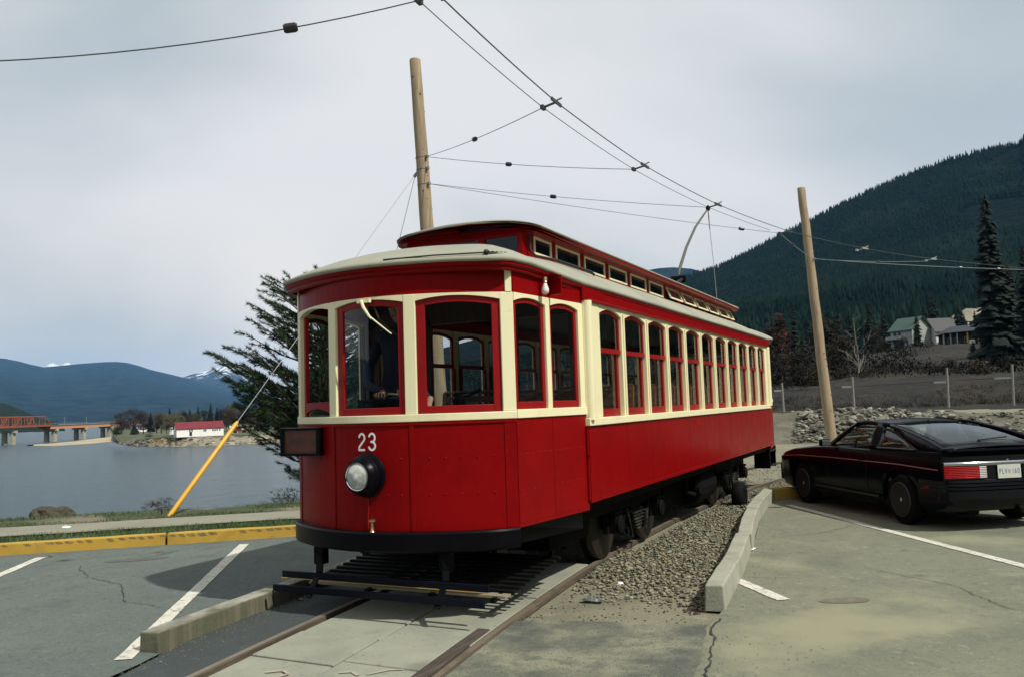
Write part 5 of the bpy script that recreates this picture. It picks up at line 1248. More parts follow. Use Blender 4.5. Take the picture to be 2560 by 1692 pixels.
# hand-cranked wiper
mb = MB(); mb.box(f_front(.005, 2.412, .02), (.115, .03, .028)); mb.tube([f_front(.0, 2.415, .05), f_front(.02, 2.36, .05), f_front(.06, 2.29, .035), f_front(.075, 2.27, .03)], [.013, .013, .010, .007], 8); tb(mb, 'wiper_motor', CREAM)
mb = MB(); mb.tube([f_front(.065, 2.285, .03), f_front(.235, 2.145, .02)], [.007, .005], 6); tb(mb, 'wiper_arm', CREAM)
# marker bulb with its red hood on the side letterboard
bq = Vector(f_vest(.40, 2.50, .055)); Bm = Matrix((Vector((VD.x, VD.y, 0)), Vector((VN.x, VN.y, 0)), Vector((0, 0, 1)))).transposed()
mb = MB(); q = Vector(f_vest(.545, 2.54, .06)); mb.box(q, (.012, .12, .15), M=Bm)
hood = [Vector(f_vest(.545-.05*math.cos(R(t))*0-.0, 0, 0)) for t in ()]
for k in range(7):
    t0, t1 = R(90*k/7), R(90*(k+1)/7); s_a, z_a = .47+.075*math.sin(t0), 2.545+.07*math.cos(t0); s_b, z_b = .47+.075*math.sin(t1), 2.545+.07*math.cos(t1)
    a_, b_ = Vector(f_vest(s_a, z_a, .002)), Vector(f_vest(s_b, z_b, .002)); c_, d_ = Vector(f_vest(s_b, z_b, .12)), Vector(f_vest(s_a, z_a, .12)); mb.add([a_, b_, c_, d_], [(0, 1, 2, 3)])
ho = tb(mb, 'lamp_hood', RED, recalc=False); sdm = ho.modifiers.new('s', 'SOLIDIFY'); sdm.thickness = .005
mb = MB(); mb.lathe([(.020, .10), (.022, .075), (.017, .068), (.020, .06), (.016, .05)], bq+Vector((0, 0, -.01)), 'Z', 14); tb(mb, 'bulb_socket', BRASS, ho, smooth=True, angle=30)
mb = MB(); mb.lathe([(.014, .045), (.018, .025), (.028, .0), (.031, -.018), (.028, -.034), (.018, -.046), (.0, -.05)], bq+Vector((0, 0, 0)), 'Z', 18); tb(mb, 'bulb', BULB, ho, smooth=True)

# underframe, trucks, gear
mb = MB(); mb.box((0, 4.4, .675), (2.20, 8.7, .10)); tb(mb, 'underframe', IRON)
for x in (-.55, .55): mb = MB(); mb.box((x, 4.4, .585), (.14, 10.6, .09)); tb(mb, 'sill_beam', IRON)
mb = MB(); mb.box((0, 4.0, .42), (1.5, .9, .42)); mb.lathe([(.21, -.45), (.24, -.40), (.24, .40), (.21, .45)], (.78, 4.9, .40), 'Y', 16); tb(mb, 'compressor', IRON)
mb = MB(); mb.box((-.6, 5.5, .45), (.9, .6, .34)); mb.box((.62, 5.75, .48), (.5, .5, .25)); tb(mb, 'resistor_box', IRON)
mb = MB(); mb.tube([(.9, 4.05, .62), (.9, 4.1, .38), (.98, 4.2, .34)], .03, 8); mb.lathe([(.10, -.05), (.12, 0), (.10, .05)], (.95, 4.45, .43), 'X', 14); tb(mb, 'air_valve', IRON)
def truck(yc):
    t0 = len(bpy.data.objects)
    fr = MB()
    for sg in (-1, 1):
        x = sg*.86
        fr.box((x, yc, .52), (.07, 1.95, .10)); fr.box((x, yc, .22), (.05, .72, .06))
        for dy in (-.70, .70):
            fr.box((x, yc+dy-.11, .38), (.05, .05, .22)); fr.box((x, yc+dy+.11, .38), (.05, .05, .22))
            fr.bar((x, yc+dy*.85, .50), (x, yc+dy*.35, .20), .05, .06)
        fr.box((sg*.3, yc, .44), (.4, .5, .25))
    fr.box((0, yc, .46), (1.8, .26, .18)); f_ = fr.build('truck_frame', IRON, tram)
    for sg in (-1, 1):
        for dy in (-.70, .70):
            j = MB(); j.box((sg*.90, yc+dy, .36), (.13, .17, .18)); j.lathe([(.085, 0), (.10, .02*sg), (.06, .035*sg)], (sg*.965, yc+dy, .35), 'X', 12); j.box((sg*.94, yc+dy, .47), (.06, .26, .035)); j.build('journal_box', IRON, f_, bevel=.012)
            wv = MB(); wv.lathe([(.02, -.05*sg), (.10, -.05*sg), (.12, -.02*sg), (.27, -.01*sg), (.29, .02*sg), (.33, .03*sg), (.335, -.06*sg), (.365, -.068*sg), (.365, -.088*sg), (.26, -.088*sg), (.02, -.09*sg)], (sg*.755, yc+dy, .338), 'X', 30)
            w_ = wv.build('wheel', IRON, tram, smooth=True, angle=30)
            tr_ = MB(); tr_.lathe([(.331, .031*sg), (.337, .028*sg), (.3375, -.055*sg), (.332, -.056*sg)], (sg*.755, yc+dy, .338), 'X', 30); tr_.build('tyre', STEEL, w_, smooth=True)
        for k in range(6):                                    # leaf spring
            s_ = MB(); ln = .46-.062*k; zz = .395-.034*k
            s_.tube([(sg*.90, yc-ln/1.0*.5, zz+.02), (sg*.90, yc, zz-.004), (sg*.90, yc+ln*.5, zz+.02)], .012, 6); s_.box((sg*.90, yc, zz), (.085, ln*.9, .016)); s_.build('leaf_spring', SPRING, f_)
        for dy in (-1, 1): b_ = MB(); b_.bar((sg*.93, yc+dy*.36, .47), (sg*.93, yc+dy*.22, .16), .02, .035); b_.build('brake_hanger', SPRING, f_)
    for dy in (-.70, .70):
        a_ = MB(); a_.tube([(-.88, yc+dy, .338), (.88, yc+dy, .338)], .055, 10); a_.build('axle', IRON, tram)
truck(2.02); truck(6.78)
mb = MB(); mb.box((0, .25, .48), (1.75, .9, .30)); mb.box((0, -.55, .56), (1.5, .7, .12)); mb.box((.35, -.9, .57), (.5, .35, .12)); tb(mb, 'underfloor_bulk', IRON)  # solid bulk added under the floor to stop light showing through
mb = MB(); mb.prism([(.99, -1.02, .66), (1.10, .02, .66), (1.10, .02, .50), (.97, -.95, .52)], (-.05, 0, 0)); tb(mb, 'skirt_apron', BLACK)
mb = MB(); mb.box((.95, .55, .58), (.10, 1.0, .12)); mb.box((1.0, 4.4, .66), (.06, 8.6, .10)); tb(mb, 'truss_rail', IRON)
# front lifeguard: gate planks on hangers, slatted tray behind
PLK = mat('fender_paint', (0.002, 0.003, 0.010), .5, [((0.005, 0.005, 0.007), 3, .45, .7)], spec=.15)
mb = MB(); mb.box((.0, -1.535, .185), (1.93, .026, .052)); tb(mb, 'gate_plank', PLK, bevel=.004)
mb = MB(); mb.box((.0, -1.435, .275), (1.91, .026, .052)); tb(mb, 'gate_plank', PLK, bevel=.004)
mb = MB(); mb.box((.0, -1.452, .2465), (1.91, .012, .004)); tb(mb, 'plank_edge', mat('yellow_edge', (.35, .24, .05), .6))
for x in (-.60, .58):
    mb = MB(); mb.bar((x, -1.552, .13), (x, -1.40, .32), .05, .014); mb.bar((x, -1.41, .30), (x-.04, -1.34, .54), .05, .05); mb.box((x-.02, -1.36, .43), (.085, .08, .14)); tb(mb, 'gate_hanger', BLACK)
mb = MB(); mb.bar((-.78, -1.33, .535), (.75, -1.33, .535), .03, .035); mb.prism([(-.32, -1.34, .535), (-.08, -1.34, .535), (-.16, -1.34, .455), (-.24, -1.34, .455)], (0, .02, 0)); mb.bar((-.60, -1.33, .53), (-.62, -1.33, .585), .02, .02); tb(mb, 'trip_bar', BLACK)
for x in (-.45, -.12): mb = MB(); mb.box((x, -1.32, .585), (.055 if x < -.2 else .035, .05, .10)); tb(mb, 'bar_bracket', BLACK)
SL = mat('tray_slat', (0.005, 0.005, 0.005), .7, spec=.15); SLW = mat('bare_tray_board', (0.24, 0.21, 0.145), .8)
for i, y in enumerate(np.arange(-1.02, -.12, .095)):
    mb = MB(); mb.box((0, y, .165+.012*i), (1.90, .045, .022)); tb(mb, 'tray_slat', SL)
mb = MB(); mb.box((0, -1.10, .150), (1.86, .10, .018)); tb(mb, 'tray_board', SLW)
for x in (-.85, -.3, .3, .85): mb = MB(); mb.bar((x, -1.20, .13), (x, -.10, .255), .035, .03); mb.bar((x, -.12, .26), (x, -.05, .60), .035, .035); tb(mb, 'tray_arm', BLACK)
# rear steps
mb = MB(); 
for zz in (.36, .62): mb.box((1.0, LB+.35, zz), (.30, .60, .025))
mb.box((1.0, LB+.06, .48), (.28, .025, .34)); mb.box((1.0, LB+.64, .48), (.28, .025, .34)); tb(mb, 'rear_step', BLACK)

# interior: floor, benches, controller, dash shelf
mb = MB(); mb.box((0, 4.4, .745), (2.28, 8.7, .03)); tb(mb, 'saloon_floor', DARKWOOD)
for sg in (-1, 1):
    for i in range(9):
        y = 1.05 + PB*i*1.0 + .1
        if y > 8.2: continue
        x = sg*.72
        st = MB(); 
        for k in range(5): st.box((x, y-.17+.09*k, 1.16), (.82, .075, .02))
        for dx in (-.36, .36): st.box((x+dx, y, .95), (.05, .36, .38))
        s_o = tb(st, 'bench_seat', BENCHWOOD)
        st = MB()
        for k in range(6): st.box((x, y+.22+.012*k, 1.24+.085*k), (.82, .02, .065))
        for dx in (-.39, .39): st.bar((x+dx, y+.20, 1.05), (x+dx, y+.30, 1.74), .05, .035)
        st.tube([(x-.40, y+.30, 1.745), (x+.40, y+.30, 1.745)], .016, 6); tb(st, 'bench_back', BENCHWOOD, s_o)
mb = MB(); mb.box((-.05, -1.24, 1.20), (.34, .26, .92)); mb.lathe([(.17, 0), (.17, .03), (.05, .05)], (-.05, -1.24, 1.66-.06), 'Z', 16); tb(mb, 'controller', BLACK)
mb = MB(); mb.tube([(-.05, -1.24, 1.63), (-.05, -1.24, 1.68), (.02, -1.28, 1.70), (.12, -1.30, 1.69), (.12, -1.30, 1.73)], .012, 8); tb(mb, 'controller_handle', BRASS)
mb = MB(); mb.lathe([(.05, 0), (.05, .08), (.03, .10), (.03, .13)], (.60, -1.18, 1.56), 'Z', 12); mb.tube([(.60, -1.18, 1.66), (.66, -1.13, 1.67), (.74, -1.08, 1.71)], [.016, .014, .01], 8); tb(mb, 'brake_valve', BLACK)
mb = MB(); mb.band(f_front, -.98, .98, 1.50, 1.53, -.20, -.045, 20); tb(mb, 'dash_shelf', DARKWOOD)

# trolley pole and rope
mb = MB(); mb.box((0, 7.25, 3.35), (.34, .7, .16)); mb.box((0, 7.35, 3.50), (.16, .35, .14)); mb.lathe([(.07, -.12), (.07, .12)], (0, 7.52, 3.66), 'X', 14)
for dx in (-.08, .08): mb.tube([(dx, 7.05, 3.52), (dx, 7.5, 3.66)], .03, 8)
tb(mb, 'trolley_base', BLACK)
TP = Vector((.13, 9.42, 5.255))
mb = MB(); mb.tube([(0, 7.45, 3.60), (-.01, 7.66, 3.86), (.015, 8.1, 4.31), (.06, 8.65, 4.77), (.105, 9.1, 5.06), TP], [.028, .028, .025, .022, .018, .014], 10); tb(mb, 'trolley_pole', mat('pole_grey_wood', (.075, .070, .056), .6, [((.045, .042, .034), 5, .45, .7)]), smooth=True)
mb = MB(); mb.lathe([(.05, -.012), (.06, -.008), (.045, 0), (.06, .008), (.05, .012)], TP+Vector((0, .02, .02)), 'X', 14); mb.box(TP+Vector((0, 0, .0)), (.05, .13, .05)); tb(mb, 'trolley_wheel', IRON)
mb = MB(); mb.tube([TP+Vector((0, .02, -.03)), TP+Vector((.0, .08, -.38))], .012, 6); mb.tube([TP+Vector((0, .08, -.36)), (.09, 9.85, 4.2), (.06, 10.24, 2.7)], .0055, 6); tb(mb, 'trolley_rope', mat('rope', (.36, .34, .28), .9))

# ================================================================== DRIVER
SKIN = mat('skin', (0.42, 0.235, 0.165), 0.55, [((0.36, 0.18, 0.13), 12, 0.5, 0.75)])
NAVY = mat('navy_sweater', (0.010, 0.013, 0.035), 0.9, [((0.016, 0.02, 0.05), 30, .45, .7)], (60, .5, .004))
DENIM = mat('blue_denim', (0.035, 0.055, 0.11), 0.85, [((0.06, 0.085, 0.15), 20, .45, .7)], (50, .5, .004))
HAIR = mat('grey_brown_hair', (0.05, 0.04, 0.03), .8)
FX, FY, FZ = -0.20, -0.80, 0.76
person = empty('person', (FX, FY, FZ), 'driver in a navy sweater and jeans standing behind the front windows of the streetcar', 'person')
def skin_body(name, verts, edges, m, root=0, sub=1):
    me = bpy.data.meshes.new(name); me.from_pydata([v[0] for v in verts], edges, []); o = link(name, me, m, person)
    md = o.modifiers.new('skin', 'SKIN'); md.use_smooth_shade = True
    if not me.skin_vertices: me.attributes
    sv = me.skin_vertices[0].data
    for i, v in enumerate(verts): sv[i].radius = v[1] if isinstance(v[1], tuple) else (v[1], v[1])
    sv[root].use_root = True
    o.modifiers.new('sub', 'SUBSURF').levels = sub; o.modifiers['sub'].render_levels = sub
    return o
def bp(x, y, z): return (FX+x, FY+y, FZ+z)
RH = Vector((0.40, -1.33, 1.585)); LH = Vector((-.04, -1.31, 1.70))       # wrists
body_v = [(bp(0, 0, .98), (.155, .11)), (bp(0, -.01, 1.15), (.15, .105)), (bp(0, -.02, 1.34), (.175, .115)), (bp(0, -.01, 1.45), (.13, .09)), (bp(0, 0, 1.53), (.055, .055)),
          (bp(.17, -.01, 1.44), (.07, .07)), (bp(.30, -.10, 1.20), (.052, .052)), (bp(.40, -.33, 1.0), (.044, .044)), ((RH.x-.04, RH.y+.10, RH.z+.05), (.036, .036)),
          (bp(-.17, -.01, 1.44), (.07, .07)), (bp(-.25, -.10, 1.20), (.052, .052)), (bp(-.10, -.32, 1.02), (.044, .044)), ((LH.x-.02, LH.y+.08, LH.z+.01), (.036, .036)),
          (bp(.10, 0, .90), (.10, .10)), (bp(.11, -.02, .50), (.075, .075)), (bp(.11, .03, .08), (.05, .05)), (bp(-.10, 0, .90), (.10, .10)), (bp(-.11, -.02, .50), (.075, .075)), (bp(-.11, .03, .08), (.05, .05)),
          (bp(.12, -.14, .04), (.045, .035)), (bp(-.12, -.14, .04), (.045, .035))]
body_e = [(0, 1), (1, 2), (2, 3), (3, 4), (3, 5), (5, 6), (6, 7), (7, 8), (3, 9), (9, 10), (10, 11), (11, 12), (0, 13), (13, 14), (14, 15), (0, 16), (16, 17), (17, 18), (15, 19), (18, 20)]
bo = skin_body('body', body_v, body_e, NAVY)
jv = [(bp(0, 0, .96), (.168, .125)), (bp(.10, 0, .88), (.112, .112)), (bp(.11, -.02, .50), (.088, .088)), (bp(.11, .03, .10), (.068, .068)), (bp(-.10, 0, .88), (.112, .112)), (bp(-.11, -.02, .50), (.088, .088)), (bp(-.11, .03, .10), (.068, .068)), (bp(0, 0, 1.03), (.16, .118))]
skin_body('jeans', jv, [(0, 1), (1, 2), (2, 3), (0, 4), (4, 5), (5, 6), (0, 7)], DENIM)
# head with face
bm = bmesh.new(); bmesh.ops.create_uvsphere(bm, u_segments=28, v_segments=20, radius=1)
for v in bm.verts:
    x, y, z = v.co; jaw = max(0, -z)
    x *= .076*(1-.28*jaw); z *= .115; y *= .096*(1-.12*jaw)
    if v.co.y < -.5:
        fx = abs(v.co.x); zz = v.co.z
        if fx < .22 and -.35 < zz < .12: y -= .026*(1-fx/.22)*(1-abs(zz+.2)/.35 if zz < .12 else 0)
        if .18 < fx < .55 and .0 < zz < .3: y += .010
        if fx < .35 and -.62 < zz < -.48: y -= .006
        if fx < .3 and zz < -.78: y -= .010
    v.co = Vector((x, y, z))
me = bpy.data.meshes.new('head'); bm.to_mesh(me); bm.free(); me.polygons.foreach_set('use_smooth', [True]*len(me.polygons))
hc = Vector(bp(.02, -.03, 1.655)); me.transform(Matrix.Translation(hc) @ Matrix.Rotation(R(12), 4, 'Z')); head = link('head', me, SKIN, person)
for sg in (-1, 1):
    mb = MB(); mb.lathe([(.0, -.012), (.011, -.006), (.0125, 0), (.0, .006)], hc+Vector((sg*.030, -.083, .012)), 'Y', 10); mb.build('eye', mat('eye_white', (.6, .6, .58), .3) if sg < 0 else bpy.data.materials['eye_white'], head, smooth=True)
    mb = MB(); mb.lathe([(.004, -.010), (.022, -.004), (.026, .004), (.01, .010)], hc+Vector((sg*.076, .005, -.005)), 'X', 10); mb.build('ear', SKIN, head, smooth=True)
mb = MB(); mb.tube([hc+Vector((-.022, -.088, -.055)), hc+Vector((0, -.094, -.057)), hc+Vector((.022, -.088, -.055))], .005, 6); mb.build('mouth', mat('lips', (.30, .12, .10), .5), head)
bm = bmesh.new(); bmesh.ops.create_uvsphere(bm, u_segments=20, v_segments=14, radius=1)
for v in bm.verts: v.co = Vector((v.co.x*.083, v.co.y*.103+.008, v.co.z*.105+.022))
bmesh.ops.delete(bm, geom=[v for v in bm.verts if v.co.z < .0 + (.085 if v.co.y < -.03 else (-.05 if v.co.y > .03 else .03))], context='VERTS')
me = bpy.data.meshes.new('hair'); bm.to_mesh(me); bm.free(); me.transform(Matrix.Translation(hc)); ho2 = link('hair', me, HAIR, person); sdm = ho2.modifiers.new('s', 'SOLIDIFY'); sdm.thickness = .012
def hand(wrist, fwd, side, up, spread=1.0):
    """palm plus five bent fingers lying on a ledge"""
    fwd, side, up = Vector(fwd).normalized(), Vector(side).normalized(), Vector(up).normalized()
    P = lambda a, b, c: wrist + fwd*a + side*b + up*c
    vs = [(P(-.06, 0, .012), .028), (P(0, 0, .010), (.030, .022)), (P(.045, 0, .012), (.036, .017)), (P(.078, 0, .010), (.038, .013))]
    o = skin_body('hand', [(tuple(a), r) for a, r in vs], [(0, 1), (1, 2), (2, 3)], SKIN, 1)
    for i, (b, ln, r) in enumerate(((-.030, .060, .0085), (-.011, .072, .0092), (.009, .068, .0090), (.028, .052, .0080))):
        f = [(P(.065, b, .008), r*1.1), (P(.095, b*1.05, .016), r), (P(.095+ln*.5, b*1.12*spread, .006), r*.92), (P(.095+ln*.85, b*1.18*spread, -.010), r*.75)]
        q = skin_body('finger', [(tuple(a), rr) for a, rr in f], [(0, 1), (1, 2), (2, 3)], SKIN, 0); q.parent = o; q.matrix_parent_inverse = wmat(o).inverted()
    f = [(P(.015, -.026, .008), .012), (P(.045, -.052, .004), .011), (P(.075, -.062, -.002), .0085)]
    q = skin_body('thumb', [(tuple(a), rr) for a, rr in f], [(0, 1), (1, 2)], SKIN, 0); q.parent = o; q.matrix_parent_inverse = wmat(o).inverted()
hand(RH+Vector((-.01, .06, .035)), (.25, -.80, -.55), (.95, .25, .1), (.0, -.55, .83))
hand(LH+Vector((-.01, .04, .0)), (.45, -.85, -.1), (.85, .45, 0), (0, 0, 1))

# ================================================================== POLES AND WIRES
POLEM = mat('pine_pole', (0.30, 0.225, 0.140), .85, [((0.22, 0.165, 0.105), 2.2, .42, .7), ((0.38, 0.31, 0.21), 5, .5, .75), ((0.10, 0.06, 0.035), 16, .66, .76)], (14, .6, .01), stretch=(4, 4, .35))
KNOT = mat('pole_knot', (0.085, 0.05, 0.03), .9)
GALV = mat('galvanised', (0.24, 0.25, 0.25), .5, metal=.6)
WIREM = mat('overhead_wire', (0.05, 0.055, 0.055), .6)
WIREL = mat('grey_strand', (0.30, 0.33, 0.33), .5)
INSUL = mat('black_insulator', (0.012, 0.013, 0.016), .35)
def pole(base, top, r0, r1_, lab, seed):
    t = empty('trolley_wire_pole', base, lab, 'pole', 'wooden poles holding the tram wires')
    base, top = Vector(base), Vector(top); r1 = random.Random(seed); ax = (top-base)
    pts, rs = [], []
    for i in range(15): f = i/14; pts.append(base+ax*f+Vector((r1.gauss(0, .006), r1.gauss(0, .006), 0))); rs.append((r0+(r1_-r0)*f)*(1+r1.gauss(0, .012)))
    pts[-1] = top; pts.append(top+Vector((0, 0, .02))); rs.append(r1_*.9)
    MB().tube(pts, rs, 18).build('shaft', POLEM, t, smooth=True, angle=50)
    mb = MB(); ex = ax.cross(Vector((0, 1, 0))).normalized(); ey = ax.cross(ex).normalized()
    for i in range(70):
        f = r1.uniform(.12, .97); a = r1.uniform(0, 6.28); rr = r0+(r1_-r0)*f; nrm = ex*math.cos(a)+ey*math.sin(a); q = base+ax*f+nrm*(rr*.985); s_ = r1.uniform(.010, .024)
        tg = ax.normalized(); bt = nrm.cross(tg); mb.add([q+(tg*math.sin(k*1.047)*1.3+bt*math.cos(k*1.047))*s_ for k in range(6)]+[q+nrm*.012], [(k, (k+1) % 6, 6) for k in range(6)])
    o = mb.build('knots', KNOT, t); o['kind'] = 'stuff'
    return t
PL0, PL1 = Vector((-5.10, 7.98, -.3)), Vector((-5.55, 7.92, 8.93))
PR0, PR1 = far(1928, 1026, 30.6), far(1856, 437, 30.9); PR0.z = -.3
poleL = pole(PL0, PL1, .178, .118, 'leaning wooden pole behind the streetcar roof', 1)
poleR = pole(PR0, PR1, .185, .135, 'leaning wooden pole behind the black car', 2)
def on_pole(a, b, z): t = (z-a.z)/(b.z-a.z); return a.lerp(b, t)
ZWI = 5.3
hang = [at(u, v, ZWI) for u, v in ((970, 2), (1258, 250), (1468, 393), (1641, 481), (1807, 541), (1985, 580), (2145, 604))]
def sagged(a, b, sag=0.0, n=10): return [a.lerp(b, i/n)-Vector((0, 0, sag*4*(i/n)*(1-i/n))) for i in range(n+1)]
def insul(mb, c, d, r=.05, l=.125):
    r *= .82
    c, d = Vector(c), Vector(d).normalized(); mb.tube([c-d*l/2, c-d*l*.38, c-d*l*.36, c-d*l*.05, c+d*l*.05, c+d*l*.36, c+d*l*.38, c+d*l/2], [r*.75, r*.9, r, r, r, r, r*.9, r*.75], 8)
SPG = 'span wires pulling the trolley wire sideways'
def span(a, b, ts, lab, thick=.0055, m=WIREM, r=.05, sag=.05):
    a, b = Vector(a), Vector(b); t = empty('span_wire', a, lab, 'wire', SPG)
    pts = sagged(a, b, sag, 12); mb = MB(); mb.tube(pts, thick, 5); mb.build('strand', m, t)
    for f in ts:
        i = f*12; k = min(int(i), 11); c = pts[k].lerp(pts[k+1], i-k); mb = MB(); insul(mb, c, b-a, r); mb.build('insulator', INSUL, t, smooth=True, angle=40)
    return t
# contact wire and the strand that follows it
dirL = (hang[1]-hang[0]).normalized()
cw = [hang[0]-dirL*9+Vector((.5, 0, 0))] + hang + [far(2372, 625, 34), far(2600, 645, 42)]
mb = MB(); full = []
for a, b in zip(cw, cw[1:]): full += sagged(a, b, .02, 6)[:-1]
off = Vector((.20, -.04, .02))
mb.tube([q+off*min(1, 1.0) for q in full]+[cw[-1]], .0075, 6); mb.build('trolley_wire', WIREM, label='thick trolley contact wire curving above the streetcar', cat='wire')
mb = MB(); mb.tube([q for q in full[:30]], .005, 6); mb.build('follower_wire', WIREM, label='thinner strand running beside the trolley contact wire', cat='wire')
for i, q in enumerate(hang):
    t = empty('wire_hanger', q, 'metal wire hanger ' + ('at the top edge of the photo', 'nearest to the streetcar roof on the double wire', 'second along the double wire from the streetcar front', 'touched by the trolley pole tip', 'just left of the right hand pole', 'pale one just right of the right hand pole', 'small pale one near the right photo edge')[i], 'wire hanger', 'hangers along the trolley wire')
    dn = (cw[i+2]-cw[i]).normalized(); mb = MB(); mb.bar(q-dn*.05, q+dn*.05, .045, .05); mb.bar(q, q+off, .022, .022); mb.build('clamp', WIREM if i < 5 else WIREL, t)
    mb = MB(); mb.bar(q+off-dn*.16, q+off+dn*.16, .022, .04); mb.bar(q+off+Vector((0, 0, .02)), q+off+dn*.06+Vector((.05, 0, .06)), .02, .02); mb.build('ear', WIREM if i < 5 else WIREL, t)
rad = .13
A1 = on_pole(PL0, PL1, 6.80)+Vector((.13, -.05, 0)); A2 = on_pole(PL0, PL1, 6.22)+Vector((.15, -.05, 0))
span(A1, hang[1], [.54], 'span wire rising from the left pole to the hanger nearest the streetcar front')
span(A1, hang[2], [.46], 'span wire from the left pole to the second hanger, with one square insulator')
span(A2, hang[3], [.46], 'span wire from the left pole to the hanger at the trolley pole tip', .0048)
span(A2, hang[4], [.88], 'lowest span wire from the left pole, with its insulator near the far end', .0048)
lw = far(-140, 147, 8.2)
span(lw, hang[0], [.71], 'span wire crossing the upper left corner with a large black insulator', .006, r=.055, sag=.12)
B1 = on_pole(PR0, PR1, 6.25)+Vector((.14, -.08, 0))
span(B1, hang[4], [.72], 'span wire leaning from the right pole back to the nearest hanger on its left', .007, WIREL)
span(B1, hang[6]-Vector((0, 0, .02)), [.62], 'span wire from the right pole to the small pale hanger', .007, WIREL)
span(B1, far(2372, 625, 33.5), [.70, .88], 'long pale span wire from the right pole out of the photo', .008, WIREL)
mb = MB()
for z, s_ in ((6.80, 1), (6.22, 1), (6.55, .8)): q = on_pole(PL0, PL1, z); mb.bar(q+Vector((.10, -.04, 0)), q+Vector((.19, -.07, 0)), .05, .05); mb.tube([q+Vector((.13*math.cos(t), .13*math.sin(t), 0)) for t in np.linspace(0, 6.28, 17)], .012, 5)
q = on_pole(PL0, PL1, 6.45); mb.bar(q+Vector((-.10, -.05, .05)), q+Vector((-.17, -.09, -.05)), .04, .06); o = mb.build('bracket', GALV, poleL); o['kind'] = 'stuff'
mb = MB(); q = on_pole(PR0, PR1, 6.25); mb.bar(q+Vector((.12, -.06, 0)), q+Vector((.2, -.10, 0)), .05, .05); mb.build('bracket', GALV, poleR)
# guys with the yellow guard
GA = on_pole(PL0, PL1, 6.45)+Vector((-.14, -.08, 0))
G1 = at(392, 1195, .08)
gt = at(549, 976, 0); d1 = (GA-G1).normalized()
# length of the guard along the guy so that its top reads where surveyed
best = min((abs((lambda q: (q-CAM).dot(_up)/(q-CAM).dot(_fw))(G1+d1*l) - (846-976*PX)/F_PX), l) for l in np.arange(.6, 4, .02))[1]
t = empty('guy_wire', G1, 'guy wire running down to the ground through a bright yellow pipe', 'guy wire', 'guy wires of the left pole')
mb = MB(); mb.tube([G1-d1*.2, GA], .0065, 6); mb.build('strand', WIREL, t)
mb = MB(); mb.tube([G1-d1*.05, G1+d1*(best-.06), G1+d1*best], [.036, .036, .022], 12); mb.build('guard_pipe', mat('yellow_guard', (.62, .33, .015), .4, [((.5, .25, .015), 6, .5, .75)]), t, smooth=True, angle=40)
G2 = Vector((-5.35, 4.75, .0))
t = empty('guy_wire', G2, 'steeper guy wire dropping from the left pole behind the streetcar roof', 'guy wire', 'guy wires of the left pole'); mb = MB(); mb.tube([G2, GA], .006, 6); mb.build('strand', WIREM, t)

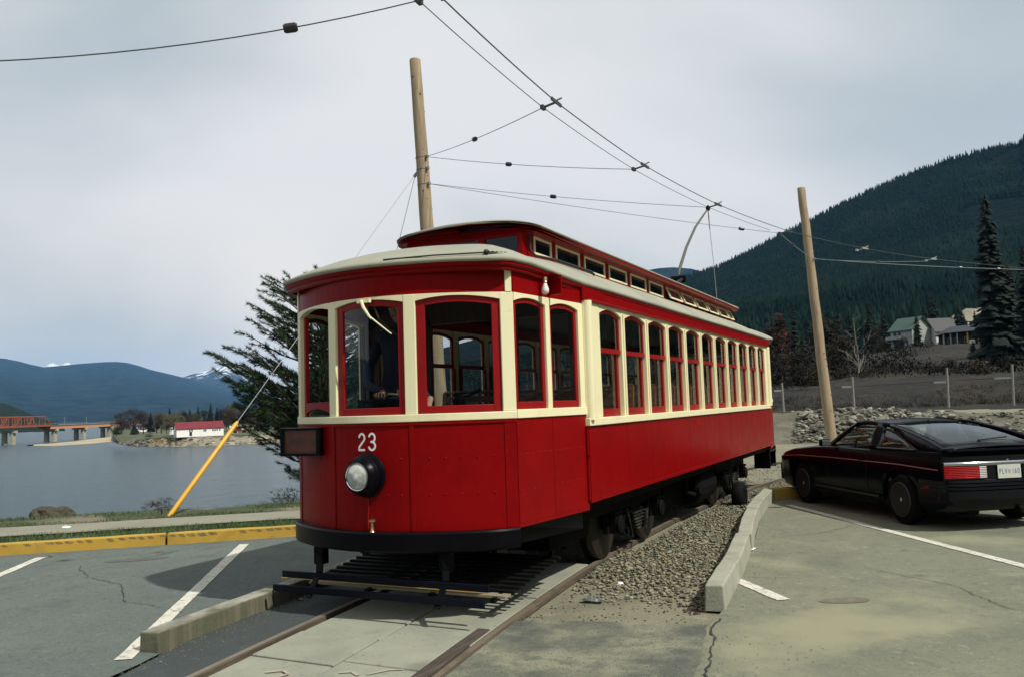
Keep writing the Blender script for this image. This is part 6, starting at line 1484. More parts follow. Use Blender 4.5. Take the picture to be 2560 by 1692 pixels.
# ================================================================== PINE BEHIND THE STREETCAR
NEED = mat('pine_needles', (0.014, 0.040, 0.014), .65, [((0.030, 0.066, 0.020), 1.6, .45, .65), ((0.007, 0.020, 0.010), 4, .52, .68)], spec=.2)
def pine():
    D = 19.5; c = far(748, 960, D); base = Vector((c.x, c.y, -.9)); r1 = random.Random(33)
    t = empty('pine_tree', base, 'dark green long needled pine half hidden behind the front of the streetcar', 'tree')
    right = Vector((math.cos(math.atan2(-(c.x-CAM.x), c.y-CAM.y)), math.sin(math.atan2(-(c.x-CAM.x), c.y-CAM.y)), 0))
    tr = MB(); tr.tube([base-Vector((0, 0, .5)), base+Vector((0, 0, 2.5)), base+Vector((.05, 0, 5.2))], [.17, .12, .03], 9)
    V, Fc = [], []
    def tuft(p_, d, ln, nd, fan=.75):
        d = d.normalized()
        for _ in range(nd):
            e = (d*r1.uniform(.35, 1) + Vector((r1.gauss(0, fan), r1.gauss(0, fan), r1.gauss(.12, fan)))).normalized()*ln*r1.uniform(.7, 1.15)
            s_ = e.cross(Vector((r1.gauss(0, 1), r1.gauss(0, 1), r1.gauss(0, 1)))).normalized()*.009
            o = p_ - d*r1.uniform(0, .10); b = len(V); V.extend([o-s_, o+s_, o+e]); Fc.append((b, b+1, b+2))
    def reach(z):                                             # crown half width by height above ground
        return interp([(.1, .85), (.35, 1.35), (.8, 1.5), (1.1, 1.9), (1.6, 2.0), (2.2, 2.15), (2.7, 2.35), (3.2, 1.75), (3.8, 1.45), (4.2, 1.2), (4.6, .7)], z)
    zs = []
    for i in range(290):
        z = r1.uniform(.15, 4.5)
        if .30 < z < .72: continue
        a = r1.uniform(0, 2*math.pi); ln = reach(z)*r1.uniform(.62, 1.0)
        d = Vector((math.cos(a), math.sin(a), 0)); st = base.copy(); st.z = max(base.z+.5, z-.35*ln); tip = Vector((base.x, base.y, z)) + d*ln; tip.z += .10*ln
        mid = st.lerp(tip, .55)+Vector((0, 0, -.06*ln)); pts = [st, mid, tip]
        tr.tube(pts, [.028, .018, .007], 5)
        k = max(5, int(ln*4.6))
        for j in range(k):
            f = .30+.70*j/(k-1); q = (st.lerp(mid, f/.55) if f < .55 else mid.lerp(tip, (f-.55)/.45)); side = Vector((-d.y, d.x, 0))
            sd1 = r1.gauss(0, .75)*(1.15-f); dd = (d*(.35+.75*f)+side*sd1+Vector((0, 0, r1.uniform(.05, .75)))).normalized(); tl = r1.uniform(.20, .38)*(1.15-.25*f)
            q1 = q + dd*tl; tr.tube([q, q1], [.008, .004], 3, False)
            e1 = dd.orthogonal().normalized(); e2 = dd.cross(e1)
            for n_i in range(64):
                ft = r1.uniform(.15, 1.0); a2 = r1.uniform(0, 6.28); up_ = .55+.35*ft; lat = e1*math.cos(a2)+e2*math.sin(a2)
                e = (dd*up_+lat*r1.uniform(.55, .95)).normalized()*r1.uniform(.085, .125)
                s_ = e.cross(Vector((r1.gauss(0, 1), r1.gauss(0, 1), r1.gauss(0, 1)))).normalized()*.0062
                o = q.lerp(q1, ft); b = len(V); V.extend([o-s_, o+s_, o+e]); Fc.append((b, b+1, b+2))
    tuft(base+Vector((.05, 0, 5.3)), Vector((0, 0, 1)), .2, 60)
    tr.build('trunk', BARK, t, smooth=True); me = np_mesh('crown', V, Fc, 3); link('crown', me, NEED, t)
pine()
# shrubs along the lake edge
def shrub(q, h, r, seed, m, lab):
    ms = round_meshes(h, r, seed, 700, .10, .05, True); t = tree('shrub', q, ms, m, lab, 'shrub', 'shrubs on the lake edge')
q = at(672, 1166, .08); shrub(q+Vector((-.15, .25, -.1)), .34, .55, 51, LM['dark'], 'dark leafy shrub on the lake edge against the streetcar front')
q = at(636, 1168, .08); shrub(q+Vector((-.2, .25, -.1)), .20, .30, 52, LM['dark'], 'smaller dark shrub on the lake edge left of the leafy one')
q = at(374, 1192, .09); shrub(q, .26, .30, 53, LM['brown'], 'small dry brown shrub beside the foot of the yellow pipe')

# ================================================================== HILLSIDE HOUSES, TREES AND POSTS
HG = 'trees around the hillside houses'
WG = mat('weathered_white', (.30, .32, .30), .7, [((.2, .22, .2), .8, .45, .7)]); GREENR = mat('green_metal_roof', (.028, .075, .052), .5)
def hdir(u0, v0, d0, u1, v1, d1): a, b = far(u0, v0, d0), far(u1, v1, d1); b.z = a.z; return a, (b-a).normalized(), (b-a).length
a, ex, ln = hdir(2065, 806, 215, 2115, 806, 211)
gh = gable_house('green_roof_house', a, ex, ln, 6, 4.0, 2.6, WG, GREENR, 'tall white house with a green roof on the hillside', 'house', .5, [(ln*.15, 2.4, .8, 1.0), (ln*.36, 2.4, .8, 1.0), (ln*.72, .6, .5, .9)], [(ln*.15, ln*.45, 1.6)])
ey = Vector((-ex.y, ex.x, 0)); mb = MB(); up_box(mb, a, ex, ey, -.4, ln*.62, -1.3, -.06, 1.75, 2.5); mb.build('balcony', WG, gh)
a, ex, ln = hdir(2141, 803, 220, 2166, 800, 214)
def end_gable(name, a, ex, wd, dp, wh, rh, wm, rm, lab):
    ey = Vector((-ex.y, ex.x, 0)); t = empty(name, a, lab, 'house'); mb = MB()
    poly = [a-Vector((0, 0, .6)), a+ex*wd-Vector((0, 0, .6)), a+ex*wd+Vector((0, 0, wh)), a+ex*wd*.5+Vector((0, 0, wh+rh)), a+Vector((0, 0, wh))]; mb.prism(poly, ey*dp); mb.build('wall', wm, t)
    for sg in (0, 1):
        e_ = a+ex*(wd*sg+(.45 if sg else -.45))+Vector((0, 0, wh-.45*rh/(wd/2))); r_ = a+ex*wd*.5+Vector((0, 0, wh+rh+.05)); mb = MB(); mb.prism([e_-ey*.4, r_-ey*.4, r_-ey*.4+Vector((0, 0, .25)), e_-ey*.4+Vector((0, 0, .25))], ey*(dp+.8)); mb.build('roof', rm, t)
    for k, (x, z) in enumerate(((wd*.38, 2.6), (wd*.58, 2.6), (wd*.55, .7))):
        mb = MB(); up_box(mb, a, ex, ey, x, x+.5, -.07, .02, z, z+1.0); mb.build('window', DARKG, t)
end_gable('white_house', a, ex, ln*1.15, 4.5, 3.0, 2.9, WALLW, mat('white_edged_roof', (.06, .06, .055), .7), 'narrow white gabled house next to a dark conifer on the hillside')
a, ex, ln = hdir(2168, 800, 208, 2300, 798, 204)
ey = Vector((-ex.y, ex.x, 0)); bw = mat('brown_siding', (.035, .028, .022), .8); t = empty('bungalow', a, 'low dark bungalow with a long porch on the hillside', 'house')
mb = MB(); up_box(mb, a, ex, ey, 0, ln, 1.6, 8, -.6, 2.35); mb.build('wall', bw, t)
mb = MB(); mb.prism([a+ex*(-.5)-ey*.3+Vector((0, 0, 1.8)), a+ex*ln*.16-ey*.3+Vector((0, 0, 2.45)), a+ex*ln-ey*.3+Vector((0, 0, 2.6)), a+ex*ln-ey*.3+Vector((0, 0, 2.75)), a+ex*ln*.16-ey*.3+Vector((0, 0, 2.6)), a+ex*(-.5)-ey*.3+Vector((0, 0, 1.95))], ey*.15); mb.build('eave_board', mat('grey_trim', (.22, .23, .23), .6), t)
mb = MB(); r0_, r1_ = a+ex*ln*.15+ey*4+Vector((0, 0, 4.1)), a+ex*ln*.85+ey*4+Vector((0, 0, 4.2))
e = [a+ex*(-.5)-ey*.2+Vector((0, 0, 1.95)), a+ex*(ln*.16)-ey*.2+Vector((0, 0, 2.6)), a+ex*(ln+.4)-ey*.2+Vector((0, 0, 2.75)), a+ex*(ln+.4)+ey*8.4+Vector((0, 0, 2.6)), a+ex*(-.5)+ey*8.4+Vector((0, 0, 2.3))]
mb.add(e+[r0_, r1_], [(0, 1, 5), (1, 2, 6, 5), (2, 3, 6), (3, 4, 5, 6), (4, 0, 5)]); mb.build('roof', mat('blue_grey_shingles', (.022, .028, .038), .7), t)
for x, m_, wd_ in ((.13, WG, .3), (.26, WG, .22), (.38, WG, .2), (.56, mat('orange_post', (.45, .22, .04), .6), .28), (.75, WG, .2), (.95, WG, .2)):
    mb = MB(); up_box(mb, a, ex, ey, ln*x, ln*x+wd_, .1, .35, -.2, 2.4); mb.build('porch_post', m_, t)
for x, w_ in ((.17, .9), (.30, .5), (.47, .5), (.80, 1.0)): mb = MB(); up_box(mb, a, ex, ey, ln*x, ln*x+w_, 1.52, 1.62, .3, 1.5); fo = mb.build('window', WG, t); mb = MB(); up_box(mb, a, ex, ey, ln*x+.1, ln*x+w_-.1, 1.49, 1.515, .4, 1.4); mb.build('pane', DARKG, fo)
mb = MB(); up_box(mb, a, ex, ey, ln*.58, ln*.67, .6, 1.2, -.1, .75); mb.build('porch_table', WALLW, t)
for x in (.50, .58): mb = MB(); q = a+ex*ln*x+ey*3.4; mb.tube([q+Vector((0, 0, 3.2)), q+Vector((0, 0, 4.6))], .16, 8); mb.build('vent_pipe', WALLW, t)
a, ex, ln = hdir(1913, 838, 180, 1924, 838, 180); gable_house('white_shed', a, ex, ln, 1.5, 1.2, .5, WALLW, WALLW, 'tiny white shed low on the hillside left of the bare birch', 'shed', .15)
# bare clay cut behind the houses
cl = MB(); r1 = random.Random(6); rows = []
for j in range(6):
    rows.append([far(2195+ (2345-2195)*i/14, 752 - 34*(1-j/5)*math.sin(math.pi*min(1, .12+.9*i/14)) - 12*i/14 + 6*mnoise.noise(Vector((i*.6, j*.9, 2))), 330 - 10*j/5) for i in range(15)])
cl.grid(rows); cl.build('clay_bank', mat('clay', (.24, .215, .155), .97, [((.11, .10, .085), .12, .5, .62), ((.30, .27, .20), .3, .45, .7)], (.5, 1, .4)), smooth=True, label='bare pale clay cut in the slope above the houses', kind='structure', recalc=False)
HT = [(2225, 715, 792, 262, 40, 'fir', 'dark fir behind the middle of the bungalow roof', 31), (2145, 712, 794, 268, 38, 'fir', 'fir behind the white gable, left of the big one', 32), (2300, 725, 795, 250, 40, 'fir', 'dark fir left of the tallest conifer', 33), (2030, 760, 820, 220, 40, 'brown', 'brown bare tree left of the green roofed house', 34), (1975, 730, 850, 230, 40, 'fir', 'dark fir half way between the pole and the green roof', 35), (1880, 750, 880, 200, 44, 'fir', 'dark fir directly behind the right hand pole', 36), (2260, 800, 880, 170, 60, 'dark', 'dark evergreen clump on the slope under the bungalow', 37),
 (1812, 735, 905, 160, 56, 'red', 'rust red bare tree behind the rear end of the streetcar', 0), (1848, 715, 905, 150, 40, 'fir', 'dark fir left of the right hand wooden pole', 1), (1792, 760, 905, 165, 40, 'brown', 'brown bare tree showing over the streetcar rear roof', 2),
 (1800, 800, 915, 145, 70, 'brown', 'dense brown thicket behind the rear end of the streetcar', 3), (1860, 790, 912, 140, 80, 'brown', 'grey brown thicket behind the foot of the right hand pole', 4), (1925, 738, 880, 180, 80, 'brown', 'broad grey brown bare tree just right of the wooden pole', 5), (1950, 785, 895, 150, 70, 'brown', 'low brown thicket below the birch', 6),
 (2018, 705, 815, 235, 40, 'fir', 'dark fir behind the bare birch', 7), (2052, 722, 810, 240, 36, 'fir', 'dark fir left of the green roofed house', 8), (2090, 722, 790, 260, 34, 'fir', 'fir rising behind the green roof', 9), (2127, 728, 806, 212, 26, 'dark', 'dark conifer standing between the two white houses', 10), (2166, 692, 790, 250, 46, 'fir', 'big dark fir behind the narrow white gabled house', 11), (2110, 742, 792, 255, 30, 'fir', 'short fir behind the green roof at its right end', 12),
 (2237, 735, 790, 240, 26, 'fir', 'small fir left of the pair behind the bungalow', 13), (2262, 728, 790, 240, 24, 'fir', 'small pointed fir right of the pair behind the bungalow', 14), (2200, 752, 792, 250, 44, 'dark', 'bushy dark evergreen behind the left end of the bungalow', 15),
 (2352, 640, 850, 170, 80, 'dark', 'dense dark evergreen at the right photo edge', 16), (2330, 760, 900, 150, 90, 'dark', 'wide dark evergreen mass under the tall conifer', 17), (2396, 610, 880, 165, 90, 'fir', 'tall fir half cut by the right photo edge', 18), (2190, 838, 915, 135, 60, 'brown', 'brown scrub thicket on the railway bank right of centre', 19), (2262, 838, 905, 135, 40, 'olive', 'yellowish budding shrub near the right pipe posts', 20),
 (2060, 850, 915, 135, 90, 'brown', 'dark bramble thicket above the railway bank', 21), (2000, 862, 912, 135, 60, 'brown', 'bramble thicket at the foot of the birch', 22), (2130, 848, 912, 136, 80, 'brown', 'bramble thicket above the car roof', 23), (1770, 850, 915, 138, 50, 'brown', 'thicket just behind the streetcar rear corner', 24), (2420, 780, 905, 150, 80, 'dark', 'evergreen beyond the right photo edge', 25), (1895, 845, 915, 136, 60, 'brown', 'thicket left of the pole foot', 26)]
for u, vt, vb, d, wd, k, lab, sd_i in HT: tree_at(u, vt, vb, d, wd, k, lab, HG, 300+sd_i, 'bush' if 'thicket' in lab or 'shrub' in lab else None)
# tall ragged conifer
b = far(2312, 860, 150); h = (860-502)*PXM*150
ms = conifer_meshes(h, 3.7, 71, 60, 11); tree('fir_tree', b, ms, LM['fir'], 'tallest dark ragged conifer standing above the houses at the right', 'tree', HG)
# bare birch
def birch(b, h, seed):
    r1 = random.Random(seed); t = empty('birch_tree', b, 'pale leafless birch standing left of the houses', 'tree', HG); mb = MB()
    def br(p_, d, ln, r, lv):
        q = p_ + d*ln; mid = p_.lerp(q, .5)+Vector((r1.gauss(0, .04), r1.gauss(0, .04), 0))*ln; mb.tube([p_, mid, q], [r, r*.8, r*.5], 5 if lv < 2 else 3, False)
        if lv >= 4: return
        for k in range(4 if lv else 7):
            f = r1.uniform(.25, 1); a = r1.uniform(0, 6.28); s_ = r1.uniform(.5, 1.0)
            nd = (d*.75 + Vector((math.cos(a)*s_, math.sin(a)*s_, r1.uniform(-.1, .5)))).normalized(); br(p_.lerp(q, f), nd, ln*r1.uniform(.32, .52), r*.42, lv+1)
    br(Vector(b), Vector((.02, 0, 1)).normalized(), h*.62, h*.018, 0); br(Vector(b)+Vector((0, 0, h*.6)), Vector((-.05, 0, 1)).normalized(), h*.38, h*.009, 1)
    mb.build('trunk', BIRCH, t, recalc=False)
birch(far(1990, 905, 138), (905-745)*PXM*138, 3)
# pipe posts with a side arm along the railway
PG = 'grey posts with one side arm along the railway bank'
for u, vt, vb, ua, va, lab in ((1811, 886, 951, 1793, 904, 'small grey post with side arm at the streetcar rear corner'), (1974, 872, 940, 1950, 895, 'grey post with side arm between the pole and the car roof'), (2193, 851, 950, 2163, 884, 'grey post with side arm above the rear window of the car'), (2344, 843, 955, 2303, 874, 'tallest grey post with side arm at the right edge')):
    b, tp = far(u+4, vb, 88), far(u, vt, 88); t = empty('arm_post', b, lab, 'post', PG)
    mb = MB(); mb.tube([b-Vector((0, 0, .6)), tp], [.13, .10], 8); mb.build('post', mat('weathered_post', (.20, .195, .165), .85) if 'weathered_post' not in bpy.data.materials else bpy.data.materials['weathered_post'], t, smooth=True, angle=50)
    e0_ = far(u+1, va, 88); e1_ = far(ua, va, 88); e1_.z = e0_.z; mb = MB(); mb.bar(e0_, e1_, .15, .16); mb.build('arm', WIREL, t)
    mb = MB(); mb.bar(e0_+(e1_-e0_)*.6, b.lerp(tp, .93), .015, .015); mb.build('stay', WIREM, t)

# ================================================================== THE BLACK CAR
PAINT = mat('black_car_paint', (0.002, 0.0025, 0.005), .25, spec=.07)
TRIMB = mat('black_rubber_trim', (0.004, 0.005, 0.007), .30, spec=.25)
TYRE = mat('tyre_rubber', (0.004, 0.004, 0.0045), .8, spec=.12)
RIM = mat('dull_alloy', (0.006, 0.007, 0.009), .5, spec=.3)
RINGM = mat('rim_edge', (0.10, 0.105, 0.11), .4, metal=.5)
REDL = mat('tail_lamp_red', (0.26, 0.004, 0.005), .45, [((0.42, 0.008, 0.008), 6, .52, .66)], spec=.05)
CLEARL = mat('reverse_lamp', (0.30, 0.28, 0.26), .25, spec=.3)
PIN = mat('red_pinstripe', (0.22, 0.06, 0.06), .4)
CGLASS = glass_mat('car_glass', (0.60, 0.66, 0.66))
SEATM = mat('car_interior', (0.030, 0.030, 0.032), .9)
hv = Vector((-.492, .87, 0)).normalized()
car = empty('parked_car', (4.07, 5.00, -.012), 'black two door hatchback coupe parked facing the tracks', 'car', rz=math.atan2(hv.y, hv.x)+R(5.7))
car.scale = (.95, .97, .985)
def cb(mb, name, m, parent=None, **k): return mb.build(name, m, parent or car, world=False, **k)
WB, XR, XF, WR_ = 2.56, -.86, 3.62, .305
def hw(x): return interp([(-.92, .70), (-.84, .775), (-.6, .815), (0, .845), (1.2, .85), (2.4, .845), (3.0, .82), (3.4, .76), (3.56, .68), (3.62, .60)], x)
def zbelt(x): return interp([(-.92, .915), (-.6, .915), (0, .905), (.9, .885), (1.7, .895), (2.1, .88), (2.9, .81), (3.3, .745), (3.52, .67), (3.62, .60)], x)
def zbot(x):
    b = interp([(-.92, .40), (-.75, .27), (-.55, .22), (3.0, .20), (3.5, .24), (3.62, .34)], x)
    for xw in (0, WB):
        d = abs(x-xw)
        if d < .37: b = max(b, .30+math.sqrt(.37**2-d*d)*1.0)
    return b
xs = sorted(set([-.80, -.75, -.62, -.55, -.5, 3.62, 3.60, 3.56, 3.48, 3.4, 3.3, 3.2, 3.1, 3.0, 1.92, 1.9, 1.7, 1.4, 1.1, .8, .6, .5] + [xw+.37*math.sin(R(a)) for xw in (0, WB) for a in range(-90, 91, 12)]))
rows = []
for x in xs:
    h_, zt, zb_ = hw(x), zbelt(x), zbot(x); cr = interp([(-.9, .012), (0, .012), (2.2, .02), (2.6, .035), (3.4, .02), (3.62, .004)], x)
    prof = [(h_*.93, zb_), (h_*.985, zb_+.25*(.60-min(zb_, .6))), (h_, max(.58, zb_+.001)), (h_*.995, max(.66, zb_+.02) if zt > .7 else min(zt-.03, max(.55, zb_))), (h_*.975, zt-.06), (h_*.945, zt-.015), (h_*.90, zt), (h_*.5, zt+cr*.8), (0, zt+cr)]
    if zt < .70: prof = [(a, min(b, zt)) for a, b in prof]
    rows.append([Vector((x, a, b)) for a, b in prof] + [Vector((x, -a, b)) for a, b in reversed(prof[:-1])])
# body shell without the cabin deck
mb = MB()
n17 = len(rows[0])
for r_ in rows: mb.v += [tuple(q) for q in r_]
for i in range(len(rows)-1):
    xm = (xs[i]+xs[i+1])/2
    for k in range(n17-1):
        if -.78 < xm < 1.90 and 6 <= k <= 9: continue         # opening under the glasshouse
        mb.f.append((i*n17+k, i*n17+k+1, (i+1)*n17+k+1, (i+1)*n17+k))
mb.f.append(tuple(range(n17))); m_ = len(rows)-1; mb.f.append(tuple(m_*n17+k for k in range(n17-1, -1, -1)))
body_o = cb(mb, 'body', PAINT, smooth=True, angle=38)
# wheel wells and floor
mb = MB(); mb.box((1.25, 0, .30), (4.0, 1.30, .16)); cb(mb, 'floor_pan', TRIMB)
for xw in (0, WB):
    for sg in (-1, 1): mb = MB(); mb.lathe([(.385, .0), (.385, .26), (.05, .26)], (xw, sg*.60-.13+(-.0), .30), 'Y', 20) if False else mb.box((xw, sg*.52, .46), (.74, .36, .40)); cb(mb, 'wheel_well', TRIMB)
# glasshouse: roof, pillars, panes
def rz(x): return interp([(-.56, .925), (-.2, 1.015), (.2, 1.098), (.6, 1.165), (.9, 1.205), (1.15, 1.228), (1.4, 1.238), (1.62, 1.228), (1.75, 1.205), (1.95, 1.12), (2.3, .915)], x)
def rw(x): return interp([(-.56, .73), (.2, .655), (.9, .575), (1.4, .555), (1.75, .56), (1.95, .60), (2.3, .72)], x)
def shell(x, t): return Vector((x, rw(x)*t, rz(x) + .030*(1-t*t)))
mb = MB(); rws = [[shell(x, t) for t in np.linspace(-1, 1, 11)] for x in (.86, .95, 1.1, 1.25, 1.4, 1.55, 1.66, 1.72)]; mb.grid(rws)
o = cb(mb, 'roof', PAINT, smooth=True); sm = o.modifiers.new('s', 'SOLIDIFY'); sm.thickness = .03; sm.offset = -1
def pane(name, rows_, m=CGLASS, th=.004, sm_=True, parent=None, off=0):
    mb = MB(); mb.grid(rows_); o = cb(mb, name, m, parent, smooth=sm_); s_ = o.modifiers.new('s', 'SOLIDIFY'); s_.thickness = th; s_.offset = off; return o
bk = [-.50, -.3, 0, .3, .6, .84]
pane('rear_window', [[shell(x, t)+Vector((0, 0, .004)) for t in np.linspace(-.87, .87, 11)] for x in bk])
for sg in (-1, 1): pane('hatch_frame', [[shell(x, sg*t) for t in (.86, .93, 1.0)] for x in (-.56, -.4, -.2, 0, .2, .4, .6, .75, .88)], PAINT, .03, off=-1 if sg > 0 else 1)
pane('hatch_frame', [[shell(x, t) for t in np.linspace(-1, 1, 9)] for x in (-.57, -.53, -.49)], PAINT, .02)
pane('windscreen', [[shell(x, t) for t in np.linspace(-.9, .9, 9)] for x in (1.73, 1.85, 1.98, 2.12, 2.26)])
for sg in (-1, 1):
    B = lambda x: Vector((x, sg*(hw(x)*.905-.004), zbelt(x)-.002)); T = lambda x: Vector((x, sg*(rw(x)+.004), rz(x)-.004))
    def S(x, t): return B(x).lerp(T(x), t)
    def q4(a, b, c, d, n=6): return [[a.lerp(d, i/n).lerp(b.lerp(c, i/n), j/n)+Vector((0, sg*.018*math.sin(math.pi*i/n), 0)) for j in range(n+1)] for i in range(n+1)]
    pane('door_window', q4(B(1.02)+Vector((0, 0, .03)), B(2.14)+Vector((0, 0, .03)), T(1.70)+Vector((.02, 0, -.035)), T(1.08)+Vector((0, 0, -.04))))
    for nm, a, b, c, d in (('a_pillar', B(2.13), B(2.30), T(1.76), T(1.68)), ('b_pillar', B(.86), B(1.03), T(1.09), T(.96))):
        pane(nm, q4(a, b, c, d), PAINT, .03)
    pane('roof_rail', [[T(x)+Vector((0, sg*.004, -.04)), T(x)+Vector((0, 0, .004)), shell(x, sg*.93)+Vector((0, 0, .004))] for x in (.90, 1.05, 1.2, 1.4, 1.6, 1.74)], PAINT, .02)
    qa, qb, qc, qd = S(-.02, .10), B(.84)+Vector((0, 0, .03)), T(.93)+Vector((-.01, 0, -.045)), T(.62)+Vector((0, 0, -.06))
    pane('quarter_window', q4(qa, qb, qc, qd), CGLASS)
    mb = MB(); loop = [qa, qb, qc, qd, qa]; mb.tube([q+Vector((0, sg*.012, 0)) for q in loop], .012, 5); cb(mb, 'window_seal', TRIMB)
    # sail panel between quarter glass and hatch
    mb = MB(); edge = [T(x)+Vector((0, 0, -.0)) for x in (-.56, -.35, -.1, .15, .4, .65)]; base_ = [B(-.56), B(-.4), B(-.25), S(-.06, .12), S(.2, .44)*.3+qa.lerp(qd, .35)*.7, qd+Vector((-.02, 0, .03))]
    mb.grid([edge, base_]); cb(mb, 'sail_panel', PAINT, smooth=True).modifiers.new('s', 'SOLIDIFY').thickness = .02
    pane('belt_panel', [[B(x)+Vector((0, 0, 0)) for x in (-.3, 0, .4, .86)], [qa.lerp(qb, f)+Vector((0, -sg*.002, 0)) for f in (0, .25, .6, 1)]], PAINT, .015)
    mb = MB(); mb.tube([Vector((x, sg*(hw(x)*.998+.001), interp([(-.9, .70), (0, .735), (1.5, .735), (2.6, .72), (3.5, .665)], x))) for x in np.linspace(-.74, 3.5, 26)], .0065, 5); cb(mb, 'pinstripe', PIN)
    mb = MB(); mb.tube([Vector((x, sg*(hw(x)+.004), .30+.02*x/3)) for x in np.linspace(.42, 2.1, 10)], .018, 6); cb(mb, 'sill_skirt', TRIMB)
    mb = MB(); mb.box((-.55, sg*(hw(-.55)+.003), .50), (.075, .008, .022)); cb(mb, 'side_marker', REDL)
    mb = MB(); mb.box((2.02, sg*.92, .945), (.10, .15, .10)); mb.box((2.04, sg*.83, .915), (.05, .08, .04)); mo = cb(mb, 'door_mirror', PAINT, bevel=.02)
    mb = MB(); mb.box((1.966, sg*.92, .945), (.004, .125, .08)); cb(mb, 'mirror_glass', mat('mirror_glass', (.5, .56, .6), .08, metal=.9) if sg < 0 else bpy.data.materials['mirror_glass'], mo)
    mb = MB(); mb.box((1.15, sg*(hw(1.15)+.001), .76), (.14, .012, .035)); cb(mb, 'door_handle', TRIMB)
    for xx, zz0, zz1 in ((1.02, .25, .87), (2.12, .25, .86)):
        mb = MB(); mb.tube([Vector((xx, sg*(hw(xx)*k+.0015), z)) for z, k in ((zz0, .985), (.58, 1.0), (.70, .997), (zz1, .96))], .0035, 4); cb(mb, 'door_seam', TRIMB)
    for xw in (0, WB):
        mb = MB(); mb.lathe([(.20, -.09*sg), (.285, -.085*sg), (.303, -.05*sg), (.303, .05*sg), (.285, .085*sg), (.215, .09*sg), (.205, .07*sg)], (xw, sg*.735, .303), 'Y', 30); w_ = cb(mb, 'wheel', TYRE, smooth=True, angle=35)
        mb = MB(); mb.lathe([(.214, .088*sg), (.208, .094*sg), (.198, .090*sg), (.190, .055*sg), (.05, .040*sg), (.045, .075*sg), (.0, .078*sg)], (xw, sg*.735, .303), 'Y', 28); cb(mb, 'rim', RIM, w_, smooth=True, angle=35)
        mb = MB()
        for k in range(20):
            a_ = 2*math.pi*k/20; a2 = a_+.16*(1 if k % 2 else -1); y0, y1 = sg*(.735+.074), sg*(.735+.083)
            mb.bar((xw+.045*math.cos(a_), y0, .303+.045*math.sin(a_)), (xw+.196*math.cos(a2), y1, .303+.196*math.sin(a2)), .0028, .003)
        o = cb(mb, 'spokes', RINGM, w_); o['kind'] = 'stuff'
        mb = MB(); mb.tube([(xw+.206*math.cos(t), sg*(.735+.092), .303+.206*math.sin(t)) for t in np.linspace(0, 2*math.pi, 33)], .004, 5, False); cb(mb, 'rim_edge', RINGM, w_)
        mb = MB(); mb.lathe([(.030, .078*sg), (.026, .088*sg), (.0, .09*sg)], (xw, sg*.735, .303), 'Y', 14); cb(mb, 'hub_cap', CHROME, w_, smooth=True)
# tail: spoiler lip, lamp panel, lamps, plate, ribbed bumper, valance
mb = MB(); rws = []
for t in np.linspace(-1, 1, 15):
    y = .74*t; b = .06*t*t
    rws.append([Vector((-.80+b, y, .905)), Vector((-.87+b, y, .938)), Vector((-.925+b, y, .940)), Vector((-.93+b, y, .922)), Vector((-.885+b, y, .885)), Vector((-.78+b, y, .88))])
mb.grid(rws); k6 = 6; mb.f += [tuple(range(6)), tuple(range(14*6+5, 14*6-1, -1))]; cb(mb, 'spoiler', PAINT, smooth=True, angle=45)
def tailx(y): return -.905 + .10*(abs(y)/.78)**3
mb = MB(); mb.grid([[Vector((tailx(y)+.008, y, z)) for y in np.linspace(-.775, .775, 21)] for z in (.59, .66, .74, .86)]); cb(mb, 'lamp_panel', TRIMB, smooth=True)
mb = MB(); mb.grid([[Vector((tailx(y)+d, y, z)) for y in np.linspace(-.765, .765, 25)] for d, z in ((-.002, .752), (-.016, .768), (-.014, .784), (.004, .80))]); cb(mb, 'chrome_strip', mat('bright_trim', (.42, .43, .45), .12, metal=1.0), smooth=True)
def lamp(y0, y1, m, nm):
    mb = MB(); rr = []
    for i in range(15):
        z = .608+.136*i/14; d = -.006 if i % 2 else -.0005
        rr.append([Vector((tailx(y)-.004+d, y, z)) for y in np.linspace(y0, y1, 9)])
    mb.grid(rr); return cb(mb, nm, m, smooth=False)
for sg in (-1, 1):
    lamp(sg*.765, sg*.375, REDL, 'tail_lamp'); lamp(sg*.370, sg*.285, CLEARL, 'reverse_lamp')
mb = MB(); mb.box((-.913, 0, .675), (.006, .30, .155)); pl = cb(mb, 'number_plate', mat('plate_white', (.50, .52, .46), .4), bevel=.003)
PXm = Matrix((Vector((0, -1, 0)), Vector((0, 0, 1)), Vector((-1, 0, 0)))).transposed()
BLUE = mat('plate_blue', (.04, .07, .25), .5)
cw_ = wmat(car)
for ch, y in (('P', .118), ('L', .082), ('V', .044), ('1', -.046), ('6', -.080), ('0', -.117)):
    lo = text(ch, .085, BLUE, cw_ @ Vector((-.9165, y, .675)), cw_.to_3x3() @ PXm, pl, 'plate_character', .0006, .66)
mb = MB(); mb.box((-.9168, .0, .678), (.001, .030, .040)); cb(mb, 'plate_emblem', mat('plate_emblem', (.35, .28, .22), .6), pl)
mb = MB(); mb.box((-.908, -.20, .675), (.02, .06, .12)); mb.lathe([(.012, 0), (.012, -.012)], (-.918, -.20, .68), 'X', 10); cb(mb, 'hatch_lock', TRIMB)
mb = MB(); mb.tube([(-.90, .015, .815), (-.905, -.015, .795)], .008, 6); cb(mb, 'badge', CHROME)
mb = MB(); rr = []
prof = [(.02, .595), (-.015, .585), (-.02, .560), (-.006, .552), (-.03, .545), (-.034, .520), (-.016, .512), (-.038, .505), (-.040, .480), (-.020, .472), (-.042, .465), (-.045, .385), (-.03, .365), (.05, .355)]
for y in np.linspace(-.80, .80, 27): rr.append([Vector((tailx(y)+.02*(abs(y)/.8)**8*6+d, y, z)) for d, z in prof])
mb.grid(rr); bump_o = cb(mb, 'rear_bumper', TRIMB, smooth=True, angle=25)
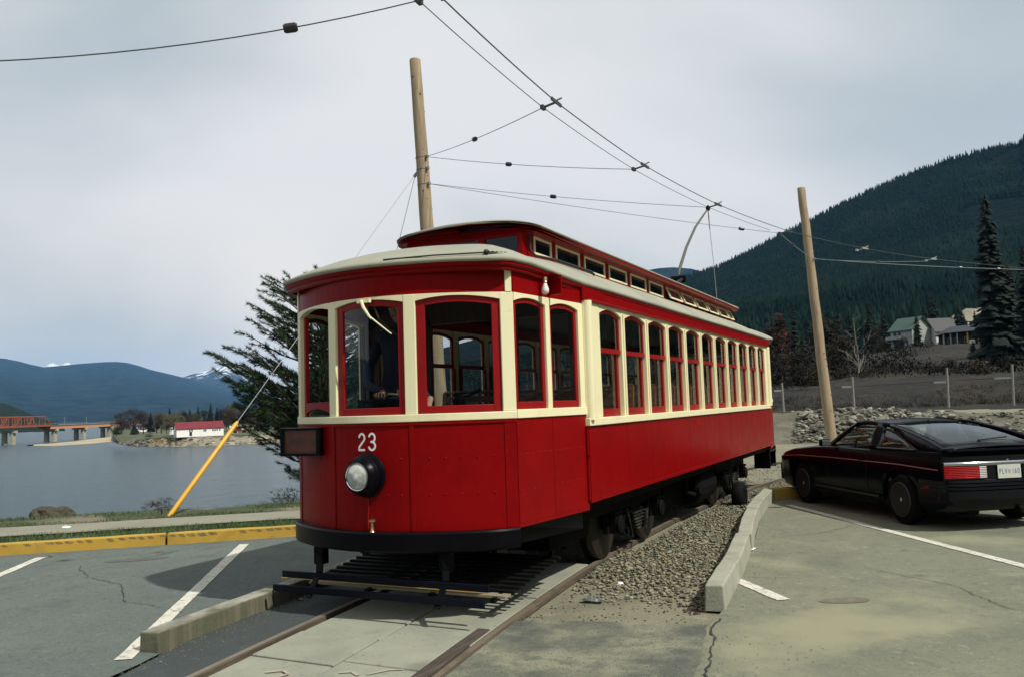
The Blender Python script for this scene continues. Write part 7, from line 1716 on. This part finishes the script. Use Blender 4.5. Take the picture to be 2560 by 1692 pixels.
for sg in (-1, 1):
    mb = MB(); mb.grid([[Vector((x, sg*(hw(x)+.008+d*.3), z)) for x in np.linspace(-.84, -.40, 7)] for d, z in prof[1:-1]]); cb(mb, 'bumper_side', TRIMB, smooth=True, angle=25)
mb = MB(); mb.grid([[Vector((tailx(y)+.03+d, y, z)) for y in np.linspace(-.74, .74, 13)] for d, z in ((0, .37), (.02, .28), (.08, .235))]); cb(mb, 'rear_valance', TRIMB, smooth=True)
mb = MB(); mb.tube([(-.55, -.15, .23), (-.88, -.17, .215)], .028, 10); cb(mb, 'exhaust_pipe', IRON); mb = MB(); mb.tube([(-.75, .38, .24), (-.35, .38, .24)], .085, 12); cb(mb, 'muffler', IRON)
mb = MB(); mb.box((.1, 0, .25), (.10, 1.25, .10)); mb.box((WB, 0, .25), (.10, 1.25, .10)); cb(mb, 'axle_beam', IRON)
# nose
mb = MB(); mb.grid([[Vector((3.58+.05*(1-(y/.7)**2)-.10*(abs(y)/.75)**4, y, z)) for y in np.linspace(-.74, .74, 15)] for z in (.30, .38, .46, .54)]); cb(mb, 'front_bumper', TRIMB, smooth=True).modifiers.new('s', 'SOLIDIFY').thickness = .08
# rear wiper, aerial nub, interior
mb = MB(); mb.tube([shell(-.36, .16)+Vector((0, 0, .02)), shell(-.27, -.45)+Vector((0, 0, .025))], .008, 5); mb.lathe([(.022, 0), (.015, .03)], shell(-.37, .18), 'Z', 10); cb(mb, 'rear_wiper', TRIMB)
mb = MB(); mb.lathe([(.014, 0), (.012, .02), (.006, .03)], shell(.80, .06)+Vector((0, 0, .0)), 'Z', 8); cb(mb, 'washer_nozzle', TRIMB)
mb = MB(); mb.box((.05, 0, .80), (1.1, 1.3, .03)); mb.box((1.3, 0, .45), (1.6, 1.4, .05)); cb(mb, 'load_deck', SEATM)
for sg in (-1, 1):
    mb = MB(); mb.box((1.35, sg*.36, .55), (.5, .46, .16)); mb.bar((1.12, sg*.36, .58), (.94, sg*.36, 1.02), .44, .13); mb.bar((.94, sg*.36, 1.02), (.90, sg*.36, 1.15), .22, .08); cb(mb, 'front_seat', SEATM, bevel=.03)
mb = MB(); mb.box((.62, 0, .82), (.12, 1.2, .30)); cb(mb, 'rear_seat', SEATM, bevel=.03)
mb = MB(); mb.box((2.1, 0, .82), (.35, 1.4, .12)); cb(mb, 'dashboard', SEATM, bevel=.03)
mb = MB(); mb.tube([Vector((1.80+.05*math.cos(t), .36+.18*math.cos(t), .88+.17*math.sin(t))) for t in np.linspace(0, 6.28, 22)], .014, 6, False); cb(mb, 'steering_wheel', SEATM)
# the cabin sits well back on the long bonnet
CABIN = {'roof', 'rear_window', 'hatch_frame', 'windscreen', 'door_window', 'a_pillar', 'b_pillar', 'roof_rail', 'quarter_window', 'window_seal', 'sail_panel', 'belt_panel', 'door_mirror', 'mirror_glass', 'rear_wiper', 'washer_nozzle', 'front_seat', 'rear_seat', 'dashboard', 'steering_wheel', 'load_deck', 'door_handle', 'door_seam'}
for o in list(car.children_recursive):
    if o.type == 'MESH' and o.name.split('.')[0] in CABIN:
        for v in o.data.vertices: v.co.x += interp([(-.6, -.20), (0, -.27), (1.2, -.32), (2.3, -.40)], v.co.x)
# rubber tyre lying against the far kerb block
mb = MB(); q = at(1733, 1153, .10)
mb.lathe([(.10, -.07), (.16, -.09), (.20, -.06), (.205, 0), (.20, .06), (.16, .09), (.10, .07)], (1.14, 6.15, .12), 'X', 20); mb.build('old_tyre', TYRE, smooth=True, label='small black tyre leaning by the far end of the grey kerb', cat='tyre')

# ================================================================== AIR
HZ = bpy.data.materials.new('haze_air'); HZ.use_nodes = True; nt = HZ.node_tree; nt.nodes.remove(nt.nodes['Principled BSDF'])
pv = node(nt, 'ShaderNodeVolumePrincipled'); pv.inputs['Density'].default_value = 3.4e-5; pv.inputs['Color'].default_value = (.22, .52, 1.0, 1); pv.inputs['Anisotropy'].default_value = 0.0
nt.links.new(pv.outputs[0], nt.nodes['Material Output'].inputs['Volume'])
mb = MB(); mb.box((-2000, 2000, 620), (26000, 26000, 1280)); mb.build('haze', HZ, label='thin blue air between the mountains', kind='stuff')
